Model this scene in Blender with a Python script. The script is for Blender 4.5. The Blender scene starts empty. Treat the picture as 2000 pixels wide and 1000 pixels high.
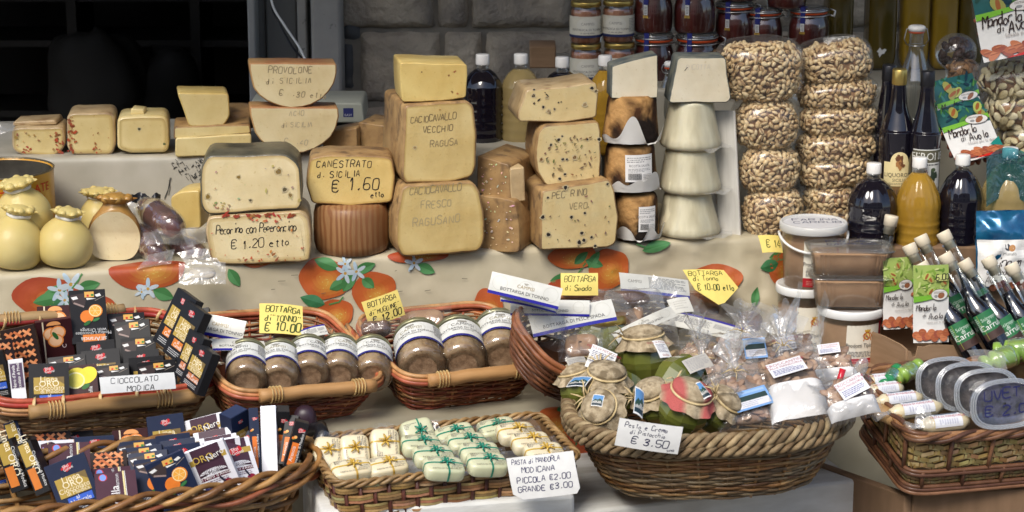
import bpy, math, random
import numpy as np
from mathutils import Vector as V, Matrix, Euler, noise

# ------------------------------------------------------------------ camera, world, sun
SC = bpy.context.scene
R_ = math.radians
PITCH = R_(14.0); FPX = 4500.0; DIST = 4.6; ZT = 0.85      # focal length in 2000-px-wide photo pixels
CF = V((0, math.cos(PITCH), -math.sin(PITCH))); CR = V((1, 0, 0)); CU = V((0, math.sin(PITCH), math.cos(PITCH)))
CAM = V((0, 0, ZT)) - CF*DIST
cd = bpy.data.cameras.new("camera"); cam = bpy.data.objects.new("camera", cd)
SC.collection.objects.link(cam); SC.camera = cam
cam.location = CAM; cam.rotation_euler = (math.pi/2 - PITCH, 0, 0)
cd.sensor_width = 36; cd.lens = 36*FPX/2000; cd.clip_end = 300; cd.clip_start = 0.1
cd.dof.use_dof = True; cd.dof.focus_distance = 4.45; cd.dof.aperture_fstop = 9

SUN_EL, SUN_AZ = R_(48), R_(200)
w = bpy.data.worlds.new("World"); SC.world = w; w.use_nodes = True
wn = w.node_tree.nodes; wl = w.node_tree.links
sky = wn.new('ShaderNodeTexSky'); sky.sky_type = 'NISHITA'; sky.sun_disc = False
sky.sun_elevation = SUN_EL; sky.sun_rotation = SUN_AZ; sky.dust_density = 2.0; sky.air_density = 1.0
wl.new(sky.outputs[0], wn['Background'].inputs[0]); wn['Background'].inputs[1].default_value = 0.125
sl = bpy.data.lights.new("sun", 'SUN'); sun = bpy.data.objects.new("sun", sl); SC.collection.objects.link(sun)
sl.energy = 1.9; sl.angle = R_(24); sl.color = (1.0, .95, .86)
_sd = V((math.sin(R_(205))*math.cos(SUN_EL), math.cos(R_(205))*math.cos(SUN_EL), math.sin(SUN_EL)))
sun.rotation_euler = _sd.to_track_quat('Z', 'Y').to_euler()
SC.view_settings.view_transform = 'Standard'; SC.view_settings.look = 'None'
SC.view_settings.exposure = 0.75; SC.view_settings.gamma = 1.0
SC.cycles.transparent_max_bounces = 24; SC.cycles.max_bounces = 8; SC.cycles.caustics_refractive = False; SC.cycles.caustics_reflective = False

# ------------------------------------------------------------------ placing helpers
def ray(px, py): return CF + CR*((px-1000)/FPX) + CU*((500-py)/FPX)
def W(px, py, Y):
    d = ray(px, py); return CAM + d*((Y-CAM.y)/d.y)
def WZ(px, py, Z):
    d = ray(px, py); return CAM + d*((Z-CAM.z)/d.z)
def mpp(p): return (V(p)-CAM).dot(CF)/FPX
def proj(p):
    q = V(p)-CAM; t = q.dot(CF); return (1000+FPX*q.dot(CR)/t, 500-FPX*q.dot(CU)/t)

def fit(quad, Wd, Hd, Y, rot0=(90, 0, 0), wt=0.15):
    """pose of a flat Wd x Hd rectangle (local x right, y up, z out) seen at four photo corners TL,TR,BR,BL"""
    c = [sum(q[0] for q in quad)/4, sum(q[1] for q in quad)/4]
    p0 = W(c[0], c[1], Y)
    x = np.array([p0.x, p0.z, R_(rot0[0]), R_(rot0[1]), R_(rot0[2]), 1.0, 1.0])
    pri = x.copy(); sg = np.array([.02, .02, .35, .35, .35, wt, wt])
    tq = np.array(quad).ravel()
    def res(x):
        m = Euler((x[2], x[3], x[4])).to_matrix(); o = V((x[0], Y, x[1])); r = []
        for a, b in ((-.5, .5), (.5, .5), (.5, -.5), (-.5, -.5)):
            r += proj(o + m @ V((a*Wd*x[5], b*Hd*x[6], 0)))
        return np.concatenate([(np.array(r)-tq)/3.0, (x-pri)/sg])
    for _ in range(25):
        r = res(x); J = np.zeros((len(r), 7))
        for k in range(7):
            h = 1e-5; y = x.copy(); y[k] += h; J[:, k] = (res(y)-r)/h
        x = x - np.linalg.solve(J.T@J + 1e-6*np.eye(7), J.T@r)
    return V((x[0], Y, x[1])), Euler((x[2], x[3], x[4])), Wd*x[5], Hd*x[6]

# ------------------------------------------------------------------ object helpers
COL = SC.collection
def tag(o, label=None, cat=None, group=None, kind=None):
    if label: o['label'] = label
    if cat: o['category'] = cat
    if group: o['group'] = group
    if kind: o['kind'] = kind
    return o
def thing(name, label, cat, loc=(0, 0, 0), rot=(0, 0, 0), group=None):
    o = bpy.data.objects.new(name, None); COL.objects.link(o); o.empty_display_size = .02
    o.location = loc; o.rotation_euler = rot
    return tag(o, label, cat, group)
def kids(o): return [c for c in bpy.data.objects if c.parent == o]
def copy_thing(o, loc, rot, label, group=None, scale=None):
    c = o.copy(); COL.objects.link(c); c.location = loc; c.rotation_euler = rot
    if scale: c.scale = scale
    c['label'] = label
    if group: c['group'] = group
    for k in kids(o):
        d = k.copy(); COL.objects.link(d); d.parent = c
        for g in kids(k):
            e = g.copy(); COL.objects.link(e); e.parent = d
    return c

class MB:
    def __init__(s): s.v = []; s.f = []; s.m = []; s.c = []; s.s = []
    def add(s, vs, fs, mat=0, col=(1, 1, 1), smooth=True, T=None):
        n = len(s.v)
        s.v += [tuple(T @ V(p)) for p in vs] if T is not None else [tuple(p) for p in vs]
        for f in fs: s.f.append(tuple(i+n for i in f))
        k = len(fs); s.m += [mat]*k; s.s += [smooth]*k
        s.c += (list(col) if isinstance(col, list) else [col]*k)
        return s
    def build(s, name, mats, parent=None, loc=None, rot=None):
        me = bpy.data.meshes.new(name); me.from_pydata(s.v, [], s.f)
        for m in (mats if isinstance(mats, (list, tuple)) else [mats]): me.materials.append(m)
        me.polygons.foreach_set('material_index', s.m); me.polygons.foreach_set('use_smooth', s.s)
        at = me.color_attributes.new('Col', 'FLOAT_COLOR', 'CORNER')
        buf = np.ones((len(me.loops), 4), dtype=np.float32); k = 0
        for f, c in zip(s.f, s.c):
            buf[k:k+len(f), :3] = c[:3]; k += len(f)
        at.data.foreach_set('color', buf.ravel()); me.update()
        o = bpy.data.objects.new(name, me); COL.objects.link(o)
        if parent: o.parent = parent
        if loc is not None: o.location = loc
        if rot is not None: o.rotation_euler = rot
        return o
    # shapes -----------------------------------------------------
    def box(s, x0, y0, z0, x1, y1, z1, mat=0, col=(1, 1, 1), T=None):
        vs = [(x, y, z) for x in (x0, x1) for y in (y0, y1) for z in (z0, z1)]
        return s.add(vs, [(0, 1, 3, 2), (4, 6, 7, 5), (0, 4, 5, 1), (2, 3, 7, 6), (0, 2, 6, 4), (1, 5, 7, 3)], mat, col, False, T)
    def rbox(s, x0, y0, z0, x1, y1, z1, r, mat=0, col=(1, 1, 1), T=None, seg=2, jit=0):
        pts = rrect(x0, z0, x1, z1, r, seg)
        return s.prism(pts, y0, y1, r, mat, mat, col, T)
    def prism(s, pts, y0, y1, bev, mcap=0, mside=0, col=(1, 1, 1), T=None, cap=(1, 1), back=True):
        """outline pts (x,z), extruded along +y with rounded front and back edges"""
        n = len(pts); rings = []
        prof = [(bev*(1-math.sin(a)), bev*(1-math.cos(a))) for a in (0, R_(45), R_(90))] if bev > 0 else [(0, 0)]
        for ins, dy in prof: rings.append([(p[0], y0+dy, p[1]) for p in inset(pts, ins)])
        for ins, dy in reversed(prof): rings.append([(p[0], y1-dy, p[1]) for p in inset(pts, ins)])
        vs = [p for r in rings for p in r]; fs = []
        for k in range(len(rings)-1):
            for i in range(n):
                j = (i+1) % n; fs.append((k*n+i, k*n+j, (k+1)*n+j, (k+1)*n+i))
        if mside is not None: s.add(vs, fs, mside, col, True, T)
        caps = []
        if cap[0]: caps.append(tuple(range(n)))
        if cap[1] and back: caps.append(tuple(reversed(range((len(rings)-1)*n, len(rings)*n))))
        if mcap is not None: s.add(vs, caps, mcap, col, False, T)
        return s
    def lathe(s, prof, n=28, mat=0, col=(1, 1, 1), T=None, mod=None, cap=True, smooth=True):
        vs = []; fs = []
        for r, z in prof:
            for i in range(n):
                a = 2*math.pi*i/n; q = r*(mod(a, z) if mod else 1)
                vs.append((q*math.cos(a), q*math.sin(a), z))
        for k in range(len(prof)-1):
            for i in range(n):
                j = (i+1) % n; fs.append((k*n+i, k*n+j, (k+1)*n+j, (k+1)*n+i))
        if cap:
            if prof[0][0] > 1e-6: fs.append(tuple(reversed(range(n))))
            if prof[-1][0] > 1e-6: fs.append(tuple(range((len(prof)-1)*n, len(prof)*n)))
        return s.add(vs, fs, mat, col, smooth, T)
    def tube(s, path, r, n=6, mat=0, col=(1, 1, 1), closed=False, T=None, flat=1.0, up=None):
        P = [V(p) for p in path]; m = len(P); vs = []; fs = []
        rr = r if isinstance(r, (list, tuple)) else [r]*m
        u = up.copy() if up is not None else V((0, 0, 1))
        for i in range(m):
            a = P[i-1] if (i > 0 or closed) else P[i]; b = P[(i+1) % m] if (i < m-1 or closed) else P[i]
            t = (b-a)
            t = t.normalized() if t.length > 1e-9 else V((1, 0, 0))
            q = u - t*u.dot(t)
            if q.length < 1e-3: q = V((1, .3, 0)) - t*t.dot(V((1, .3, 0)))
            q.normalize(); sd = t.cross(q)
            if up is None: u = q
            for k in range(n):
                an = 2*math.pi*(k+.5)/n
                vs.append(P[i] + q*(rr[i]*flat*math.sin(an)) + sd*(rr[i]*math.cos(an)))
        for i in range(m if closed else m-1):
            j = (i+1) % m
            for k in range(n):
                l = (k+1) % n; fs.append((i*n+k, i*n+l, j*n+l, j*n+k))
        if not closed: fs += [tuple(reversed(range(n))), tuple(range((m-1)*n, m*n))]
        return s.add(vs, fs, mat, col, True, T)
    def grid(s, fn, nu, nv, mat=0, col=(1, 1, 1), smooth=True, T=None, closed_u=False):
        vs = [fn(i/nu, j/nv) for j in range(nv+1) for i in range(nu+1)]
        fs = [(j*(nu+1)+i, j*(nu+1)+i+1, (j+1)*(nu+1)+i+1, (j+1)*(nu+1)+i) for j in range(nv) for i in range(nu)]
        return s.add(vs, fs, mat, col, smooth, T)
    def ball(s, rx, ry, rz, nu=14, nv=9, mat=0, col=(1, 1, 1), T=None, e=1.0):
        def sp(c): return math.copysign(abs(c)**e, c)
        prof = []
        vs = []; fs = []
        for j in range(nv+1):
            b = -math.pi/2 + math.pi*j/nv
            for i in range(nu):
                a = 2*math.pi*i/nu
                vs.append((rx*sp(math.cos(b))*sp(math.cos(a)), ry*sp(math.cos(b))*sp(math.sin(a)), rz*sp(math.sin(b))))
        for j in range(nv):
            for i in range(nu):
                k = (i+1) % nu; fs.append((j*nu+i, j*nu+k, (j+1)*nu+k, (j+1)*nu+i))
        return s.add(vs, fs, mat, col, True, T)

def rrect(x0, z0, x1, z1, r, seg=3):
    out = []
    for cx, cz, a0 in ((x1-r, z0+r, -90), (x1-r, z1-r, 0), (x0+r, z1-r, 90), (x0+r, z0+r, 180)):
        for k in range(seg+1):
            a = R_(a0+90*k/seg); out.append((cx+r*math.cos(a), cz+r*math.sin(a)))
    return out
def inset(pts, d):
    if d == 0: return list(pts)
    n = len(pts); ar = sum(pts[i][0]*pts[(i+1) % n][1]-pts[(i+1) % n][0]*pts[i][1] for i in range(n)); sg = 1 if ar > 0 else -1
    out = []
    for i in range(n):
        a, b, c = pts[i-1], pts[i], pts[(i+1) % n]
        def nr(p, q):
            dx, dz = q[0]-p[0], q[1]-p[1]; l = math.hypot(dx, dz) or 1e-9; return (-dz/l*sg, dx/l*sg)
        n1, n2 = nr(a, b), nr(b, c); mx, mz = n1[0]+n2[0], n1[1]+n2[1]; l = math.hypot(mx, mz) or 1e-9
        k = 1/max(.5, (mx*n1[0]+mz*n1[1])/l)
        out.append((b[0]+mx/l*d*k, b[1]+mz/l*d*k))
    return out
def ccw(p): return p if sum(p[i-1][0]*p[i][1]-p[i][0]*p[i-1][1] for i in range(len(p))) > 0 else p[::-1]
def rounded(pts, r, seg=3, wob=0, seed=0, step=None):
    """polygon with corners rounded by r, sides resampled every step and wobbled"""
    pts = ccw(pts); n = len(pts); out = []
    for i in range(n):
        a, b, c = V(pts[i-1]).to_2d(), V(pts[i]).to_2d(), V(pts[(i+1) % n]).to_2d()
        l1, l2 = (a-b).length, (c-b).length; q = min(r, l1*.45, l2*.45)
        p, s_ = b+(a-b).normalized()*q, b+(c-b).normalized()*q
        for k in range(seg+1):
            t = k/seg; out.append(p*(1-t)**2 + b*2*t*(1-t) + s_*t*t)
    if step:
        o2 = []
        for i in range(len(out)):
            a, b = out[i], out[(i+1) % len(out)]; k = max(1, int((b-a).length/step))
            o2 += [a.lerp(b, j/k) for j in range(k)]
        out = o2
    if wob:
        cx = sum(p.x for p in out)/len(out); cz = sum(p.y for p in out)/len(out)
        for p in out:
            d = (noise.noise(V((p.x*25+seed, p.y*25, seed*1.7)))+.55*noise.noise(V((p.x*95+seed, p.y*95, seed))))*wob*1.35
            q = V((p.x-cx, p.y-cz)).normalized(); p += q*d
    return [(p.x, p.y) for p in out]

# ------------------------------------------------------------------ writing and printed shapes
GL = dict(A="002640 1232", B="00063645330333423000", C="4536160501103041", D="00062644422000", E="46060040 0333", F="460600 0333",
 G="45361605011030414323", H="0600 4640 0343", I="2026", L="060040", M="0006234640", N="00064046", O="160501103041453616",
 P="00063645443303", R="00063645443303 2340", S="4536160504334241301001", T="0646 2620", U="060110304146", V="062046", X="0640 4600",
 Y="062346 2320", Z="06460040", a="3313020110313330", c="331302011030", d="3313020110313630", e="0232231302011030", h="0600 02133330",
 i="2023 2526", l="2620", m="0003 02132320 22334340", n="0003 02133330", o="130201102031322313", p="0300 03233221 0121", r="0003 021333",
 s="331302312000", t="252130 1434", u="03011030 3330", v="032043", g="3313020110313330 3000", f="362520 1434")
GL.update({'0': "160501103041453616", '1': "142620", '2': "05163645440040", '3': "051636453413334241301001", '4': "360242 3430", '5': "46060333424130100 1".replace(' ', ''),
 '6': "4616030110304142331302", '7': "064610", '8': "230405163645442302011030414223", '9': "44341304153645413010", '\u20ac': "4536160501103041 0434 0232",
 ',': "2110", '.': "2021", '"': "1516 3536", '-': "0333"})
NARROW = {'I': 2.2, 'i': 2.4, 'l': 2.4, ',': 2.6, '.': 2.4, ' ': 3.0, '1': 3.4, '"': 4}
def smooth_line(p, k=3):
    if len(p) < 3: return p
    o = []
    for i in range(len(p)-1):
        a, b, c, d = p[max(0, i-1)], p[i], p[i+1], p[min(len(p)-1, i+2)]
        for j in range(k):
            t = j/k
            o.append(tuple(.5*((2*b[m])+(-a[m]+c[m])*t+(2*a[m]-5*b[m]+4*c[m]-d[m])*t*t+(-a[m]+3*b[m]-3*c[m]+d[m])*t**3) for m in (0, 1)))
    return o+[p[-1]]
_fc = {}
def font2d(s):
    if s in _fc: return _fc[s]
    cu = bpy.data.curves.new('t', 'FONT'); cu.body = s; cu.resolution_u = 2
    ob = bpy.data.objects.new('t', cu); COL.objects.link(ob)
    dg = bpy.context.evaluated_depsgraph_get(); me = ob.evaluated_get(dg).to_mesh()
    vs = [(p.co.x, p.co.y) for p in me.vertices]; fs = [tuple(p.vertices) for p in me.polygons]
    ob.evaluated_get(dg).to_mesh_clear(); bpy.data.objects.remove(ob); bpy.data.curves.remove(cu)
    wd = max([v[0] for v in vs] or [0]); _fc[s] = (vs, fs, wd); return _fc[s]
INK = (.012, .012, .014); WHITE = (.78, .78, .76); PAPER = (.72, .71, .66)
class Dec:
    """flat printed shapes in label space (metres), laid on a surface by a map (x, y, offset) -> point"""
    def __init__(s, eps=.00012): s.it = []; s.k = 0; s.eps = eps
    def _a(s, vs, fs, col, keep=False):
        if not keep: s.k += 1
        s.it.append((vs, fs, col, s.k*s.eps)); return s
    def rect(s, x0, y0, x1, y1, col, n=1, m=1):
        n = max(1, min(26, int(abs(x1-x0)/.004))); m = max(1, min(20, int(abs(y1-y0)/.005)))
        vs = [(x0+(x1-x0)*i/n, y0+(y1-y0)*j/m) for j in range(m+1) for i in range(n+1)]
        fs = [(j*(n+1)+i, j*(n+1)+i+1, (j+1)*(n+1)+i+1, (j+1)*(n+1)+i) for j in range(m) for i in range(n)]
        return s._a(vs, fs, col)
    def poly(s, pts, col):
        pts = list(ccw(pts)); N = len(pts); cx = sum(p[0] for p in pts)/N; cy = sum(p[1] for p in pts)/N
        r = max(math.hypot(p[0]-cx, p[1]-cy) for p in pts); R = max(1, min(6, int(r/.004)))
        if R > 1:
            q = []
            for i in range(N):
                a, b = pts[i], pts[(i+1) % N]; k = max(1, min(8, int(math.hypot(b[0]-a[0], b[1]-a[1])/.005))); q += [(a[0]+(b[0]-a[0])*j/k, a[1]+(b[1]-a[1])*j/k) for j in range(k)]
            pts = q; N = len(pts)
        vs = [(cx, cy)]; fs = []
        for k in range(1, R+1): vs += [(cx+(p[0]-cx)*k/R, cy+(p[1]-cy)*k/R) for p in pts]
        for k in range(R):
            for i in range(N):
                j = (i+1) % N
                fs.append((0, 1+i, 1+j) if k == 0 else (1+(k-1)*N+i, 1+k*N+i, 1+k*N+j, 1+(k-1)*N+j))
        return s._a(vs, fs, col)
    def ell(s, cx, cy, rx, ry, col, rot=0, n=20, a0=0, a1=360, wob=0, rings=1, sh=None):
        rings = max(rings, min(5, int(max(rx, ry)/.004)))
        ca, sa = math.cos(R_(rot)), math.sin(R_(rot)); full = a1-a0 >= 360; vs = [(cx, cy)]; fs = []; cols = []
        for q in range(1, rings+1):
            for i in range(n if full else n+1):
                a = R_(a0+(a1-a0)*i/n); k = (1+wob*math.sin(3*a+cx*900)+wob*math.sin(5*a+cy*700))*q/rings
                x, y = rx*k*math.cos(a), ry*k*math.sin(a); vs.append((cx+x*ca-y*sa, cy+x*sa+y*ca))
        N = n if full else n+1
        for q in range(rings):
            for i in range(n):
                j = (i+1) % N
                if q == 0: fs.append((0, 1+i, 1+j))
                else: fs.append((1+(q-1)*N+i, 1+q*N+i, 1+q*N+j, 1+(q-1)*N+j))
        if sh:
            for f in fs:
                x = sum(vs[i][0] for i in f)/len(f); y = sum(vs[i][1] for i in f)/len(f); cols.append(sh((x-cx)/rx, (y-cy)/ry))
            return s._a(vs, fs, cols)
        return s._a(vs, fs, col)
    def ring(s, cx, cy, r, wdt, col, n=28, ry=None):
        q = (ry or r)/r
        vs = [(cx+(r+d)*math.cos(2*math.pi*i/n), cy+(r+d)*q*math.sin(2*math.pi*i/n)) for d in (-wdt/2, wdt/2) for i in range(n)]
        return s._a(vs, [(i, (i+1) % n, n+(i+1) % n, n+i) for i in range(n)], col)
    def line(s, pts, wdt, col, keep=False):
        P = [V(p).to_2d() for p in pts]; vs = []; fs = []
        for i, p in enumerate(P):
            t = (P[min(i+1, len(P)-1)]-P[max(i-1, 0)]); t = t.normalized() if t.length > 1e-9 else V((1, 0))
            nn = V((-t.y, t.x))*wdt/2; vs += [tuple(p+nn), tuple(p-nn)]
        for i in range(len(P)-1): fs.append((2*i, 2*i+1, 2*i+3, 2*i+2))
        return s._a(vs, fs, col, keep)
    def hand(s, txt, x, y, h, col=INK, wd=.14, slant=.12, rot=0, sp=1.0, seed=1, drop=0, asp=.8):
        rg = random.Random(seed); u = h/6; ca, sa = math.cos(R_(rot)), math.sin(R_(rot)); cx = 0; s.k += 1
        for ch in txt:
            g = GL.get(ch)
            if g:
                dy = rg.uniform(-.5, .5)*u; sc = rg.uniform(.9, 1.1)
                for st in g.split():
                    if drop and rg.random() < drop: continue
                    p = [(int(st[i]), int(st[i+1])) for i in range(0, len(st), 2)]
                    p = smooth_line(p); q = []
                    for a, b in p:
                        X = cx+a*u*asp*sc+b*u*slant+rg.uniform(-.08, .08)*u; Y = b*u*sc+dy+rg.uniform(-.08, .08)*u
                        q.append((x+X*ca-Y*sa, y+X*sa+Y*ca))
                    s.line(q, h*wd*rg.uniform(.85, 1.15), col, True)
            wdt = NARROW.get(ch, 4.0 if ch.isupper() or ch.isdigit() or ch == '\u20ac' else 3.2)
            cx += (wdt+1.5)*u*asp*sp
        return s
    def prt(s, txt, x, y, h, col=INK, al='c', rot=0, sx=1.0, flip=False):
        vs, fs, wd = font2d(txt); k = h/.7; o = {'c': -wd/2, 'l': 0, 'r': -wd}[al]; ca, sa = math.cos(R_(rot)), math.sin(R_(rot))
        out = []
        for a, b in vs:
            X, Y = (a+o)*k*sx, b*k
            out.append((x+X*ca-Y*sa, y+X*sa+Y*ca))
        return s._a(out, fs, col) if fs else s
    def lines(s, x0, y0, x1, y1, n, col, seed=0, th=.45):
        rg = random.Random(seed); s.k += 1; dy = (y1-y0)/n
        for i in range(n):
            x = x0; yy = y1-(i+.5)*dy
            end = x1-(x1-x0)*rg.choice((0, 0, .05, .3))
            while x < end:
                l = min(rg.uniform(.04, .14)*(x1-x0), end-x); vs = [(x, yy-dy*th/2), (x+l, yy-dy*th/2), (x+l, yy+dy*th/2), (x, yy+dy*th/2)]
                s._a(vs, [(0, 1, 2, 3)], col, True); x += l+(x1-x0)*.025
        return s
    def emit(s, mb, fm, mat=0, smooth=False):
        for vs, fs, col, off in s.it:
            mb.add([fm(x, y, off) for x, y in vs], fs, mat, col, smooth)
        return mb
def front(x0=0, y=0, z0=0):                       # label lying on a front face (normal -y)
    return lambda a, b, o: (x0+a, y-o-.0004, z0+b)
def flat(z=0): return lambda a, b, o: (a, b, z+o)
def cyl(r, z0=0, a0=-90, d=.0005):                # label wrapped on an upright cylinder, centre facing a0 degrees
    def f(a, b, o):
        t = R_(a0)+a/r; q = r+d+o; return (q*math.cos(t), q*math.sin(t), z0+b)
    return f
# ------------------------------------------------------------------ materials
def M(name, c1, c2=None, scale=20, rough=.5, bump=0, bscale=150, coat=0, sss=0, col=False, stretch=(1, 1, 1), metal=0, spec=.5,
      film=0, pores=0, ramp=(.35, .65), detail=6, c3=None, s3=8, r3=(.5, .7), dist=0, trans=0, ior=1.45, weave=0, wave=None, bdist=.002, croug=.1):
    m = bpy.data.materials.new(name); m.use_nodes = True; n = m.node_tree.nodes; l = m.node_tree.links; b = n['Principled BSDF']
    tc = n.new('ShaderNodeTexCoord'); mp = n.new('ShaderNodeMapping'); mp.inputs['Scale'].default_value = stretch; l.new(tc.outputs['Object'], mp.inputs[0])
    def nz(sc, det=6, di=0):
        t = n.new('ShaderNodeTexNoise'); t.inputs['Scale'].default_value = sc; t.inputs['Detail'].default_value = det; t.inputs['Distortion'].default_value = di
        l.new(mp.outputs[0], t.inputs['Vector']); return t.outputs['Fac']
    def mix(fac, a, bb, kind='MIX'):
        x = n.new('ShaderNodeMix'); x.data_type = 'RGBA'; x.blend_type = kind
        for i, v in ((0, fac), (6, a), (7, bb)):
            if isinstance(v, (tuple, list)): x.inputs[i].default_value = (*v[:3], 1)
            elif isinstance(v, (int, float)): x.inputs[i].default_value = v
            else: l.new(v, x.inputs[i])
        return x.outputs[2]
    def rmp(f, lo, hi):
        r = n.new('ShaderNodeMapRange'); r.inputs[1].default_value = lo; r.inputs[2].default_value = hi; l.new(f, r.inputs[0]); return r.outputs[0]
    c = c1
    if c2: c = mix(rmp(nz(scale, detail, dist), *ramp), c1, c2)
    if c3: c = mix(rmp(nz(s3, 4), *r3), c, c3)
    if pores: q_ = mix(rmp(nz(150, 4), .62, .74), (1, 1, 1), (.84, .79, .70)); c = mix(1.0, c, q_, 'MULTIPLY'); q_ = mix(rmp(nz(5, 7, 1.0), .40, .72), (1, 1, 1), (.84, .77, .66)); c = mix(1.0, c, q_, 'MULTIPLY')
    if wave:
        wv = n.new('ShaderNodeTexWave'); wv.inputs['Scale'].default_value = wave[0]; wv.inputs['Distortion'].default_value = wave[1]; wv.bands_direction = wave[2]
        l.new(mp.outputs[0], wv.inputs['Vector']); c = mix(rmp(wv.outputs['Fac'], .3, .8), c, wave[3])
    if col:
        at = n.new('ShaderNodeAttribute'); at.attribute_name = 'Col'; c = mix(1.0, c, at.outputs['Color'], 'MULTIPLY')
    if isinstance(c, (tuple, list)): b.inputs['Base Color'].default_value = (*c[:3], 1)
    else: l.new(c, b.inputs['Base Color'])
    b.inputs['Roughness'].default_value = rough; b.inputs['Metallic'].default_value = metal; b.inputs['Specular IOR Level'].default_value = spec
    b.inputs['IOR'].default_value = ior
    if trans: b.inputs['Transmission Weight'].default_value = trans
    if coat: b.inputs['Coat Weight'].default_value = coat; b.inputs['Coat Roughness'].default_value = croug
    if sss:
        b.inputs['Subsurface Weight'].default_value = sss; b.inputs['Subsurface Radius'].default_value = (1, .7, .4); b.inputs['Subsurface Scale'].default_value = .012
    if bump or weave:
        bp = n.new('ShaderNodeBump'); bp.inputs['Strength'].default_value = bump or weave; bp.inputs['Distance'].default_value = bdist
        if weave:
            ww = n.new('ShaderNodeTexWave'); ww.inputs['Scale'].default_value = bscale; ww.bands_direction = 'X'; l.new(tc.outputs['Object'], ww.inputs['Vector'])
            w2 = n.new('ShaderNodeTexWave'); w2.inputs['Scale'].default_value = bscale; w2.bands_direction = 'Z'; l.new(tc.outputs['Object'], w2.inputs['Vector'])
            ad = n.new('ShaderNodeMath'); ad.operation = 'ADD'; l.new(ww.outputs['Fac'], ad.inputs[0]); l.new(w2.outputs['Fac'], ad.inputs[1]); l.new(ad.outputs[0], bp.inputs['Height'])
        else: l.new(nz(bscale, 5), bp.inputs['Height'])
        l.new(bp.outputs[0], b.inputs['Normal'])
    if film:
        b.inputs['Coat Weight'].default_value = film; b.inputs['Coat Roughness'].default_value = .12
        bp = n.new('ShaderNodeBump'); bp.inputs['Strength'].default_value = .8; bp.inputs['Distance'].default_value = .004
        m2 = n.new('ShaderNodeMapping'); m2.inputs['Scale'].default_value = (1, 1, .45); m2.inputs['Rotation'].default_value = (0, .7, 0); l.new(tc.outputs['Object'], m2.inputs[0])
        t = n.new('ShaderNodeTexNoise'); t.inputs['Scale'].default_value = 26; t.inputs['Detail'].default_value = 3; t.inputs['Distortion'].default_value = 1.2
        l.new(m2.outputs[0], t.inputs['Vector']); l.new(t.outputs['Fac'], bp.inputs['Height']); l.new(bp.outputs[0], b.inputs['Coat Normal'])
    return m
def clear(name, tint=(1, 1, 1), gloss=.06, rough=.03, bump=0, bscale=30, milk=0, milkcol=(.8, .8, .8), edge=.5):
    """thin clear sheet: see-through with a reflecting skin"""
    m = bpy.data.materials.new(name); m.use_nodes = True; n = m.node_tree.nodes; l = m.node_tree.links
    n.remove(n['Principled BSDF']); out = n['Material Output']
    tr = n.new('ShaderNodeBsdfTransparent'); tr.inputs[0].default_value = (*tint, 1)
    gl = n.new('ShaderNodeBsdfGlossy'); gl.inputs['Roughness'].default_value = rough; gl.inputs[0].default_value = (1, 1, 1, 1)
    lw = n.new('ShaderNodeLayerWeight'); lw.inputs[0].default_value = .35
    mr = n.new('ShaderNodeMapRange'); mr.inputs[3].default_value = gloss; mr.inputs[4].default_value = edge; l.new(lw.outputs['Fresnel'], mr.inputs[0])
    mx = n.new('ShaderNodeMixShader'); l.new(mr.outputs[0], mx.inputs[0]); l.new(tr.outputs[0], mx.inputs[1]); l.new(gl.outputs[0], mx.inputs[2])
    if bump:
        tc = n.new('ShaderNodeTexCoord'); t = n.new('ShaderNodeTexNoise'); t.inputs['Scale'].default_value = bscale; t.inputs['Detail'].default_value = 3; t.inputs['Distortion'].default_value = 1.5
        l.new(tc.outputs['Object'], t.inputs['Vector']); bp = n.new('ShaderNodeBump'); bp.inputs['Strength'].default_value = bump; bp.inputs['Distance'].default_value = .006
        l.new(t.outputs['Fac'], bp.inputs['Height']); l.new(bp.outputs[0], gl.inputs['Normal']); l.new(bp.outputs[0], lw.inputs['Normal'])
    if milk:
        df = n.new('ShaderNodeBsdfDiffuse'); df.inputs[0].default_value = (*milkcol, 1)
        m2 = n.new('ShaderNodeMixShader'); m2.inputs[0].default_value = milk; l.new(mx.outputs[0], m2.inputs[1]); l.new(df.outputs[0], m2.inputs[2]); mx = m2
    l.new(mx.outputs[0], out.inputs[0]); return m

mPRINT = M('printed_paper', (1, 1, 1), (.93, .93, .93), 60, .55, col=True, bump=.06, bscale=300)
mCARD = M('printed_card', (1, 1, 1), (.9, .9, .9), 40, .28, col=True, coat=.25, bump=.05, bscale=90)
mCLOTH = M('oilcloth', (1, 1, 1), (.8, .8, .77), 9, .5, col=True, weave=.12, bscale=260, c3=(.74, .72, .66), s3=3.5, r3=(.55, .75), coat=.12)
mWICK = M('willow', (1, 1, 1), (.62, .56, .5), 45, .5, col=True, bump=.25, bscale=260, c3=(.8, .74, .66), s3=12, coat=.12)
mROPE = M('twisted_rush', (1, 1, 1), (.6, .56, .5), 70, .75, col=True, bump=.6, bscale=320)
mGLASS = clear('clear_glass', (.96, .98, .96), .05, .02, edge=.6)
mFILM = clear('clear_film', (.98, .98, .98), .045, .16, bump=.8, bscale=22, milk=.03, edge=.42)
mWRAP = clear('tight_film', (.98, .98, .97), .035, .2, bump=.6, bscale=15, milk=.03, edge=.3)
mFOG = clear('cloudy_film', (.95, .95, .95), .08, .2, bump=1.0, bscale=24, milk=.16, milkcol=(.7, .7, .68), edge=.45)
mTUB = clear('clear_plastic', (.97, .97, .96), .04, .1, milk=.045, milkcol=(.75, .74, .7), edge=.6)
mMILKY = clear('milky_plastic', (.92, .92, .9), .06, .2, milk=.40, milkcol=(.75, .75, .72), edge=.3)
mWHITEP = M('white_plastic', (.78, .78, .76), (.72, .72, .70), 30, .35, coat=.1)
mDARKM = M('dark_metal', (.03, .03, .035), None, 20, .35, metal=.6)
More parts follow.
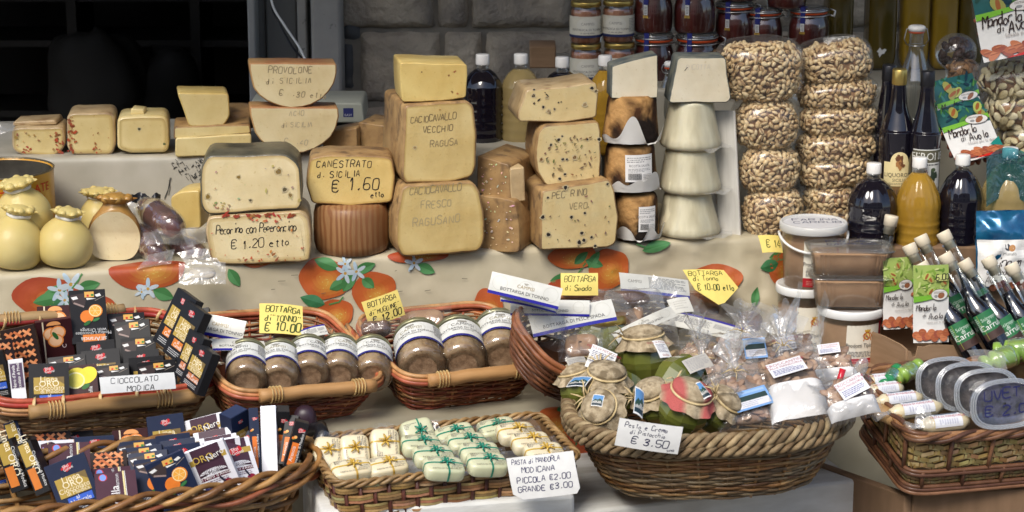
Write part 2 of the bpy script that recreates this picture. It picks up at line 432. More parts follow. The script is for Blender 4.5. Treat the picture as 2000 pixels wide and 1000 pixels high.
mSTEEL = M('steel_wire', (.55, .55, .55), None, 20, .3, metal=1)
mGOLDLID = M('gold_lid', (.55, .40, .12), (.45, .33, .1), 40, .32, metal=.85)
mOLIVELID = M('olive_lid', (.20, .20, .12), (.28, .27, .16), 40, .35, metal=.6)
mCARDB = M('cardboard', (.30, .19, .11), (.25, .155, .085), 14, .85, bump=.1, bscale=120, stretch=(1, 1, 6))
mCARDB_D = M('dark_cardboard', (.21, .125, .07), (.16, .095, .05), 6, .85, bump=.1, bscale=100, stretch=(5, 5, 1))
mCARDB_W = M('grey_card', (.62, .60, .55), (.52, .50, .45), 10, .85, bump=.15, bscale=60, stretch=(10, 10, 1))
mSTYRO = M('white_crate', (.66, .66, .63), (.58, .57, .53), 12, .8, bump=.6, bscale=50, stretch=(1, 6, 3), c3=(.40, .38, .33), s3=4, r3=(.5, .75))
mBLACKP = M('black_plastic', (.01, .01, .012), None, 20, .3)

# ------------------------------------------------------------------ setting: street, walls, awning, the far side of the street
mb = MB(); mb.grid(lambda u, v: (-30+60*u, -24+46*v, 0), 4, 4)
tag(mb.build('ground', M('paving', (.22, .2, .18), (.15, .14, .13), 3, .8, bump=.4, bscale=20)), kind='structure')

mSTONE = M('stone', (.43, .375, .30), (.24, .215, .185), 16, .9, bump=1.0, bscale=60, c3=(.56, .49, .38), s3=7, detail=12, bdist=.010, ramp=(.3, .7), r3=(.48, .72))
mSTAIN = M('stained_plaster', (.11, .115, .12), (.24, .22, .19), 9, .9, bump=.6, bscale=40, ramp=(.45, .6), c3=(.04, .045, .05), s3=5)
WALL_Y = 1.12
def wall_pt(px, py): return W(px, py, WALL_Y)
def stone_block(mb, px0, py0, px1, py1, seed, out=.0):
    a = wall_pt(px0, py1); b = wall_pt(px1, py0); x0, x1, z0, z1 = a.x, b.x, a.z, b.z
    nu = max(6, int((x1-x0)/.012)); nv = max(6, int((z1-z0)/.012))
    def f(u, v):
        x = x0+(x1-x0)*u; z = z0+(z1-z0)*v
        e = min(u*(x1-x0), (1-u)*(x1-x0), v*(z1-z0), (1-v)*(z1-z0)); k = min(1, max(0, e/.018))
        n1 = noise.noise(V((x*9+seed, z*9, seed)))*.012 + noise.noise(V((x*38, z*38, seed)))*.006+noise.noise(V((x*90, z*90, seed)))*.003
        k2 = k*k*(3-2*k)
        jx = noise.noise(V((z*30, seed, 3)))*.006*(1-k2); jz = noise.noise(V((x*30, seed, 7)))*.006*(1-k2)
        return (x+jx, WALL_Y+.03-(.03+out)*k2-n1*k2, z+jz)
    mb.grid(f, nu, nv, 0, (1, 1, 1))
mb = MB()
rows = [(-160, 59, [655, 850, 918, 1122, 1330, 1560, 1800, 2100]), (61, 205, [700, 864, 945, 1160, 1400, 1650, 1900, 2100]), (208, 345, [665, 800, 960, 1200, 1450, 1700, 2100])]
for i, (y0, y1, xs) in enumerate(rows):
    for k in range(len(xs)-1): stone_block(mb, xs[k]+1.5, y0, xs[k+1]-1.5, y1, i*9+k*3.1, .012 if (i, k) in ((0, 2), (1, 2), (0, 0)) else .002*(k % 3))
a = wall_pt(650, 1500); b = wall_pt(2300, -900)
wall = thing('stone_wall', 'old grey stone block wall behind the oil bottles', 'wall')
mb.build('masonry', mSTONE, wall)
mb = MB(); mb.box(a.x, WALL_Y+.02, 0, b.x, WALL_Y+.3, b.z); mb.build('mortar_bed', M('mortar', (.27, .245, .2), (.17, .16, .14), 14, .9, bump=.6, bscale=60), wall)
mb = MB()
for (x0, y0, x1, y1, sd) in ((662, -160, 704, 84, 71), (664, 82, 695, 180, 72), (664, 178, 700, 330, 75)):
    stone_block(mb, x0, y0, x1, y1, sd, -.004)
mb.build('plaster_patch', mSTAIN, wall)

jamb = thing('door_jamb', 'grey stone and painted jamb beside the dark doorway', 'door jamb')
mJ1 = M('jamb_paint', (.34, .345, .33), (.27, .275, .27), 7, .6, bump=.1, bscale=60, stretch=(1, 1, .3))
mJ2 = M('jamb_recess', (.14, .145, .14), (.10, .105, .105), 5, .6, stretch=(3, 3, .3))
mJ3 = M('jamb_slab', (.37, .36, .335), (.27, .265, .25), 8, .75, bump=.25, bscale=90, c3=(.11, .11, .11), s3=40, r3=(.66, .74))
def jbox(name, px0, px1, y0, y1, m, bev=.004):
    mb = MB(); x0 = W(px0, 100, y0).x; x1 = W(px1, 100, y0).x; mb.rbox(x0, y0, 0.0, x1, y1, 2.6, bev); return mb.build(name, m, jamb)
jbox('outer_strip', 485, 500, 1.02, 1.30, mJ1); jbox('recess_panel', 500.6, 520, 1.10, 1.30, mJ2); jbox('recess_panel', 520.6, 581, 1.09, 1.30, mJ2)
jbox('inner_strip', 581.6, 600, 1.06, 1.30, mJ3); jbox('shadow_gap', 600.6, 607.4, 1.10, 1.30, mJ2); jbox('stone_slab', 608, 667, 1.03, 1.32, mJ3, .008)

mROOM = M('dark_room', (.006, .006, .007), (.010, .010, .010), 3, .8)  # near-black base colour stands in for the missing light indoors
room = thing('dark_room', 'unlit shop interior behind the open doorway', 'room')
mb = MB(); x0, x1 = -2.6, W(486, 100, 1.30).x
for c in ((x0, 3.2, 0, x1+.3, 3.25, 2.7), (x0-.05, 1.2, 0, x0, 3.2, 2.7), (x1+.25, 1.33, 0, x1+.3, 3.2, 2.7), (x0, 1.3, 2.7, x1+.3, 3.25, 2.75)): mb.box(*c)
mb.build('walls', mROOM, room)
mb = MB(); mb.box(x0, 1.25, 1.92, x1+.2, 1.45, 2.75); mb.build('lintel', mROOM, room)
shelf = thing('dark_shelf', 'dim wooden shelf unit inside the unlit shop', 'shelf', W(235, 400, 2.6))
mb = MB()
for z in (.30, .52, .66): mb.box(-.5, 0, z-.02, .5, .3, z)
for x in (-.5, -.14, .24, .48): mb.box(x, -.01, -1.4, x+.03, .3, .95)
mb.build('frame', M('shelf_wood', (.007, .0065, .006), None, 5, .6), shelf)  # wood tone lowered to near black to imitate the gloom
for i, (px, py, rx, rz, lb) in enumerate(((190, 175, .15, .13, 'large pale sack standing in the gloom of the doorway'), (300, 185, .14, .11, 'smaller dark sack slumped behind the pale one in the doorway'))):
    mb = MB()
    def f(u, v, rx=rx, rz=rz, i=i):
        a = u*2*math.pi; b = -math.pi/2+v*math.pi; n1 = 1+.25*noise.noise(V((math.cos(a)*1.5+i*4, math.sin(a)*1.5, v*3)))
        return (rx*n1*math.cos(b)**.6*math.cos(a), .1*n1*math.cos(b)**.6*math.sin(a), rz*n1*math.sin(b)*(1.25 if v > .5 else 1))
    mb.grid(f, 24, 16); o = mb.build('sack', M('sack%d' % i, ((.008, .0078, .0073), (.005, .0055, .006))[i], None, 8, .8), None, W(px, py, 2.3+.1*i)); tag(o, lb, 'sack')  # gloom is put into the sack colours as near black

# awning over the stall (above the picture) keeps the back of the stall in shade
aw = thing('awning', 'cream canvas awning stretched over the market stall', 'awning')
mb = MB(); mb.grid(lambda u, v: (-2.4+5.2*u, -.62+1.7*v, 2.42+.35*v-.03*math.sin(u*20)**2), 30, 8); mb.build('canvas', M('awning_canvas', (.50, .40, .26), (.44, .35, .22), 5, .8), aw)
mb = MB(); mb.tube([(-2.4, -.62, 2.40), (2.8, -.62, 2.40)], .02); mb.build('front_pole', mSTEEL, aw)
mb = MB(); mb.tube([(-2.35, -.60, 0), (-2.35, -.60, 2.4)], .02); mb.tube([(2.75, -.6, 0), (2.75, -.6, 2.4)], .02); mb.build('side_poles', mSTEEL, aw)

fac = thing('street_facade', 'pale stone house across the street with tall arched windows', 'house', (0, -17, 0))
mb = MB(); mb.box(-16, -1, 0, 16, 0, 8.5); mb.box(-16, -.2, 8.5, 16, .4, 8.9); mb.build('wall', M('pale_stone', (.62, .54, .40), (.52, .44, .32), 2, .8), fac)
for r in range(2):
    for k in range(8):
        mb = MB(); x = -13+k*3.7; z = 1.2+r*4
        pts = [(x-.6, z), (x+.6, z)]+[(x+.6*math.cos(R_(t)), z+1.9+.6*math.sin(R_(t))) for t in range(0, 181, 20)]
        mb.prism(pts, -.12, .1, 0, T=Matrix.Rotation(math.pi, 4, 'Z')); mb.build('window', M('window_dark', (.03, .03, .035), None, 5, .2) if (r, k) == (0, 0) else bpy.data.materials['window_dark'], fac)

# ------------------------------------------------------------------ tables and cloths
class Cloth:
    """cloth over a table: u metres along the front edge, s metres from the edge (s<0 on top, s>0 hanging)"""
    def __init__(s, A, B, z, amp, rad=.012, out=0.02):
        s.A = A; s.d = (B-A).normalized(); s.d.z = 0; s.d.normalize(); s.n = V((s.d.y, -s.d.x, 0)); s.z = z; s.amp = amp; s.rad = rad; s.out = out
    def P(s, u, t, off=0):
        r = s.rad; L = r*math.pi/2
        a = s.amp(u, t) if callable(s.amp) else s.amp
        w = noise.noise(V((u*7, t*9, 1)))*.6+noise.noise(V((u*19, t*22, 5)))*.34+noise.noise(V((u*48, t*52, 9)))*.16
        fold = math.sin(u*9+2*noise.noise(V((u*2, 0, 0))))*.35
        if t < 0: p = s.A + s.d*u - s.n*(-t) + V((0, 0, off+a*.08*w)); return p
        if t < L:
            q = t/r; p = s.A+s.d*u + s.n*(r*math.sin(q)) + V((0, 0, -r*(1-math.cos(q))))
            return p + (s.n*math.sin(q)+V((0, 0, math.cos(q))))*(off+a*w*q*.4+a*.08*w*(1-q/1.57))
        h = t-L; k = min(1, h/.05)
        return s.A+s.d*u + s.n*(r+s.out*min(1, h/.25)+off+a*(w*(.63+.37*k)+fold*k)) + V((0, 0, -r-h))
    def us(s, px, py):                       # photo point -> (u, s) on the hanging side
        best = None
        d = ray(px, py); k = (s.A-CAM).dot(s.n)/d.dot(s.n); p = CAM+d*k; u = (p-s.A).dot(s.d); t = s.z-p.z
        return u, t+s.rad*.57
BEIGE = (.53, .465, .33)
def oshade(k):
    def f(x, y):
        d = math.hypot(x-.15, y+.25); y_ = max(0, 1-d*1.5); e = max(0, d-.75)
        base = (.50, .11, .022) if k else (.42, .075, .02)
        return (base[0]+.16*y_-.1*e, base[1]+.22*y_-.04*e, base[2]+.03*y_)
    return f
def orange(D, cl, px, py, rx, ry, rot=0, k=1, cut=None):
    u, t = cl.us(px, py); m = 0.00104
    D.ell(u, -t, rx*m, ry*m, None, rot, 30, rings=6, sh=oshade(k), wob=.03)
    rg = random.Random(px)
    for i in range(16): D.ell(u+rx*m*.15+rg.gauss(0, .2)*rx*m, -t-ry*m*.25+rg.gauss(0, .2)*ry*m, .0012, .0009, (.62, .5, .14), n=5)
def leaf(D, cl, px, py, L, wd, rot, c=(.05, .19, .055)):
    u, t = cl.us(px, py); m = .00104; ca, sa = math.cos(R_(rot)), math.sin(R_(rot))
    for sgn, cc in ((1, c), (-1, (c[0]*1.8, c[1]*1.45, c[2]*1.8))):
        pts = [(x*L*m, sgn*wd*m*math.sin(math.pi*x)**.8*(1-.25*x)) for x in [i/10 for i in range(11)]]
        vs = [(u+x*ca-y*sa, -t+x*sa+y*ca) for x, y in pts]+[(u+x*ca, -t+x*sa) for x, y in reversed(pts[1:-1])]
        D.poly(vs, cc)
def flower(D, cl, px, py, r, rot=0):
    u, t = cl.us(px, py); m = .00104
    for i in range(5):
        a = R_(rot+72*i); D.ell(u+.55*r*m*math.cos(a), -t+.55*r*m*math.sin(a), r*m*.52, r*m*.2, (.42, .54, .64) if i % 2 else (.52, .6, .66), rot+72*i, 10)
    D.ell(u, -t, r*m*.16, r*m*.16, (.5, .3, .06), n=8)
def stem(D, cl, pts, wd=3):
    D.line([(lambda q: (q[0], -q[1]))(cl.us(*p)) for p in pts], wd*.00104, (.08, .24, .07))
def cloth_mesh(name, cl, u0, u1, t0, t1, D, parent, colr=BEIGE, nu=None):
    mb = MB(); nu = nu or int((u1-u0)/.0085); ts = [t0, t0*.7, t0*.4, t0*.2, -.03, -.012, 0]+[cl.rad*math.pi/2*k/3 for k in (1, 2, 3)]
    L = cl.rad*math.pi/2; n = int((t1-L)/.009); ts += [L+(t1-L)*(k+1)/n for k in range(n)]
    vs = [cl.P(u0+(u1-u0)*i/nu, t) for t in ts for i in range(nu+1)]
    fs = [(j*(nu+1)+i, (j+1)*(nu+1)+i, (j+1)*(nu+1)+i+1, j*(nu+1)+i+1) for j in range(len(ts)-1) for i in range(nu)]
    mb.add(vs, fs, 0, colr)
    if D: D.emit(mb, lambda x, y, o: cl.P(x, -y, o*.6+.0009), 0, True)
    return mb.build(name, mCLOTH, parent)

A, B = WZ(0, 534, ZT), WZ(1500, 459, ZT); A.z = B.z = 0
A.z = B.z = ZT
def amp_top(u, t):
    return .0075+.017*max(0, min(1, (u-1.13)/.14))*max(0, min(1, (1.75-u)/.1))*min(1, max(0, (t+.01)/.04))
top = Cloth(A, B, ZT, amp_top)
table = thing('cheese_table', 'stall table under an oilcloth printed with oranges', 'table', (0, 0, 0))
D = Dec(.00002)
orange(D, top, 95, 578, 66, 40, -8, 0); leaf(D, top, 135, 556, 50, 11, 195); leaf(D, top, 118, 575, 52, 14, 190); leaf(D, top, 95, 610, 60, 17, 35, (.03, .15, .06)); leaf(D, top, 150, 560, 44, 13, 10)
flower(D, top, 116, 563, 22, 20); flower(D, top, 138, 552, 24, 50); flower(D, top, 126, 582, 18, 5); stem(D, top, [(140, 560), (152, 545), (160, 532)]); orange(D, top, 205, 592, 22, 16, -30, 0)
orange(D, top, 290, 522, 72, 40, 5, 0); leaf(D, top, 298, 563, 42, 14, -25); flower(D, top, 288, 560, 20, 15); flower(D, top, 276, 566, 14, 60)
leaf(D, top, 445, 522, 40, 12, -60); orange(D, top, 500, 505, 34, 14, 0, 1)
orange(D, top, 632, 541, 50, 40, -10); orange(D, top, 728, 566, 43, 40, 25); orange(D, top, 652, 607, 36, 28, 0); orange(D, top, 452, 612, 26, 12, 0, 0)
leaf(D, top, 660, 520, 50, 13, 160); leaf(D, top, 690, 528, 44, 12, 20); leaf(D, top, 672, 545, 34, 12, 205); leaf(D, top, 668, 565, 45, 14, 60); leaf(D, top, 632, 590, 50, 14, 160, (.035, .16, .06)); leaf(D, top, 705, 540, 30, 12, -40)
flower(D, top, 672, 530, 20, 0); flower(D, top, 694, 527, 19, 30); flower(D, top, 672, 512, 14, 30); stem(D, top, [(668, 575), (660, 585), (640, 590)])
orange(D, top, 815, 497, 60, 12, 0, 0); leaf(D, top, 812, 514, 38, 12, -25); flower(D, top, 806, 510, 18, 20)
orange(D, top, 1115, 498, 48, 24, 0); orange(D, top, 1185, 522, 42, 40, 60); leaf(D, top, 1118, 512, 36, 10, 40); leaf(D, top, 1140, 505, 38, 11, -20); leaf(D, top, 1145, 520, 40, 10, 55); leaf(D, top, 1070, 545, 55, 12, 10)
stem(D, top, [(1100, 545), (1125, 530), (1140, 510)]); orange(D, top, 1110, 550, 45, 12, 0, 0); orange(D, top, 948, 592, 30, 36, 0); leaf(D, top, 790, 606, 44, 8, 8)
orange(D, top, 1392, 540, 52, 30, 0); leaf(D, top, 1460, 590, 40, 10, 75); leaf(D, top, 1250, 486, 60, 12, 10); stem(D, top, [(1240, 476), (1275, 486)])
leaf(D, top, 1497, 500, 50, 13, 10); orange(D, top, 1522, 520, 28, 38, 0); leaf(D, top, 1515, 510, 40, 14, 190, (.03, .15, .05)); leaf(D, top, 1735, 480, 30, 10, 30)
rg = random.Random(3)
for i in range(9):
    px = rg.uniform(380, 1000); u, t = top.us(px, rg.uniform(540, 590)-.05*px+20)
    D.line([(u, -t), (u+rg.uniform(.004, .015), -t+rg.uniform(-.002, .002))], .0011, (.12, .11, .08))
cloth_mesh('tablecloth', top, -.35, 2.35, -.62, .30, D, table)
mb = MB(); T = Matrix.Translation(A) @ Matrix.Rotation(math.atan2(top.d.y, top.d.x), 4, 'Z')
mb.box(-.3, .03, -.06, 2.3, .68, -.012, T=T); mb.build('table_board', M('rough_wood', (.2, .13, .07), (.15, .09, .05), 8, .7), table)
for x in (-.2, 2.15):
    mb = MB(); mb.box(x, .1, -ZT, x+.06, .16, -.062, T=T); mb.build('leg', bpy.data.materials['rough_wood'], table)

# cloth-covered riser at the back left
A2, B2 = WZ(0, 309, 1.0), WZ(760, 297, 1.0); A2.z = B2.z = 1.0
ris = Cloth(A2, B2, 1.0, lambda u, t: .003, .010, 0.0)
riser = thing('cloth_covered_riser', 'raised back shelf draped in white cloth with black leaf sketches', 'display riser')
D = Dec(.00002); rg = random.Random(5)
for i in range(60):
    px, py = rg.uniform(335, 396), rg.uniform(309, 350); u, t = ris.us(px, py)
    if (px-335)*.8 < (py-322)*1.0: continue
    if i % 3: D.ell(u, -t, .0035, .0012, (.04, .04, .04), rg.uniform(0, 180), 7, a1=300)
    else: D.line([(u, -t), (u+.006, -t-.011+rg.uniform(0, .004))], .0011, (.04, .04, .04))
for q in ([(335, 345), (330, 365), (322, 385)], [(333, 345), (328, 372), (322, 388)], [(331, 350), (333, 365), (330, 380)]): D.line([(lambda q: (q[0], -q[1]))(ris.us(*p)) for p in q], .0012, (.03, .03, .03))
for i in range(10):
    px, py = rg.uniform(800, 830), rg.uniform(305, 390); u, t = ris.us(px, py); D.line([(u, -t), (u+.004, -t-.008)], .0011, (.04, .04, .04))
cloth_mesh('drape', ris, -.5, 1.12, -.42, .165, D, riser, (.48, .45, .38))
mb = MB(); T2 = Matrix.Translation(A2) @ Matrix.Rotation(math.atan2(ris.d.y, ris.d.x), 4, 'Z')
mb.box(-.5, .02, -.148, 1.11, .42, -.012, T=T2); mb.build('box', mCARDB_D, riser)

# shelf at the back right, for jars and tall bottles
SH_Z = 1.105
shf = thing('back_shelf', 'cloth covered back shelf carrying fish jars and tall oil bottles', 'shelf')
ac = W(1085, 165, .47); bc = W(2250, 140, .62)
sh = Cloth(V((ac.x, .47, SH_Z)), V((bc.x, .56, SH_Z)), SH_Z, lambda u, t: .002, .008, 0)
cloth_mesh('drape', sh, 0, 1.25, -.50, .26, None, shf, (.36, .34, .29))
mb = MB(); mb.box(ac.x+.01, .58, ZT, bc.x, 1.05, SH_Z-.012); mb.build('box', mCARDB_D, shf)

# lower table in front with the baskets
ZL = 0.634
A3, B3 = WZ(640, 846, ZL), WZ(1050, 801, ZL); A3.z = B3.z = ZL
low = Cloth(A3-(B3-A3).normalized()*.9, B3, ZL, lambda u, t: .003, .01, .0)
lowt = thing('basket_table', 'low front table under a flowered cloth carrying the baskets', 'table')
D = Dec(.00002); orange(D, low, 1078, 826, 36, 38, 0); leaf(D, low, 1110, 850, 40, 12, -60, (.03, .15, .05)); leaf(D, low, 1085, 800, 40, 10, 20); orange(D, low, 1110, 895, 40, 45, 0, 0)
orange(D, low, 900, 832, 90, 9, 6, 0); orange(D, low, 760, 850, 60, 9, 6, 1); leaf(D, low, 640, 860, 40, 8, 6); orange(D, low, 1000, 820, 40, 8, 6, 0)
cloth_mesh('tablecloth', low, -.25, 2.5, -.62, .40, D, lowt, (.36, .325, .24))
mb = MB(); T3 = Matrix.Translation(low.A) @ Matrix.Rotation(math.atan2(low.d.y, low.d.x), 4, 'Z'); mb.box(-.2, .02, -.05, 2.45, .50, -.013, T=T3); mb.build('table_board', bpy.data.materials['rough_wood'], lowt)
mb = MB(); mb.box(-.1, .1, -ZL, -.04, .16, -.052, T=T3); mb.build('leg', bpy.data.materials['rough_wood'], lowt)
# ------------------------------------------------------------------ cheeses
def S(r, g, b, k=1.0): return tuple(min(.9, k*((c/255)/12.92 if c < 10.3 else (((c/255)+.055)/1.055)**2.4)) for c in (r, g, b))
def cheesemat(n, c, c2, rind=False, **k):
    a = dict(scale=16, rough=.5, bump=.5, bscale=34, sss=.12, ramp=(.35, .7), film=.3, pores=1, bdist=.004, col=True); a.update(k); return M(n, c, c2, **a)
mCAC = cheesemat('caciocavallo_paste', S(211, 188, 130), S(194, 168, 108), c3=S(222, 204, 152), s3=5)
mCACR = cheesemat('caciocavallo_rind', S(172, 140, 94), S(132, 102, 68), scale=26, film=.2, rough=.65, c3=S(112, 88, 62), s3=34, r3=(.54, .68))
mGOLD = cheesemat('golden_paste', S(214, 190, 122), S(198, 168, 96), c3=S(222, 204, 144), s3=6)
mPEC = cheesemat('pecorino_paste', S(224, 208, 166), S(210, 192, 146), c3=S(230, 217, 182), s3=7)
mPECR = cheesemat('pecorino_rind', S(196, 172, 132), S(160, 136, 100), scale=22, c3=S(140, 112, 80), s3=30, r3=(.55, .7))
mDARKR = cheesemat('dark_green_rind', S(66, 66, 56), S(110, 104, 86), scale=18)
mREDR = cheesemat('red_waxed_rind', S(188, 150, 100), S(150, 84, 58), scale=9)
mYEL = cheesemat('yellow_paste', S(218, 200, 146), S(204, 182, 122))
mWHT = cheesemat('white_paste', S(222, 212, 188), S(206, 196, 170), film=.15, rough=.6, c3=S(228, 220, 200), s3=6)
mGRIND = cheesemat('grey_mould_rind', S(120, 122, 112), S(60, 70, 78), scale=30, film=0, rough=.9, spec=.2)
mPEP = cheesemat('pepper_paste', S(214, 194, 144), S(198, 174, 122), c3=S(212, 200, 156), s3=9)
mBRR = cheesemat('brown_basket_rind', S(164, 124, 84), S(130, 94, 60), scale=12, film=.1, rough=.55, wave=(30, 5, 'X', S(128, 84, 50)), bump=.6, stretch=(1, 1, .3))
mBAKE = cheesemat('baked_rind', S(186, 144, 92), S(74, 48, 30), scale=15, film=0, spec=.2, rough=.85, ramp=(.40, .56), c3=S(34, 26, 22), s3=11, r3=(.47, .57), bump=1.0, bscale=90, detail=12, dist=.6)
mRIC = cheesemat('fresh_white_rind', S(228, 220, 190), S(196, 185, 150), scale=42, film=.12, rough=.6, bump=.9, bscale=30, pores=0, stretch=(1, 1, .16))
mPROV = cheesemat('provola_skin', S(200, 182, 116), S(184, 160, 92), scale=6, film=.12, rough=.5, bump=.15, sss=.2, c3=S(216, 202, 146), s3=4, r3=(.45, .7), pores=0)
mSMOKE = cheesemat('smoked_skin', S(176, 140, 74), S(150, 96, 40), scale=9, film=.2, rough=.4)
mSPOT = M('printed_spots', (1, 1, 1), None, 20, .5, col=True)
YAW = 9.0
def slab(name, label, poly, depth, cut, rind, Y=None, yaw=YAW, bev=5, rnd=14, marks=None, group=None, wob=1.2, rindpart='rind', yoff=0, cutname='cut_face', tilt=0):
    """cheese piece: front cut face traced at its own distance, extruded back, rounded edges"""
    xs = [p[0] for p in poly]; yb = max(p[1] for p in poly); xc = (min(xs)+max(xs))/2
    P = W(xc, yb, Y) if Y is not None else WZ(xc, yb, ZT); P.y += yoff
    if yoff: P = W(xc, yb, P.y)
    m = mpp(P); a = R_(yaw); xd = V((math.cos(a), math.sin(a), 0)); nd = V((math.sin(a), -math.cos(a), 0))
    def q(px, py):
        d = ray(px, py); t = (P-CAM).dot(nd)/d.dot(nd); p = CAM+d*t-P; return (p.dot(xd), p.z)
    loc = [q(*p) for p in poly]; zb = min(z for _, z in loc)
    o = thing(name, label, 'cheese', (P.x, P.y, P.z+zb), (R_(tilt), 0, a), group)
    pts = rounded([(x, z-zb) for x, z in loc], rnd*m, 4, wob*m, xc*.37, 14*m)
    bev *= .65; mb = MB(); mb.prism(pts, 0, depth, bev*m, None, 0)
    mb2 = MB(); ins = inset(pts, bev*m); n = len(ins)
    cx = sum(p[0] for p in ins)/n; cz = sum(p[1] for p in ins)/n
    back = [(p[0], depth, p[1]) for p in ins]; mb.add(back, [tuple(reversed(range(n)))], 0, smooth=False)
    mb.build(rindpart, rind, o)
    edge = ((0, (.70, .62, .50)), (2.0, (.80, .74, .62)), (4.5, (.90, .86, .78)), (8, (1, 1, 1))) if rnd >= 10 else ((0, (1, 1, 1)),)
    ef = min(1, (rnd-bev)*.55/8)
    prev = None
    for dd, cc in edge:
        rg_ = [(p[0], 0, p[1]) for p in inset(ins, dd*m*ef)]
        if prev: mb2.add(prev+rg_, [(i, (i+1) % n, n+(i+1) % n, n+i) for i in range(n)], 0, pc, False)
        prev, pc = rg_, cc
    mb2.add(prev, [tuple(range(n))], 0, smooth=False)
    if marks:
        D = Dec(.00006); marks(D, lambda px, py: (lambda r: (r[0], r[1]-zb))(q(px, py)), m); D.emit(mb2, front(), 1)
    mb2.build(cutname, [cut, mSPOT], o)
    return o, P, m
def spots(D, q, m, lst, c=(.035, .025, .018), r=4, ring=False, halo=None):
    for i, (px, py) in enumerate(lst):
        x, z = q(px, py); k = (.7+.6*((i*37) % 10)/10)*r*m
        if halo: D.ell(x, z, k*1.5, k*1.4, tuple(.35*a+.65*b for a, b in zip(halo, (.55, .46, .28))), i*30, 14, wob=.15)
        D.ell(x, z, k, k*.85, c, i*40, 12, wob=.1)
        if ring and i % 2: D.ell(x, z, k*.5, k*.45, (.2, .14, .07), 0, 8)
def specks(D, q, m, x0, y0, x1, y1, n, c, r=2.5, seed=1, el=2.2):
    rg = random.Random(seed)
    for i in range(n):
        x, z = q(rg.uniform(x0, x1), rg.uniform(y0, y1)); k = rg.uniform(.4, 1.3)*r*m
        D.ell(x, z, k*rg.uniform(1, el), k, tuple(v*rg.uniform(.7, 1.4) for v in c), rg.uniform(0, 180), 7, wob=.2)
def wr(D, q, m, txt, px, py, h, c=(.045, .035, .025), rot=0, seed=1, drop=0, wd=.13, sp=1.0, asp=.8, slant=.12):
    drop *= .25
    x, z = q(px, py); D.hand(txt, x, z, h*m, c, wd, slant, rot, sp, seed, drop, asp)

YB = A2.y+.02                                   # cheeses on the raised shelf
FADE = (.30, .235, .135)
# --- back row on the riser, left to right
def mk(D, q, m):
    specks(D, q, m, 34, 285, 62, 298, 9, (.30, .07, .03), 1.9, 2); specks(D, q, m, 106, 262, 124, 300, 22, (.30, .07, .03), 1.9, 3); specks(D, q, m, 30, 255, 120, 300, 14, (.4, .18, .06), 2, 4)
o, P, m = slab('cheese_wedge', 'pale wrapped cheese with chilli flecks at the left end of the raised shelf', [(23, 250), (126, 246), (128, 285), (108, 306), (40, 303), (24, 292)], .10, mYEL, mPECR, YB+.02, 6, 6, 12, mk)
mb = MB(); mb.prism(rounded([(-.052, 0), (.042, .003), (.038, .013), (-.05, .009)], .004), .02, .09, .002); mb.build('cheese_slice', mPECR, None, (P.x-.004, P.y, P.z+.0615)); tag(bpy.data.objects['cheese_slice'], 'thin cheese slice lying on the chilli flecked cheese at the far left', 'cheese')
def film(name, quad, mat, parent=None, amp=.008, nu=14, nv=10, seed=0, label=None, cat='plastic bag'):
    """crumpled sheet hung between four (px, py, Y) corners TL,TR,BR,BL"""
    c = [W(*k) for k in quad]; o0 = sum(c, V())/4
    def f(u, v):
        p = c[3].lerp(c[2], u).lerp(c[0].lerp(c[1], u), v)-o0
        n1 = noise.noise_vector(p*15+V((seed, 0, 0)))*amp*1.25+noise.noise_vector(p*42+V((0, seed, 0)))*amp*.3
        return p+n1
    mb = MB(); mb.grid(f, nu, nv); ob = mb.build(name, mat, None, o0)
    if parent:
        ob.parent = parent; ob.matrix_parent_inverse = (Matrix.Translation(parent.location) @ parent.rotation_euler.to_matrix().to_4x4()).inverted()
    if label: tag(ob, label, cat)
    return ob
film('plastic_wrap', [(-20, 238, YB), (28, 246, YB+.01), (26, 258, YB), (-20, 262, YB-.02)], mFOG, o, .008)
def mk(D, q, m):
    specks(D, q, m, 133, 225, 148, 298, 32, (.30, .07, .03), 2.0, 7); specks(D, q, m, 140, 225, 220, 300, 9, (.32, .08, .03), 1.7, 8); specks(D, q, m, 180, 286, 212, 300, 5, (.34, .08, .03), 2, 9)
slab('cheese_block', 'squarish cheese block with red chilli specks down its left edge', [(130, 221), (223, 219), (226, 285), (218, 303), (145, 303), (131, 290)], .10, mYEL, mPECR, YB+.015, 6, 6, 16, mk)
def mk(D, q, m):
    spots(D, q, m, [(272, 252)], (.06, .05, .02), 4, halo=(.30, .26, .14)); spots(D, q, m, [(321, 281)], (.09, .11, .04), 4)
o, P, m = slab('cheese_block', 'cream cheese with one dark peppercorn in the middle of its face', [(229, 228), (326, 226), (331, 270), (328, 298), (250, 299), (229, 292)], .10, mYEL, mYEL, YB+.015, 6, 7, 14, mk)
mb = MB(); mb.prism(rounded([(-.016, 0), (.014, 0), (.013, .010), (-.013, .013)], .003), 0, .04, .002); tag(mb.build('cheese_offcut', mYEL, None, (P.x-.012, P.y+.02, P.z+.0785)), 'small pale offcut lying on the cream cheese with the peppercorn', 'cheese')
slab('cheese_slab', 'thick yellow cheese slab at the bottom of the stack beside the dark doorway', [(343, 270), (491, 261), (492, 302), (343, 307)], .11, mYEL, mYEL, YB, 7, 4, 6)
slab('cheese_slab', 'thin yellow cheese slab in the middle of the stack beside the dark doorway', [(340, 248), (489, 243), (491, 261), (340, 272)], .11, mYEL, mCACR, YB+.005, 7, 4, 6)
slab('cheese_wedge', 'tapering yellow wedge of cheese on top of two thin slabs', [(346, 181), (446, 183), (450, 225), (436, 246), (370, 247)], .09, mYEL, mGOLD, YB+.01, 10, 4, 8)
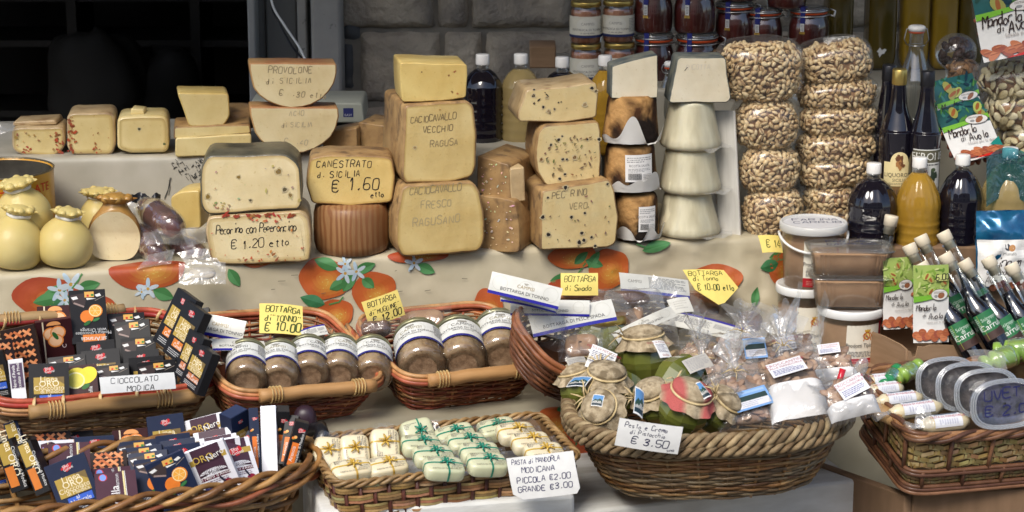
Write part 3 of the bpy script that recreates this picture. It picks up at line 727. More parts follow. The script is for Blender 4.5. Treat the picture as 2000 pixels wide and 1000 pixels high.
mb = MB(); mb.lathe([(0, 0), (.052, .002), (.06, .012), (.06, .035), (.05, .042), (0, .043)], 30); tag(mb.build('round_cheese', mCACR, None, W(462, 246, YB+.16)), 'round brown rinded cheese half hidden behind the yellow wedge', 'cheese')
def mk(D, q, m):
    wr(D, q, m, 'PROVOLONE', 524, 143, 12, FADE, -1, 2, .2, .13, 1.1); wr(D, q, m, 'di SICILIA', 520, 164, 10, FADE, 0, 3, .25, .13, 1.5); wr(D, q, m, '\u20ac 1,30 etto', 545, 186, 11, FADE, -6, 5, .3, .13, 1.2)
def mk2(D, q, m):
    wr(D, q, m, 'CACIO', 556, 226, 9, (.42, .35, .24), -1, 2, .3, .12, 1.3); wr(D, q, m, 'di SICILIA', 550, 249, 9, (.42, .35, .24), 0, 3, .4, .12, 1.1); wr(D, q, m, '\u20ac 1,40', 555, 280, 10, (.42, .35, .24), -6, 5, .4, .12, 1.2)
def half(x0, x1, yt, yb): return [(x0, yt), (x1, yt+1), (x1+1, yt+18)]+[((x0+x1)/2+(x1-x0)*.5*math.cos(R_(t)), yt+18+(yb-yt-18)*math.sin(R_(t))) for t in range(18, 168, 15)]+[(x0+1, yt+18)]
slab('half_cheese', 'lower half moon of cheese with a red rind and faded writing', half(488, 661, 209, 300), .07, mPEC, mREDR, YB-.005, 9, 4, 5, mk2)
slab('half_cheese', 'upper half moon of provolone with faded handwriting balanced cut side up', half(486, 657, 123, 211), .07, mPEC, mREDR, YB-.002, 9, 4, 5, mk)
slab('cheese_wedge', 'small tan wedge of aged cheese right of the half moons', [(628, 262), (697, 249), (698, 296), (632, 298)], .08, mCACR, mCACR, YB+.05, -8, 3, 5)
slab('cheese_wedge', 'dark tan wedge of aged cheese left of the tall block stack', [(700, 238), (756, 246), (762, 294), (706, 294)], .10, mCACR, mCACR, YB+.07, -16, 3, 5)

# --- weighing scale behind the half moons
sc = thing('weighing_scale', 'grey counter scale with a blue badge behind the half moons', 'scale', W(598, 240, YB+.26))
m = mpp(sc.location); mb = MB(); mb.prism(rounded([(-.128, 0), (.128, 0), (.124, .044), (-.124, .044)], .008), 0, .16, .003); mb.build('housing', M('scale_grey', (.36, .37, .31), (.32, .33, .28), 9, .5), sc)
mb = MB(); mb.box(-.10, .01, -.012, .12, .15, .0); mb.build('base', mBLACKP, sc)
mb = MB(); mb.prism(rounded([(-.108, .008), (.02, .008), (.02, .046), (-.108, .046)], .004), -.006, -.0008, .001); mb.build('display', M('scale_display', (.05, .055, .07), None, 5, .15), sc)
D = Dec(); D.rect(.082, .013, .104, .033, (.02, .025, .12)); D.prt('EASY', .093, .015, .0052, (.5, .5, .55)); mb = MB(); D.emit(mb, front(), 0); mb.build('badge', mPRINT, sc)

# --- cables hanging by the jamb
def wire(name, pts, r, m, label):
    P = [W(*p) for p in pts]; q = []
    for i in range(len(P)-1):
        a, b, c, d = P[max(0, i-1)], P[i], P[i+1], P[min(len(P)-1, i+2)]
        for k in range(8):
            t = k/8; q.append(.5*((2*b)+(-a+c)*t+(2*a-5*b+4*c-d)*t*t+(-a+3*b-3*c+d)*t**3))
    q.append(P[-1]); mb = MB(); mb.tube(q, r, 7); return tag(mb.build(name, m), label, 'cable')
wire('cable', [(522, -60, .98), (532, 8, .97), (556, 50, .95), (583, 90, .9), (602, 126, .86), (640, 180, .8), (668, 212, .74), (695, 236, .68), (720, 246, .68)], .0028, mWHITEP, 'white cable looping down behind the half moon cheeses')
wire('cable', [(528, -60, .995), (530, 10, .99), (546, 46, .98), (570, 90, .94), (598, 124, .88), (606, 150, .88)], .0028, mBLACKP, 'black cable hanging beside the white one')

# --- front row
def mk(D, q, m):
    spots(D, q, m, [(466, 346), (544, 335), (406, 384), (567, 381)], (.22, .14, .03), 5, True, (.36, .27, .13)); spots(D, q, m, [(438, 397), (585, 391)], (.42, .33, .12), 3.5)
    spots(D, q, m, [(489, 391), (556, 370)], (.10, .08, .04), 4, halo=(.4, .33, .22)); specks(D, q, m, 410, 395, 450, 408, 16, (.35, .26, .12), 1.6, 3); specks(D, q, m, 420, 320, 580, 390, 10, (.4, .32, .2), 2, 5)
PECY = WZ(505, 515, ZT).y
slab('pecorino_cheese', 'cream pecorino with peppercorns and a dark green top on the chilli pecorino', [(392, 325), (408, 304), (560, 301), (586, 322), (591, 395), (584, 408), (404, 420), (390, 400)], .13, mPEC, mDARKR, PECY+.006, 4, 5, 14, mk)
def mk(D, q, m):
    wr(D, q, m, 'Pecorino con Peperoncino', 422, 457, 19, INK, 1.5, 4, 0, .085, .78, .56); wr(D, q, m, '\u20ac 1,20 etto', 452, 487, 17, INK, 3, 6, 0, .095, .95)
    specks(D, q, m, 430, 418, 580, 423, 34, (.30, .05, .025), 2.5, 2, 3); specks(D, q, m, 470, 420, 550, 432, 12, (.42, .13, .05), 2, 3); specks(D, q, m, 412, 440, 600, 508, 18, (.46, .17, .08), 1.7, 5); specks(D, q, m, 470, 494, 580, 510, 9, (.40, .10, .04), 2.2, 6)
slab('pecorino_cheese', 'white pecorino with red chilli and black handwriting at the table edge', [(406, 424), (588, 412), (602, 424), (608, 470), (606, 508), (590, 512), (440, 517), (412, 510), (402, 450)], .14, mPEC, mPECR, PECY, 4, 5, 18, mk)
CY = WZ(682, 505, ZT).y
def mk(D, q, m):
    wr(D, q, m, 'CANESTRATO', 618, 326, 13, INK, -1, 4, 0, .11, 1.15); wr(D, q, m, 'd. SICILIA', 620, 347, 12, INK, 1, 7, 0, .12, 1.15); wr(D, q, m, '\u20ac 1,60', 648, 374, 23, INK, 1, 3, 0, .09, 1.05); wr(D, q, m, 'etto', 724, 386, 12, INK, 5, 3, 0, .12, .9)
slab('half_cheese', 'pale canestrato slab with bold black price writing on the ribbed wheel', [(606, 309), (640, 303), (740, 305), (766, 310), (772, 352), (766, 395), (690, 403), (608, 398), (597, 355)], .10, cheesemat('canestrato_paste', S(220, 194, 128), S(204, 176, 106), film=.2), mCACR, CY+.04, 4, 4, 10, mk)
mb = MB(); P = W(682, 505, CY+.0); m = mpp(P); r = 75*m; c = V((P.x, P.y+r, ZT))
nrib = 130
def modw(a, z): return 1+(.007*math.sin(a*nrib)*(.5+noise.noise(V((math.cos(a)*6, math.sin(a)*6, z*12))))*(1 if .012 < z < .085 else .2))
mb.lathe([(0, 0), (r*.86, 0), (r*.93, .004), (r*.985, .02), (r, .05), (r*.985, .078), (r*.94, .093), (r*.86, .1), (0, .1)], 390, 0, (1, 1, 1), None, modw)
tag(mb.build('round_cheese', mBRR, None, c), 'whole brown cheese wheel with a ribbed basket rind under the canestrato', 'cheese')
KY = WZ(856, 500, ZT).y
def mk(D, q, m):
    wr(D, q, m, 'CACIOCAVALLO', 800, 380, 14, (.30, .235, .12), 1, 4, .12, .12, .92, .75); wr(D, q, m, 'FRESCO', 822, 407, 13, (.40, .32, .17), 2, 6, .2, .12, 1.1, .8); wr(D, q, m, 'RAGUSANO', 806, 442, 15, (.42, .335, .18), 2, 8, .25, .12, 1.1, .8)
slab('caciocavallo_block', 'big caciocavallo block with smudged writing at the bottom of the central stack', [(786, 362), (925, 354), (937, 372), (947, 420), (946, 470), (938, 491), (860, 498), (785, 501), (773, 480), (772, 430)], .20, mCAC, mCACR, KY, 15, 6, 14, mk)
def mk(D, q, m):
    wr(D, q, m, 'CACIOCAVALLO', 802, 240, 12, (.19, .14, .07), 2, 4, .08, .12, .95, .75); wr(D, q, m, 'VECCHIO', 826, 260, 12, (.19, .14, .07), 2, 6, .1, .12, 1.05, .8); wr(D, q, m, 'RAGUSA', 840, 287, 12, (.27, .2, .1), 2, 8, .15, .12, 1.1, .8)
    spots(D, q, m, [(810, 288)], (.3, .2, .08), 4, halo=(.5, .37, .17)); spots(D, q, m, [(859, 214)], (.4, .25, .08), 3)
slab('caciocavallo_block', 'tall caciocavallo block with three faded handwritten lines in mid stack', [(790, 205), (912, 197), (926, 207), (931, 260), (930, 330), (922, 348), (880, 357), (792, 358), (784, 345)], .19, mCAC, mCACR, KY+.012, 15, 6, 10, mk)
slab('cheese_block', 'small golden cheese block on top of the central stack', [(781, 122), (913, 126), (911, 190), (860, 198), (785, 199)], .11, mGOLD, mGOLD, KY+.02, 10, 3, 6, lambda D, q, m: specks(D, q, m, 800, 135, 900, 190, 5, (.3, .14, .04), 2, 4))
gy = WZ(985, 490, ZT).y
def wedge(name, label, front_px, back_x, depth, Y, yaw, cut, rind): return slab(name, label, front_px, depth, cut, rind, Y, yaw, 3, 5)
slab('grana_wedge', 'grainy hard cheese wedge at the bottom beside the caciocavallo', [(934, 380), (1005, 392), (1014, 440), (1014, 494), (936, 489)], .13, mCACR, mCACR, gy+.01, -22, 3, 7, lambda D, q, m: specks(D, q, m, 940, 395, 1005, 485, 40, (.62, .52, .36), 1.4, 4))
slab('grana_wedge', 'grainy hard cheese wedge stacked on top of another between caciocavallo and pepper cheeses', [(932, 303), (993, 322), (998, 395), (932, 376)], .14, mCACR, mCACR, gy+.03, -24, 3, 5, lambda D, q, m: specks(D, q, m, 940, 315, 990, 385, 30, (.62, .52, .36), 1.3, 6))
mb = MB(); P2 = W(1012, 395, gy+.02); mb.prism(rounded([(-.016, 0), (.016, .001), (.013, .072), (-.017, .070)], .004, wob=.001), 0, .12, .003)
tag(mb.build('grana_wedge', mPECR, None, P2, (0, 0, R_(14))), 'pale wrapped end of hard cheese beside the upper grainy wedge', 'cheese')
PY = WZ(1128, 489, ZT).y
SPD = (.02, .016, .014)
def mk(D, q, m):
    wr(D, q, m, 'PECORINO', 1078, 388, 13, (.2, .155, .09), 3, 4, .15, .11, 1.0, .8); wr(D, q, m, 'VERO', 1112, 410, 12, (.25, .19, .1), 3, 6, .2, .11, 1.1, .8)
    spots(D, q, m, [(1070, 386), (1060, 424), (1116, 424), (1142, 416), (1071, 458), (1136, 455), (1155, 463), (1131, 473), (1140, 469), (1162, 480), (1186, 359), (1104, 366)], SPD, 3.6, False, (.36, .29, .17)); specks(D, q, m, 1060, 375, 1195, 480, 22, (.2, .15, .08), 1.6, 2)
slab('pepper_cheese', 'large pepper speckled pecorino block with faint writing at the bottom of its stack', [(1058, 372), (1098, 366), (1190, 350), (1200, 368), (1208, 420), (1204, 475), (1190, 484), (1055, 489)], .20, mPEP, mCACR, PY, 16, 5, 8, mk)
def mk(D, q, m):
    spots(D, q, m, [(1098, 266), (1091, 273), (1076, 283), (1147, 272), (1170, 272), (1099, 311), (1107, 311), (1122, 307), (1093, 349), (1103, 340)], SPD, 3.0, False, (.4, .33, .2)); spots(D, q, m, [(1142, 320), (1122, 307), (1057, 311)], (.15, .07, .02), 3.4, True, (.42, .3, .14)); specks(D, q, m, 1062, 265, 1165, 345, 55, (.18, .13, .06), 1.5, 9, 4)
slab('pepper_cheese', 'rounded pepper cheese with many fine holes in the middle of its stack', [(1050, 262), (1062, 246), (1168, 237), (1173, 258), (1172, 352), (1066, 364), (1050, 335), (1045, 300)], .12, mPEP, mCACR, PY+.035, 10, 4, 8, mk)
def mk(D, q, m):
    spots(D, q, m, [(1043, 175), (1042, 187), (1061, 209), (1083, 213), (1156, 172), (1164, 178)], SPD, 3, True, (.4, .3, .18)); spots(D, q, m, [(1068, 190), (1142, 204), (1071, 217)], (.28, .2, .1), 3.5, False, (.45, .36, .2)); specks(D, q, m, 1040, 180, 1160, 230, 8, SPD, 1.6, 9, 3)
slab('pepper_cheese', 'wrapped pepper cheese piece tilted on top of its stack', [(1028, 176), (1100, 170), (1164, 160), (1168, 180), (1165, 230), (1100, 239), (1014, 237), (1011, 224)], .12, mPEP, mPECR, PY+.045, 10, 4, 8, mk)

# --- stack of baked ricottas in paper
def rico(name, label, x0, x1, xt0, xt1, yt, yb, Y, mat_, rib=0, group=None, parts=None):
    """truncated cone cheese; x0..x1 at its base, xt0..xt1 at its top"""
    c = (x0+x1)/2; m = mpp(W(c, yb, Y)); rb = (x1-x0)/2*m; rt = (xt1-xt0)/2*m; h = (yb-yt)*m/math.cos(PITCH)*.97
    P = W(c, yb, Y); sx = ((xt0+xt1)/2-c)*m
    o = thing(name, label, 'cheese', (P.x, P.y+rb*.9, P.z+.004), (0, 0, 0), group)
    prof = [(0, 0), (rb*.9, 0), (rb*.97, .003), (rb, .01)]+[(rb+(rt-rb)*(k/8)**.85, .01+(h-.02)*k/8) for k in range(1, 9)]+[(rt*.96, h-.004), (rt*.86, h), (0, h)]
    mb = MB(); vs0 = len(mb.v)
    mb.lathe(prof, 96 if rib else 48, 0, (1, 1, 1), None, lambda a, z: 1+.02*noise.noise(V((math.cos(a)*2, math.sin(a)*2, z*20+c)))+(.012*math.sin(a*48)*(1 if .02 < z < h-.02 else .2) if rib else (.016*noise.noise(V((a*3.5, z*40, c)))+.012*noise.noise(V((a*9, z*25, c))))))
    mb.v = [(x+sx*z/h, y, z) for x, y, z in mb.v]
    mb.build('rind', mat_, o); return o, rb, rt, h, m
def label_on(o, r0, r1, z0, z1, a0, w_, h_, draw, name='label', mat_=None):
    D = Dec(.00008); draw(D, w_, h_); mb = MB()
    def f(x, y, k):
        t = (z0+y)/z1; r = r0+(r1-r0)*t**.85; a = R_(a0)+x/r; return ((r+.0022+k)*math.cos(a), (r+.0022+k)*math.sin(a), z0+y)
    D.emit(mb, f, 0); return mb.build(name, mat_ or mPRINT, o)
def foodlabel(D, w_, h_):
    D.rect(-w_/2, -h_/2, w_/2, h_/2, (.74, .72, .70), 10, 4); D.lines(-w_*.44, h_*.2, w_*.44, h_*.42, 3, (.25, .25, .25), 3); D.prt('RICOTTA SALATA', 0, h_*.05, h_*.09, (.1, .1, .1), sx=.75); D.lines(-w_*.4, -h_*.15, w_*.4, h_*.0, 3, (.3, .3, .3), 5)
    rg = random.Random(4); x = -w_*.4
    while x < w_*.05: b = rg.uniform(.004, .016)*w_; D.rect(x, -h_*.42, x+b, -h_*.18, (.06, .06, .06)); x += b+rg.uniform(.006, .014)*w_
    D.lines(w_*.1, -h_*.42, w_*.42, -h_*.2, 4, (.3, .3, .3), 8)
def paper(o, rb, z, amp, seed, a0=-150, a1=-10, lift=.02):
    def f(u, v):
        a = R_(a0+(a1-a0)*u); k = max(0, noise.noise(V((u*3.5, seed, 0)))+.35)*(1+.5*math.sin(u*3.14))
        r = rb*(1.0+.02)+v*.004*(1+k)+.003; return (r*math.cos(a), r*math.sin(a), z+v*lift*k*1.6+.002*noise.noise(V((u*9, v*5, seed)))-.002*v*(1-k))
    mb = MB(); mb.grid(f, 40, 6); return mb.build('wrapping_paper', M('wrap_paper', (.68, .67, .64), (.6, .58, .54), 20, .6) if 'wrap_paper' not in bpy.data.materials else bpy.data.materials['wrap_paper'], o)
RY = WZ(1247, 476, ZT).y
o, rb, rt, h, m = rico('baked_ricotta', 'lowest baked brown ricotta with a tilted white label', 1205, 1290, 1200, 1284, 384, 476, RY, mBAKE); label_on(o, rb, rt, h*.5, h, -68, .036, .052, foodlabel); paper(o, rb, .004, .01, 3, lift=.03)
o, rb, rt, h, m = rico('baked_ricotta', 'middle baked dark ricotta with a barcoded label standing in white paper', 1179, 1287, 1184, 1280, 290, 382, RY-.004, mBAKE); label_on(o, rb, rt, h*.55, h, -72, .058, .055, foodlabel); paper(o, rb, .004, .012, 8, lift=.03)
o, rb, rt, h, m = rico('baked_ricotta', 'uppermost baked ricotta with a torn paper collar under the white wedge', 1177, 1289, 1188, 1284, 194, 288, RY-.004, mBAKE, 1); paper(o, rb, .004, .012, 14, lift=.026)
slab('ricotta_wedge', 'cut white ricotta wedge with a slanting top on the baked ricottas', [(1196, 130), (1240, 116), (1284, 107), (1285, 191), (1194, 192)], .06, mWHT, mGRIND, RY+.015, 7, 2, 3)
WY = WZ(1350, 470, ZT).y
mb = None
o1 = rico('white_ricotta', 'lowest white bagged ricotta on the table', 1286, 1412, 1298, 1392, 386, 471, WY, mRIC, 0)
o2 = rico('white_ricotta', 'second white ricotta from the table in a clear bag', 1291, 1413, 1300, 1398, 301, 385, WY, mRIC, 0)
o3 = rico('white_ricotta', 'ribbed white ricotta under the cut white half', 1292, 1413, 1310, 1396, 205, 299, WY, mRIC, 1)
for k, (o, rb, rt, h, m) in enumerate((o1, o2, o3)):
    mb = MB(); mb.lathe([(rb*1.02, .0), (rb*1.025, .01)]+[(rb*1.02+(rt-rb)*(t/6)**.85, .01+(h-.012)*t/6) for t in range(1, 7)], 40, 0, mod=lambda a, z: 1.006+.02*noise.noise(V((math.cos(a)*4, math.sin(a)*4, z*30+k))), cap=False); mb.build('plastic_bag', mWRAP, o)
    def f(u, v, rb=rb, k=k):
        a = R_(-70+100*u); r = rb*1.02+v*.024*math.sin(u*3.14); return (r*math.cos(a), r*math.sin(a), .004+.014*v*noise.noise(V((u*5, k*3, 1))))
    mb = MB(); mb.grid(f, 24, 5); mb.build('bag_end', mFOG, o)
slab('ricotta_half', 'cut white ricotta half with faint pencil writing on the bagged stack', [(1324, 112), (1418, 112), (1422, 150), (1428, 192), (1420, 201), (1306, 201), (1310, 176)], .07, mWHT, mGRIND, WY+.012, 5, 3, 8, lambda D, q, m: (wr(D, q, m, 'RICOTTA', 1340, 136, 9, (.55, .5, .42), 0, 3, .2, .1, 1.1), D.line([q(1337, 138), q(1343, 131)], .001, INK)))
# upright grey board
mb = MB(); P = W(1424, 466, WY+.06); mb.rbox(-.024, 0, 0, .026, .008, .268, .002); ob = mb.build('card_divider', mCARDB_W, None, P, (0, R_(-4.5), R_(-28))); tag(ob, 'upright grey card divider between the white ricottas and the nuts', 'board')
mb = MB(); P = W(1400, 462, WY+.12); mb.rbox(-.02, 0, 0, .03, .006, .25, .002); tag(mb.build('card_divider', mCARDB_W, None, P, (0, R_(-3), R_(20))), 'shaded grey card flap just behind the white ricottas', 'board')
# white wine carton behind
ct = thing('wine_carton', 'white printed wine carton standing behind the cheese wedges', 'carton', WZ(1090, 300, ZT+.0) if False else V((W(1060, 340, .30).x, .30, ZT)))
mb = MB(); mb.rbox(-.12, 0, 0, .125, .16, .135, .003); mb.build('carton_body', M('carton_white', (.5, .49, .44), (.46, .45, .4), 9, .6), ct)
D = Dec(); D.rect(-.115, .02, .12, .125, (.54, .53, .47)); D.prt('VINO BIANCO', -.02, .095, .011, (.05, .05, .05)); D.hand('R', .0, .08, .012); D.lines(-.08, .03, .07, .07, 5, (.35, .35, .33)); D.ring(0, .07, .1, .0015, (.4, .38, .3), ry=.045)
mb = MB(); D.emit(mb, front(), 0); mb.build('print', mPRINT, ct)

# ------------------------------------------------------------------ left front: can, provola, salami
CP = WZ(0, 500, ZT); cy_ = .095
can = thing('olive_can', 'open yellow tin of salted fish with red lettering', 'can', (W(2, 400, cy_).x, cy_, ZT)); m = mpp(can.location); r = 104*m; h = W(2, 329, cy_).z-ZT
mTIN = M('tin_yellow', S(206, 152, 36), S(190, 132, 30), 12, .35, col=True, coat=.3)
mb = MB(); mb.lathe([(r*.99, 0), (r, .004), (r, h-.004), (r*1.012, h-.002), (r*1.012, h+.001), (r*.985, h+.001), (r*.975, h-.006)], 64, 0, cap=False); mb.build('shell', mTIN, can)
mb = MB(); mb.lathe([(r*.97, h-.004), (r*.965, .03), (0, .03)], 48, cap=False); mb.build('inside', M('tin_inside', S(70, 66, 56), S(40, 34, 28), 20, .5), can)
mb = MB(); mb.tube([((r*1.0)*math.cos(t*.1309), r*math.sin(t*.1309), h) for t in range(48)], .0022, 6, closed=True); mb.build('rim', M('tin_rim', S(120, 110, 90), None, 10, .35, metal=.7), can)
D = Dec(); D.prt('ACCIUGHE SALATE', .018, h-.036, .017, S(190, 40, 24), sx=1.05); D.rect(.06, .05, .09, h-.045, (.04, .035, .03), 4); D.rect(.063, .053, .087, h-.048, (.15, .3, .5), 4); D.rect(.1, .03, .112, h-.045, S(200, 90, 30), 3); D.rect(-.05, .02, -.02, h-.05, S(200, 90, 30), 3)
mb = MB(); D.emit(mb, cyl(r, 0, -84), 0); mb.build('lettering', mPRINT, can)

def provola(label, pts_base, R, H, tilt=(0, 0, 0), mat_=None, neck=.36, string=True, seed=1, cutface=False, knot=1.0):
    """pear shaped hanging cheese with a knotted top"""
    mt = mat_ or mPROV
    o = thing('provola', label, 'cheese', pts_base, tilt, 'pear shaped provola cheeses')
    prof = [(0, 0), (R*.45, .002), (R*.75, H*.07), (R*.94, H*.2), (R, H*.36), (R*.95, H*.53), (R*.80, H*.68), (R*.58, H*.80), (R*neck, H*.88), (R*neck*.95, H*.92)]
    pr = [(0, prof[0][1])]+smooth_line(prof, 3)[1:]
    mb = MB(); mb.lathe(pr, 40, 0, mod=lambda a, z: 1+.02*noise.noise(V((math.cos(a)*1.5, math.sin(a)*1.5, z*14+seed))), cap=False)
    if cutface:
        ym = lambda z: -R*(.22+.85*max(0, z/H-.42))
        mb.v = [(x, max(y, ym(z)), z) for x, y, z in mb.v]
    mb.build('body', mt, o)
    mb = MB(); rg = random.Random(seed); kn = R*neck
    mb.grid(lambda u, v: ((kn*(.9+.75*v*knot)*(1+.10*math.cos(u*2*math.pi*7)*v))*math.cos(u*2*math.pi), (kn*(.9+.75*v*knot)*(1+.10*math.cos(u*2*math.pi*7)*v))*math.sin(u*2*math.pi), H*.9+v*H*.1*knot), 42, 4)
    for i in range(7):
        a = i*.9+seed; rr = kn*rg.uniform(.55, .72)
        mb.ball(rr*.62, rr*.62, rr*.5, 12, 8, T=Matrix.Translation((kn*1.1*knot*math.cos(a), kn*1.1*knot*math.sin(a), H*(.98+.03*knot*rg.random()))))
    mb.ball(kn*1.2, kn*1.2, kn*.5, 14, 8, T=Matrix.Translation((0, 0, H*.985)))
    mb.build('knotted_top', mt, o)
    if string:
        mb = MB(); mb.tube([(kn*1.06*math.cos(t*.2618), kn*1.06*math.sin(t*.2618), H*.9+.001*math.sin(t)) for t in range(24)], R*.05, 6, closed=True, flat=1.4); mb.build('string', M('white_string', (.7, .68, .62), None, 10, .7) if 'white_string' not in bpy.data.materials else bpy.data.materials['white_string'], o)
    if cutface:
        mb = MB(); ring = []
        for r, z in pr:
            d = r*r-ym(z)**2
            if d > 0: ring.append((math.sqrt(d)*.985, ym(z)-.0006, z))
        vs = [p for x, y, z in ring for p in ((x, y, z), (-x, y, z))]; mb.add(vs, [(2*i, 2*i+1, 2*i+3, 2*i+2) for i in range(len(ring)-1)], 0); mb.build('cut_face', mWHT2, o)
    return o
mWHT2 = cheesemat('fresh_cut', S(226, 212, 176), S(220, 202, 160), film=.2)
mm = 1.02e-3
p = WZ(113, 531, ZT); provola('pale round provola lying at the table edge between two others', (p.x, p.y+.05, ZT), 54*mm, 108*mm, (R_(4), R_(7), R_(30)), seed=3)
p = WZ(12, 535, ZT); provola('pale provola with white string at the far left table edge', (p.x, p.y+.05, ZT), 56*mm, 116*mm, (R_(-2), R_(10), 0), seed=5)
p = W(52, 466, -.045); provola('largest pear shaped provola leaning against the yellow tin', (p.x, -.03, p.z), 55*mm, 112*mm, (R_(6), R_(-8), 0), neck=.42, seed=8)
p = WZ(188, 470, ZT); provola('small provola whose knot shows behind the cut one', (p.x, p.y+.04, ZT), 40*mm, 92*mm, (0, 0, 0), neck=.5, seed=11, knot=1.25)
p = WZ(217, 516, ZT); provola('smoked provola cut open to show its white inside', (p.x, p.y+.035, ZT), 52*mm, 122*mm, (R_(-6), R_(3), R_(6)), mSMOKE, .46, False, 13, True)
mb = MB(); D = Dec(); D.rect(-.017, -.011, .017, .011, (.72, .72, .74)); D.lines(-.014, -.008, .014, .008, 4, (.2, .2, .4)); D.emit(mb, flat(0), 0); mb.box(-.017, -.011, -.0005, .017, .011, -.0001, 0, (.7, .7, .7))
tag(mb.build('price_sticker', mPRINT, None, W(143, 420, -.03), (R_(62), R_(20), R_(10))), 'small printed sticker stuck up between the provolas', 'sticker')

mSAL = M('salami_skin', S(96, 46, 42), S(54, 24, 24), 30, .45, bump=.6, bscale=60, c3=S(136, 92, 80), s3=18, r3=(.6, .72), coat=.2)
def salami(label, p0, p1, r, seed, lab=False):
    a, b = V(p0), V(p1); c = (a+b)/2; o = thing('salami', label, 'salami', c, (0, 0, 0), 'vacuum packed salamis'); d = (b-a)
    path = [a-c+d*(k/12) for k in range(13)]; rr = [r*max(.12, math.sin(math.pi*min(1, max(.03, k/12)))**.35)*(1+.12*noise.noise(V((k*.7, seed, 0)))) for k in range(13)]
    mb = MB(); mb.tube(path, rr, 16); mb.build('sausage', mSAL, o)
    mb = MB(); mb.tube([p_*1.03 for p_ in path], [q*1.05+.0015 for q in rr], 14); mb.build('vacuum_bag', mFILM, o)
    if lab:
        mb = MB(); P2 = path[2:5]; mb.tube(P2, [q*1.03 for q in rr[2:5]], 16, col=S(190, 170, 130)); mb.build('paper_band', mPRINT, o)
    return o
Y0 = -.03
s1 = salami('upper salami with a paper band lying across the others', W(278, 400, .05), W(352, 452, -.04), .030, 1, True)
s2 = salami('lower left salami with its tip towards the viewer', W(262, 445, .04), W(318, 506, -.055), .027, 5)
s3 = salami('lower right salami resting against the chilli pecorino', W(330, 470, .03), W(398, 496, -.035), .022, 9)
film('bag_edge', [(280, 455, -.075), (362, 448, -.06), (372, 478, -.05), (288, 478, -.08)], mFOG, s1, .006, seed=2)
film('bag_edge', [(345, 445, -.04), (400, 440, -.02), (404, 474, -.03), (362, 478, -.05)], mFOG, s1, .008, seed=12)
film('bag_edge', [(288, 495, -.09), (345, 490, -.08), (340, 515, -.085), (262, 526, -.10)], mFOG, s2, .007, seed=5)
film('bag_edge', [(345, 492, -.07), (405, 485, -.06), (430, 520, -.075), (365, 520, -.08)], mFOG, s3, .008, seed=8)
film('bag_edge', [(236, 385, .05), (262, 398, .05), (266, 425, .04), (252, 420, .04)], mFOG, s1, .008, seed=18)
o = thing('white_sachet', 'white vacuum sachet drooping over the table edge below the salamis', 'sachet', W(395, 534, -.135), (R_(48), 0, R_(6)))
mb = MB(); mb.ball(.026, .013, .005, 16, 8, e=.7); mb.build('filling', M('sachet_white', (.5, .46, .38), (.4, .36, .3), 60, .5, bump=.5, bscale=120), o)
mb = MB(); mb.grid(lambda u, v: (-.045+.09*u, -.024+.048*v, .006*math.exp(-((u-.5)**2+(v-.5)**2)*9)+.003*noise.noise(V((u*5, v*5, 2)))), 14, 10); mb.build('film', mFOG, o)
o = thing('black_bag', 'crumpled black plastic bag behind the salamis', 'plastic bag', W(285, 398, .10))
mb = MB(); mb.grid(lambda u, v: ((-.03+.06*u), .015*math.sin(u*6)+.01*v, .03*v*(.6+.5*noise.noise(V((u*4, 0, 2))))+.004*noise.noise(V((u*9, v*6, 0)))), 18, 10); mb.build('bag_body', mBLACKP, o)
slab('cheese_wedge', 'yellow wrapped cheese wedge standing behind the salamis', [(333, 384), (352, 374), (390, 372), (392, 448), (336, 448)], .08, mGOLD, mGOLD, .08, -8, 4, 8)
# ------------------------------------------------------------------ jars and bottles at the back
mWINE = M('dark_wine', (.006, .005, .010), None, 10, .07, coat=.6, croug=.03)
mOIL = M('golden_oil', (.78, .45, .06), (.70, .38, .045), 9, .06, coat=.5, croug=.03, trans=.6, ior=1.18)
mOILP = M('pale_oil', (.66, .50, .22), (.60, .45, .18), 9, .06, coat=.5, croug=.03, trans=.6, ior=1.18)
mOILD = M('olive_oil_dark', (.13, .085, .012), (.05, .04, .008), 12, .1, coat=.5, croug=.04, stretch=(1, 1, .1))
mOILB = M('olive_oil_bright', (.34, .21, .02), (.2, .13, .015), 12, .1, coat=.5, croug=.04, stretch=(1, 1, .1))
mCAP = M('cap_white', (.80, .78, .74), None, 20, .4)
mFISH = M('fish_fillets', S(150, 96, 72), S(186, 130, 100), 40, .4, stretch=(1, 1, .25), c3=S(120, 66, 54), s3=30)
mANCH = M('red_anchovies', S(104, 44, 40), S(60, 26, 26), 34, .35, stretch=(1, 1, .18), coat=.3)
mBOTT = M('ground_roe', S(160, 130, 100), S(130, 102, 76), 150, .9, bump=.5, bscale=350, c3=S(180, 152, 122), s3=30)
mGASK = M('orange_gasket', S(214, 84, 40), None, 10, .5)
def LP(prof, px, Y, pyb=None):
    """(half width px, py) profile -> metres, with the base point"""
    pyb = pyb if pyb is not None else prof[0][1]; P = W(px, pyb, Y); m = mpp(P)
    return P, [(w_*m, (pyb-y)*m/math.cos(PITCH)) for w_, y in prof], m
def sm(p, k=4): return [(max(0, a), b) for a, b in smooth_line(p, k)]
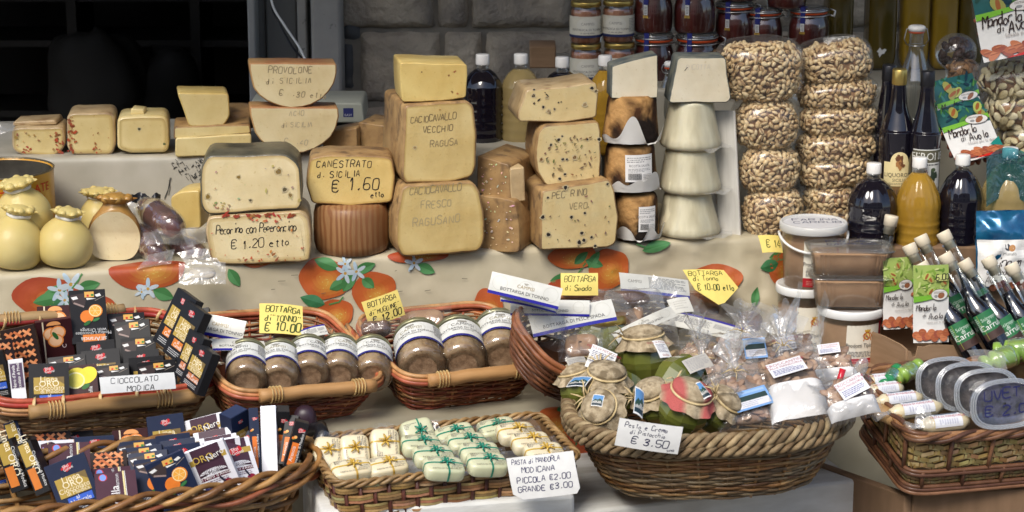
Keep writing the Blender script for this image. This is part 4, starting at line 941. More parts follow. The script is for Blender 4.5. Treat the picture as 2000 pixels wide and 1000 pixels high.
def fish_jar(px, Y, yt, yb, label, full):
    P, _, m = LP([(31, yb)], px, Y); o = thing('fish_jar', label, 'jar', P, (0, 0, R_(px % 40-20)), 'gold lidded fish jars'); h = (yb-yt)*m/math.cos(PITCH); r = 31*m
    mb = MB(); mb.lathe([(0, .002), (r*.9, .003), (r*.93, .01), (r*.93, h*.78), (0, h*.78)], 32); mb.build('fish', mFISH, o)
    mb = MB(); mb.lathe([(r*.92, 0), (r, .006), (r, h*.72), (r*.97, h*.79), (r*.9, h*.83), (r*.9, h*.88)], 32, cap=False); mb.build('glass', mGLASS, o)
    mb = MB(); mb.lathe([(r*.93, h*.86), (r*.96, h*.87), (r*.96, h*.95), (r*.93, h*.985), (r*.85, h*.98), (0, h*.98)], 40, mod=lambda a, z: 1+.012*math.sin(a*20)*(z < h*.9)); mb.build('lid', mGOLDLID, o)
    D = Dec(.0001); w_ = r*3.4; b = h*.17; D.rect(-w_/2, b, w_/2, h*.66, (.60, .57, .47), 24); D.rect(-w_/2, b, w_/2, b+h*.06, (.02, .025, .09), 24)
    D.ell(0, h*.46, r*.7, h*.17, (.62, .60, .52), n=24); D.prt('CAMPISI', 0, h*.46, h*.06, (.2, .19, .16)); D.prt('VENTRESCA DI TONNO', 0, h*.33, h*.05, (.06, .06, .06)); D.prt('in olio di oliva', 0, h*.26, h*.04, (.1, .1, .1)); D.lines(r*.9, h*.28, r*1.5, h*.6, 9, (.25, .25, .22), px)
    mb = MB(); D.emit(mb, cyl(r+.0004), 0); mb.build('label', mPRINT, o); return o
JY = .60
for px, yt, yb, lb in ((1144, 84, 165, 'lower left gold lidded fish jar beside the white bottle caps'), (1209, 82, 165, 'lower right gold lidded fish jar next to the anchovy jars'), (1144, 2, 84, 'upper left gold lidded fish jar against the stone wall'), (1207, 0, 82, 'upper right gold lidded fish jar at the top of the picture')):
    fish_jar(px, JY, yt, yb, lb, 1)
mb = MB(); P = W(1107, 165, JY+.08); mb.lathe([(0, 0), (.02, 0), (.02, .055), (0, .055)], 20); tag(mb.build('small_tin', mDARKM, None, P), 'small dark tin against the stone wall left of the fish jars', 'tin')
mBLUE = M('blue_seal', (.015, .02, .16), None, 10, .4)
def kilner(px, Y, yt, yb, hw, label, rot):
    P, _, m = LP([(hw, yb)], px, Y); o = thing('clip_jar', label, 'jar', P, (0, 0, R_(rot)), 'clip top jars of red anchovies'); h = (yb-yt)*m/math.cos(PITCH); r = hw*m
    body = sm([(r*.8, .001), (r*.95, .006), (r, h*.25), (r*.99, h*.5), (r*.88, h*.70), (r*.84, h*.78)])
    mb = MB(); mb.lathe([(0, .004)]+[(q*.95, max(z, .004)) for q, z in body[:-3]]+[(0, body[-4][1])], 32); mb.build('anchovies', mANCH, o)
    mb = MB(); mb.lathe(body, 36, cap=False); mb.build('glass', mGLASS, o)
    mb = MB(); mb.lathe([(r*.84, h*.80), (r*.9, h*.81), (r*.9, h*.85)], 36, cap=False); mb.build('gasket', mGASK, o)
    mb = MB(); mb.lathe([(r*.9, h*.855), (r*.93, h*.87), (r*.93, h*.93), (r*.85, h*.97), (r*.5, h*.985), (0, h*.985)], 36); mb.build('lid', clear('lid_glass', (.75, .75, .72), .12, .05, milk=.25, milkcol=(.2, .2, .2)) if 'lid_glass' not in bpy.data.materials else bpy.data.materials['lid_glass'], o)
    mb = MB()
    for z in (h*.765, h*.885): mb.tube([(r*.95*math.cos(t*.3142), r*.95*math.sin(t*.3142), z+.001*math.cos(t*.3142)) for t in range(20)], .0016, 6, closed=True)
    cx = r*.97; mb.tube([(cx, -.006, h*.77), (cx+.012, -.007, h*.72), (cx+.014, -.006, h*.86), (cx+.004, -.005, h*.9), (cx+.004, .005, h*.9), (cx+.014, .006, h*.86), (cx+.012, .007, h*.72), (cx, .006, h*.77)], .0015, 6)
    mb.build('wire_clip', mSTEEL, o)
    a = R_(-115-rot); T = Matrix.Rotation(a, 4, 'Z'); mb = MB(); mb.box(r*.94, -.0055, h*.60, r*.965, .0055, h*1.0, T=T); mb.box(r*.5, -.0055, h*.99, r*.96, .0055, h*1.0, T=T); mb.build('paper_seal', mBLUE, o)
    mb = MB(); mb.box(r*.99, -.0045, h*.40, r*1.0, .0045, h*.60, 0, (.6, .6, .58), T=T); mb.box(r*.99, -.006, h*.34, r*1.0, .006, h*.395, 0, S(190, 150, 60), T=T)
    for k in range(5): mb.box(r*1.001, -.003, h*(.43+.03*k), r*1.003, .003, h*(.44+.03*k), 0, (.1, .1, .1), T=T)
    mb.build('barcode_tag', mPRINT, o); return o
for px, y0, y1, hw, lb, ro in ((1276, 62, 158, 41, 'anchovy clip jar in the lower row beside the gold lidded jars', 0), (1360, 62, 158, 44, 'anchovy clip jar in the lower row above the cut white ricotta', -6), (1275, -32, 64, 40, 'anchovy clip jar at the top beside the upper gold lidded jar', 4), (1356, -32, 64, 42, 'second anchovy clip jar from the gold lidded jars in the top row', 0),
        (1433, 2, 82, 40, 'anchovy clip jar with bright orange gasket above the left nut bags', 10), (1490, 14, 90, 38, 'dim anchovy clip jar fourth from the gold lidded jars', 4), (1578, 12, 88, 40, 'dim anchovy clip jar over the gap between the two nut bag stacks', 0), (1536, -52, 16, 40, 'anchovy clip jar cut off by the top edge right of the orange gasket', 0), (1440, -72, 2, 40, 'anchovy clip jar cut off by the top edge above the orange gasket', 0)):
    kilner(px, JY+(.02 if px < 1400 else .05), y0, y1, hw, lb, ro)
mb = MB(); a = W(1390, 158, .60); b = W(1622, 158, .60); mb.rbox(a.x, .57, SH_Z, b.x, .80, W(1500, 88, .65).z-.001, .004); tag(mb.build('jar_crate', mCARDB_D, None), 'brown carton lifting the right hand anchovy jars behind the nut bags', 'carton')

def cola(px, Y, ycap, yb, hw, label, mt, ribs=0, capw=13, sh=.62, group=None):
    """moulded plastic bottle with a white screw cap; ribbed shoulder when ribs"""
    P, _, m = LP([(hw, yb)], px, Y); h = (yb-ycap)*m/math.cos(PITCH); r = hw*m; c = capw*m; o = thing('plastic_bottle', label, 'bottle', P, (0, 0, R_(px % 50)), group)
    hc = 20*m; hn = h-hc-.004
    prof = [(0, .006), (r*.5, .002), (r*.86, .001), (r*.97, .008)]
    z = .012; zt = h*sh*.72 if ribs else h*sh
    while z < zt: prof += [(r, z), (r*.955, z+.006), (r, z+.012)]; z += .0165 if ribs else .0185
    prof += [(r*.97, z+.003), (r*1.0, z+.012), (r*.99, z+(hn-z)*.25), (r*.90, z+(hn-z)*.45), (r*.66, z+(hn-z)*.72), (r*.42, z+(hn-z)*.87)]
    top_ = [(c*.95, hn-.006)]
    md = (lambda a, q: 1+.035*(abs(math.sin(a*ribs/2))-.5)*max(0, min(1, (q-z-.006)/.01))*max(0, min(1, (hn*.97-q)/.02))) if ribs else (lambda a, q: 1+.010*math.cos(a*8))
    mb = MB(); mb.lathe(prof+top_+[(0, hn-.006)], 72, mod=md); mb.build('filled_body', mt, o)
    mb = MB(); mb.lathe([(c*.95, hn-.0065), (c*.9, hn), (c*1.02, hn+.001), (c*1.02, hn+.004), (c*.85, hn+.0045)], 24, cap=False); mb.build('neck', mTUB, o)
    mb = MB(); mb.lathe([(0, hn+.004), (c, hn+.004), (c*1.03, hn+.006), (c, h-.002), (c*.93, h), (0, h)], 48, mod=lambda a, z: 1+.015*math.cos(a*24)); mb.build('cap', mCAP, o); return o
BYK = .44
cola(943, BYK, 110, 305, 38, 'dark wine bottle with white cap right of the golden cheese block', mWINE)
cola(1017, BYK+.01, 109, 305, 38, 'pale oil bottle with white cap between two dark wine bottles', mOILP)
cola(1097, BYK+.03, 115, 300, 37, 'dark wine bottle whose white cap peeps over the tilted pepper cheese', mWINE)
cola(1180, BYK-.02, 112, 300, 34, 'golden oil bottle behind the tilted pepper cheese', mOIL, 10)
mb = MB(); P = W(1060, 160, .75); mb.rbox(-.03, 0, -.05, .03, .1, 0, .003); tag(mb.build('small_carton', mCARDB, None, P+V((0, 0, .0))), 'small brown carton against the stone wall behind the oil bottles', 'carton')
bpy.data.objects['small_carton'].location.z = SH_Z+.05

def swing(px, Y, yt, yb, hw, nk, label):
    P, pr, m = LP([(hw*.6, yb), (hw, yb-2), (hw, yb-(yb-yt)*.38), (hw*.85, yb-(yb-yt)*.5), (nk*1.1, yb-(yb-yt)*.72), (nk, yb-(yb-yt)*.78), (nk, yt+14), (nk*1.2, yt+12)], px, Y); o = thing('swing_top_bottle', label, 'bottle', P)
    mb = MB(); mb.lathe(sm(pr, 3), 28, cap=False); mb.build('glass', clear('swing_glass', (.86, .88, .86), .10, .03, edge=.75, milk=.04, milkcol=(.5, .5, .5)) if 'swing_glass' not in bpy.data.materials else bpy.data.materials['swing_glass'], o)
    h = (yb-yt)*m/math.cos(PITCH); c = nk*m
    mb = MB(); mb.lathe([(0, h-.012), (c*1.15, h-.012), (c*1.2, h-.003), (c*.9, h), (0, h)], 20); mb.build('stopper', mCAP, o)
    mb = MB(); mb.lathe([(c*1.0, h-.016), (c*1.15, h-.015), (c*1.1, h-.012)], 20, cap=False); mb.build('gasket', mGASK, o)
    mb = MB(); mb.tube([(-c*1.3, 0, h*.80), (-c*1.7, 0, h*.86), (-c*1.4, 0, h-.008), (0, -.001, h+.001), (c*1.4, 0, h-.008), (c*1.7, 0, h*.86), (c*1.3, 0, h*.80)], .0011, 5); mb.tube([(c*1.15*math.cos(t*.35), c*1.15*math.sin(t*.35), h*.80) for t in range(18)], .0011, 5, closed=True); mb.build('wire_bail', mSTEEL, o)
swing(1306, .50, 122, 230, 22, 9, 'small clear swing top bottle between the two ricotta stacks')
swing(1783, .42, 54, 240, 34, 14, 'tall clear swing top bottle behind the two liqueur bottles')

for px, hw, mt, lb in ((1634, 26, mOILD, 'dark brown olive oil bottle above the right nut bags'), (1716, 28, mOILD, 'dark olive oil bottle left of the swing top bottle'), (1781, 27, mOILB, 'golden olive oil bottle behind the swing top bottle'), (1838, 25, mOILB, 'bright golden olive oil bottle left of the big almond pack'), (1890, 24, mOILD, 'dark olive oil bottle partly behind the big almond pack')):
    P = W(px, 124, .74); m = mpp(P); o = thing('oil_bottle', lb, 'bottle', (P.x, .74, SH_Z), (0, 0, R_(8)), 'square olive oil bottles'); r = hw*m
    mb = MB(); n = 20; prf = [(r, .0), (r, .20), (r*.8, .225), (r*.35, .245), (r*.33, .30)]
    mb.ball(r, r, .11, 28, 12, e=.35, T=Matrix.Translation((0, 0, .111))); mb.build('oil', mt, o)
    mb = MB(); mb.lathe([(r*.6, .215), (r*.35, .235), (r*.33, .29)], 20, cap=False); mb.build('neck', mGLASS, o)
    mb = MB(); mb.lathe([(0, .285), (r*.4, .285), (r*.4, .31), (0, .31)], 20); mb.build('cap', mGOLDLID, o)
    if px in (1716,):
        mb = MB(); D = Dec(); D.ell(-.005, .045, .010, .008, (.6, .6, .58), 20, 12, wob=.3); D.emit(mb, front(0, -r*1.0-.0005), 0); mb.build('sticker', mPRINT, o)

# ------------------------------------------------------------------ bags of nuts
mNUT = M('pistachio_shells', (1, 1, 1), (.85, .82, .78), 180, .5, col=True, coat=.15)
mNUTB = M('nut_core', S(168, 128, 90), S(120, 86, 58), 60, .9)  # mottled brown core showing between the nuts
def nut_unit(kind):
    vs = []; fs = []; nu, nv = 8, 5
    for j in range(nv+1):
        b = -math.pi/2+math.pi*j/nv
        for i in range(nu):
            a = 2*math.pi*i/nu; x = math.cos(b)*math.cos(a); y = math.cos(b)*math.sin(a); z = math.sin(b)
            k = 1 if kind else 1+.18*z
            vs.append((x*.66*k, y*.60*k if not kind else y*.24, z))
    for j in range(nv):
        for i in range(nu): fs.append((j*nu+i, j*nu+(i+1) % nu, (j+1)*nu+(i+1) % nu, (j+1)*nu+i))
    return vs, fs, nu
def nut_bag(label, x0, x1, yt, yb, Y, n, seed, kind=0, size=6.7, tilt=0, cols=None, group='clear bags of pistachios', e=.46, front_only=True):
    xc = (x0+x1)/2; P = W(xc, yb, Y); m = mpp(P); rx = (x1-x0)/2*m; rz = (yb-yt)/2*m*1.0; ry = min(rx, .07); o = thing('nut_bag', label, 'bag of nuts', P, (0, R_(tilt), R_(8)), group)
    rg = random.Random(seed); vs0, fs0, nu = nut_unit(kind); mb = MB(); L = size*m
    def sp(c, q): return math.copysign(abs(c)**q, c)
    def surf(a, b, k=1.0):
        x = rx*k*sp(math.cos(b), e)*sp(math.cos(a), .8); y = ry*k*sp(math.cos(b), e)*sp(math.sin(a), .8); z = rz*k*sp(math.sin(b), .75)
        w_ = 1+.07*noise.noise(V((x*18, z*18, seed))); return V((x*w_, y*w_, z*w_+rz))
    pts = []; tries = 0
    n = int(n*1.35)
    while len(pts) < n and tries < n*14:
        tries += 1; a = rg.uniform(-math.pi, 0) if front_only else rg.uniform(0, 6.283); b = math.asin(rg.uniform(-.97, .99)); k = rg.uniform(.90, .97) if tries < n*9 else rg.uniform(.84, .9); p = surf(a, b, k)
        dm = (L*1.18)**2
        if all((p-q[0]).length_squared > dm for q in pts): pts.append((p, a, b))
    for p, a, b in pts:
        q = surf(a, b, 1.05)-p; nrm = q.normalized() if q.length > 1e-6 else V((0, -1, 0))
        ax = V((rg.gauss(0, 1), rg.gauss(0, .5), rg.gauss(0, .8))); ax = (ax-nrm*ax.dot(nrm)*.75).normalized(); sd = ax.cross(nrm).normalized(); up = ax.cross(sd)
        s_ = L*rg.uniform(.86, 1.18); mt = Matrix((sd, up, ax)).transposed().to_4x4(); roll = Matrix.Rotation(rg.uniform(-1.2, 1.2), 4, 'Z'); T = Matrix.Translation(p) @ mt @ roll @ Matrix.Scale(s_, 4)
        base = cols[rg.randrange(len(cols))] if cols else rg.choice((S(232, 206, 158), S(220, 190, 142), S(238, 216, 172), S(204, 172, 124), S(234, 208, 162)))
        dk = tuple(c*.42 for c in base); split = rg.random() < .6 and not kind; cl = []
        for f in fs0:
            i = f[0] % nu; j = f[0]//nu; cl.append(S(150, 116, 78) if split and i == 6 and 1 <= j <= 3 else (tuple(c*.86 for c in base) if (j == 0) else base))
        mb.add(vs0, fs0, 0, cl, True, T)
    nm = 'pistachio_nuts' if not kind else 'pumpkin_seeds'
    x = mb.build(nm, mNUT, o); x['kind'] = 'stuff'
    mb = MB(); mb.grid(lambda u, v: surf(u*6.2832, (v-.5)*3.14, .86), 26, 14); mb.build('packed_nuts', mNUTB, o)
    mb = MB(); mb.grid(lambda u, v: surf(u*6.2832, (v-.5)*3.14, 1.07), 34, 18); mb.build('plastic_bag', mWRAP, o)
    return o
NY = WZ(1505, 460, ZT).y+.055
for i, (x0, x1, yt, yb, n, lb) in enumerate(((1446, 1564, 362, 459, 150, 'bottom bag of pistachios in the left nut stack'), (1440, 1556, 281, 371, 140, 'second bag of pistachios from the bottom in the left nut stack'), (1428, 1555, 190, 286, 160, 'third bag of pistachios from the bottom in the left nut stack'), (1398, 1564, 76, 194, 260, 'big bulging bag of pistachios on top of the left nut stack'))):
    nut_bag(lb, x0, x1, yt, yb, NY+.004*i, n, 20+i)
for i, (x0, x1, yt, yb, n, tl, lb) in enumerate(((1562, 1690, 395, 450, 90, 0, 'lowest pistachio bag of the right nut stack half behind the bucket'), (1562, 1692, 354, 412, 110, 3, 'squashed pistachio bag above the bucket in the right nut stack'), (1556, 1702, 297, 360, 130, -3, 'third pistachio bag from the bottom of the right nut stack'), (1550, 1714, 250, 312, 140, -5, 'pistachio bag bulging to the right in the middle of the right nut stack'), (1554, 1716, 200, 260, 140, 0, 'flat pistachio bag fifth from the bottom of the right nut stack'), (1556, 1712, 150, 208, 130, -4, 'pistachio bag second from the top of the right nut stack'), (1562, 1704, 76, 160, 150, -8, 'topmost pistachio bag with its clear seal standing up'))):
    ob = nut_bag(lb, x0, x1, yt, yb, NY+.055+.003*i, n, 40+i, tilt=tl)
film('bag_seal', [(1610, 72, NY+.07), (1668, 68, NY+.06), (1666, 84, NY+.05), (1612, 88, NY+.06)], mFOG, ob, .004, seed=4)
film('bag_seal', [(1470, 70, NY+.05), (1558, 76, NY+.04), (1556, 90, NY+.03), (1470, 84, NY+.03)], mFILM, bpy.data.objects['nut_bag.003'], .006, seed=9)
SEED = (S(226, 214, 172), S(214, 200, 156), S(234, 224, 188))
for x0, x1, yt, yb, lb in ((1903, 2090, 116, 186, 'uppermost bag of flat pale seeds under the big almond pack'), (1912, 2090, 178, 246, 'middle bag of flat pale seeds at the right edge'), (1942, 2100, 236, 312, 'lowest bag of pale seeds behind the white capped oil bottle')):
    nut_bag(lb, x0, x1, yt, yb, .36, 110, x0, 1, 11, cols=SEED, group='clear bags of pale seeds')
o = thing('dried_fruit_bag', 'dark bag of dried fruit left of the big almond pack', 'bag', W(1866, 132, .50)); m = mpp(o.location)
mb = MB(); rg = random.Random(2)
for i in range(70):
    a, b = rg.uniform(-3.1, 0), rg.uniform(-1.4, 1.4); mb.ball(.011, .008, .009, 7, 5, 0, (1, 1, 1), Matrix.Translation((.032*math.cos(b)*math.cos(a), .03*math.cos(b)*math.sin(a), .032+.028*math.sin(b))) @ Euler((i, i*2, i*3)).to_matrix().to_4x4())
x = mb.build('dried_fruit', M('dried_fruit', S(70, 44, 34), S(44, 28, 24), 60, .5, bump=.5, bscale=200), o); x['kind'] = 'stuff'
mb = MB(); mb.ball(.046, .043, .042, 18, 12, T=Matrix.Translation((0, 0, .034))); mb.build('plastic_bag', mFILM, o)
nut_bag('small bag of shelled seeds behind the green almond pack', 1848, 1908, 118, 166, .44, 60, 77, 1, 8, cols=(S(150, 116, 80), S(130, 98, 66)), group='clear bags of pale seeds')

# ------------------------------------------------------------------ liqueur bottles
def liqueur(px, Y, yt, yb, hw, nk, capc, label):
    P, pr, m = LP([(hw*.9, yb), (hw, yb-4), (hw, yt+135), (hw*.93, yt+112), (nk*1.35, yt+72), (nk*1.05, yt+40), (nk, yt+26)], px, Y)
    o = thing('liqueur_bottle', label, 'bottle', P); h = (yb-yt)*m/math.cos(PITCH); c = nk*m
    mb = MB(); mb.lathe([(0, 0)]+sm(pr, 4)+[(0, pr[-1][1])], 40); mb.build('glass', mWINE, o)
    mb = MB(); mb.lathe([(c*1.02, h-30*m), (c*1.08, h-28*m), (c*1.05, h-.002), (c*.95, h), (0, h)], 30, cap=False, mod=lambda a, z: 1+.01*math.cos(a*22)); mb.build('cap', capc, o); return o, hw*m, m
mCAPG = M('gold_red_cap', S(190, 150, 84), S(170, 60, 44), 1, .35, metal=.6)
o, r, m = liqueur(1744, .20, 141, 470, 34, 13.5, mGOLDLID, 'dark liqueur bottle with gold cap and a cream arched label')
mb = MB(); mb.lathe([(13.9*m, 0), (14*m, .004)], 30, cap=False); mb.build('cap_band', mGASK, o, (0, 0, (470-149)*m/math.cos(PITCH)))
D = Dec(.0001); lc = S(232, 214, 160)
zb = 100*m; D.rect(-32*m, zb, 32*m, zb+64*m, (.03, .025, .02), 10); D.rect(-31*m, zb+m, 31*m, zb+63*m, lc, 10); D.poly([(-18*m+18*m*(1-math.cos(R_(t))), zb+63*m+20*m*math.sin(R_(t))) for t in range(0, 181, 12)], lc)
D.rect(-31*m, zb-6*m, 31*m, zb+16*m, S(120, 92, 56), 8); D.prt('ZIBIBBO', 0, zb-2*m, 11*m, (.06, .04, .03)); D.prt('LIQUOROSO', 0, zb+34*m, 8*m, (.05, .035, .03), sx=.9); D.prt('SICILIA', 0, zb+25*m, 6*m, (.12, .09, .06)); D.lines(-20*m, zb+18*m, 20*m, zb+23*m, 2, (.3, .25, .15))
for k, (dx, dy, a_, b_, ro) in enumerate(((0, 68, 7, 9, 20), (-2, 60, 5, 8, -20), (4, 58, 4, 7, 50), (1, 52, 3, 5, 0), (-3, 74, 4, 4, 0))): D.ell(dx*m, zb+dy*m, a_*m, b_*m, S(170, 120, 70) if k % 2 else S(110, 70, 44), ro, 12, wob=.2)
mb = MB(); D.emit(mb, cyl(r, 0, -88), 0); mb.build('label', mPRINT, o)
o, r, m = liqueur(1798, .17, 145, 475, 30, 13, mDARKM, 'dark liqueur bottle with a dark topped white label')
D = Dec(.0001); zb = 100*m; D.rect(-30*m, zb, 30*m, zb+92*m, (.66, .66, .62), 12); D.rect(-30*m, zb+66*m, 30*m, zb+90*m, S(92, 88, 70), 12); D.prt('FERONE', 2*m, zb+71*m, 15*m, (.75, .74, .68), sx=.9); D.lines(-26*m, zb+60*m, 26*m, zb+64*m, 1, (.1, .1, .1), 2, .7)
D.ell(14*m, zb+40*m, 8*m, 10*m, (.03, .05, .03), 0, 14, wob=.2); D.ell(6*m, zb+34*m, 7*m, 6*m, (.04, .06, .04), 30, 12, wob=.2); D.ell(12*m, zb+52*m, 5*m, 4*m, (.06, .09, .04), 0, 10); D.line([(12*m, zb+30*m), (14*m, zb+18*m)], 1.5*m, (.1, .06, .03)); D.prt('&', -2*m, zb+44*m, 9*m, S(150, 40, 30)); D.prt('MARSALA', 2*m, zb+6*m, 12*m, (.03, .05, .12), sx=.8)
mb = MB(); D.emit(mb, cyl(r, 0, -88), 0); mb.build('label', mPRINT, o)
liqueur(1724, .27, 133, 460, 24, 13, mDARKM, 'dark bottle with black cap half hidden behind the gold capped liqueur')

# ------------------------------------------------------------------ crate and white capped bottles in front at the right
a = W(1660, 480, .07); b = W(2150, 480, .07)
mb = MB(); mb.rbox(a.x, .075, ZL, b.x+.1, .30, ZT, .004); tag(mb.build('bottle_crate', mCARDB_D, None), 'brown carton at table height carrying the white capped bottles on the right', 'carton')
BG = 'ribbed bottles with white caps'
cola(1701, .125, 320, 484, 49, 'ribbed dark wine bottle with white cap beside the pistachio bags', mWINE, 16, 14, .5, BG)
cola(1789, .118, 309, 488, 44, 'ribbed golden oil bottle with white cap between two dark ones', mOIL, 16, 14, .55, BG)
cola(1872, .125, 304, 490, 43, 'ribbed dark wine bottle with white cap left of the blue flour bag', mWINE, 16, 14, .55, BG)
cola(1964, .14, 290, 470, 52, 'ribbed pale oil bottle with white cap behind the blue flour bag', mOILP, 16, 15, .55, BG)

# ------------------------------------------------------------------ printed almond packs
ALM = (S(176, 100, 66), S(190, 116, 78), S(160, 88, 58), S(150, 78, 60))
def draw_almond(D, w_, h_, green, seed=1, price=None):
    rg = random.Random(seed); sky_ = S(150, 170, 90) if green else S(40, 90, 90)
    D.rect(-w_/2, -h_/2, w_/2, h_/2, (.74, .73, .70), 6, 10)
    D.rect(-w_/2, h_*.08, w_/2, h_/2, sky_, 6, 5)
    for i in range(34):
        x, y = rg.uniform(-.46, .46)*w_, rg.uniform(.12, .47)*h_
        c = rg.choice((S(120, 150, 60), S(170, 190, 110), S(96, 128, 50), S(190, 200, 130)) if green else (S(30, 70, 60), S(40, 96, 60), S(60, 120, 110), S(26, 56, 70), S(80, 130, 60)))
        D.ell(x, y, w_*rg.uniform(.05, .13), w_*rg.uniform(.015, .04), c, rg.uniform(0, 180), 9)
    for i in range(4 if green else 3):
        x, y = rg.uniform(-.34, .36)*w_, rg.uniform(.16, .42)*h_; D.ell(x, y, w_*.13, w_*.085, S(170, 184, 96) if i % 2 else S(150, 150, 80), rg.uniform(20, 160), 14); D.ell(x, y, w_*.10, w_*.035, S(150, 90, 50), rg.uniform(20, 160), 12)
    D.poly([(-w_*.5, h_*.10), (-w_*.5, h_*.02)]+[(-w_*.5+w_*t, h_*(.02+.02*math.sin(t*3)+.10*t*t)) for t in (.2, .4, .6, .8, 1)]+[(w_*.5, h_*.2)]+[(w_*.5-w_*t, h_*(.17-.12*t+.05*t*t)) for t in (.2, .4, .6, .8)], S(120, 180, 60))
    D.ell(w_*.22, h_*.12, w_*.24, h_*.075, (.12, .08, .06), 0, 26); D.ell(w_*.22, h_*.12, w_*.23, h_*.069, (.72, .70, .66), 0, 26); D.ell(w_*.27, h_*.11, w_*.10, h_*.038, S(150, 96, 66), 30, 14); D.ell(w_*.12, h_*.10, w_*.05, h_*.02, (.3, .3, .3), 0, 9); D.lines(w_*.06, h_*.135, w_*.36, h_*.165, 2, (.15, .1, .08), 4)
    hh = w_*.17; ink = S(46, 26, 22)
    D.hand('Mandorla', -w_*.43, -h_*.085, hh, ink, .10, .18, 2, .86, seed, 0, .62); D.hand('di', -w_*.24, -h_*.165, hh*.62, ink, .12, .18, 2, .8, seed); D.hand('Avola', -w_*.08, -h_*.19, hh, ink, .10, .18, 2, .9, seed+1, 0, .7); D.prt('Ideale per le diete', w_*.16, -h_*.245, hh*.34, (.4, .36, .34))
    for i in range(11):
        x = -w_*.42+w_*.084*i; y = -h_*(.40+.035*math.sin(i*2.3)); D.ell(x, y, w_*.115, h_*.05, ALM[i % 4], rg.uniform(-50, 50), 14); D.line([(x-w_*.06, y), (x+w_*.06, y+w_*.01)], w_*.008, S(120, 64, 44)); D.line([(x-w_*.05, y+w_*.02), (x+w_*.05, y+w_*.03)], w_*.006, S(206, 140, 100))
    if not green: D.poly([(w_*.5, -h_*.2), (w_*.5, -h_*.36), (w_*.25, -h_*.31)], S(30, 130, 120)); D.poly([(-w_*.2, -h_*.5), (w_*.5, -h_*.5), (w_*.5, -h_*.44), (w_*.1, -h_*.46)], S(200, 40, 34))
    if price: D.rect(w_*.10, h_*.30, w_*.44, h_*.38, S(190, 196, 120)); D.hand(price, w_*.11, h_*.31, w_*.16, INK, .16, .1, 3, .9, 3)
def almond_pack(label, quad, Y, green, seed, w0=.10, h0=.16, rot0=(75, 0, 0), price=None, curl=.004, bulge=.035, side=True):
    P, E, w_, h_ = fit(quad, w0, h0, Y, rot0, .35); o = thing('almond_pack', label, 'pack of almonds', P, E, 'almond packs with printed cards')
    def fm(x, y, k):
        t = y/h_; s_ = x/w_; return (x, y, curl*(math.sin(t*5.5))+.004*math.cos(s_*3)+k+.0006)
    D = Dec(.00007); draw_almond(D, w_, h_, green, seed, price); mb = MB(); D.emit(mb, fm, 0); mb.build('printed_card', mCARD, o)
    if side:
        mb = MB(); mb.grid(lambda u, v: ((u-.5)*w_*1.0, (v-.5)*h_, curl*math.sin((v-.5)*5.5)-.002-bulge*math.sin(math.pi*min(1, max(0, (v-.02)/.9)))**.7*(.35+.65*math.sin(math.pi*u))), 12, 18); mb.grid(lambda u, v: ((u-.5)*w_, (v-.5)*h_, curl*math.sin((v-.5)*5.5)-.0006), 4, 14); mb.build('bag', mFILM, o)
        mb = MB(); rg = random.Random(seed)
        for i in range(60):
            u, v = rg.uniform(.02, .98), rg.uniform(.03, .62); zz = -bulge*.9*math.sin(math.pi*min(1, max(0, v/.9)))**.7*(.35+.65*math.sin(math.pi*u))*rg.uniform(.2, .8)
            mb.ball(.011, .0065, .005, 8, 5, 0, ALM[i % 4], Matrix.Translation(((u-.5)*w_*.95, (v-.5)*h_, curl*math.sin((v-.5)*5.5)-.008+zz)) @ Euler((i, i*1.7, i*2.9)).to_matrix().to_4x4())
        x = mb.build('almonds', mNUT, o); x['kind'] = 'stuff'
    return o
almond_pack('big blue topped almond pack at the top right corner with red foot', [(1884, -30), (2030, -62), (2062, 98), (1926, 124)], .26, 0, 3, .14, .16, (80, 0, 0), bulge=.05)
almond_pack('blue topped almond pack standing behind the front one', [(1812, 160), (1902, 146), (1930, 250), (1850, 275)], .245, 0, 5, .095, .12, (70, 0, 0))
almond_pack('blue topped almond pack leaning against the seed bags', [(1813, 206), (1908, 190), (1968, 296), (1874, 324)], .20, 0, 8, .10, .14, (70, 0, 0))

# blue flour bag
o = thing('flour_bag', 'blue metallic bag of almond flour with a white printed label', 'bag', W(1966, 560, .03), (R_(-8), 0, R_(6))); m = mpp(o.location)
mb = MB()
def fb(u, v):
    x = (-62+124*u)*m; z = (v*150)*m; bul = .024*math.sin(math.pi*u)**.6*math.sin(math.pi*min(1, v*.95+.05))**.5; n1 = noise.noise(V((u*5, v*6, 3)))*.005*(1+2*v)
    return (x, -bul-n1, z)
mb.grid(fb, 26, 26); mb.grid(lambda u, v: (fb(1-u, v)[0], .02*math.sin(math.pi*u)**.6*math.sin(math.pi*min(1, v*.95+.05))**.5, fb(u, v)[2]), 12, 12); mb.build('foil_bag', M('blue_foil', S(30, 110, 150), S(20, 70, 110), 20, .22, metal=.35, coat=.6, bump=.4, bscale=40), o)
D = Dec(.0001); lw = 60*m; D.rect(-lw, .0, lw, 92*m, (.74, .73, .70), 14, 10); D.ell(-6*m, 78*m, 6*m, 8*m, (.05, .05, .06), 30, 12); D.ell(3*m, 76*m, 6*m, 7*m, S(180, 130, 80), -30, 12); D.prt('Munafò', -2*m, 62*m, 6*m, (.1, .1, .1)); D.hand('farina m', -54*m, 38*m, 22*m, S(40, 26, 30), .09, .2, 2, .85, 3, 0, .65); D.hand('di mandorle', -44*m, 24*m, 11*m, S(40, 26, 30), .1, .15, 0, .9, 5, 0, .7); D.hand('Avola', -46*m, 6*m, 13*m, S(40, 26, 30), .1, .2, 0, .9, 6)
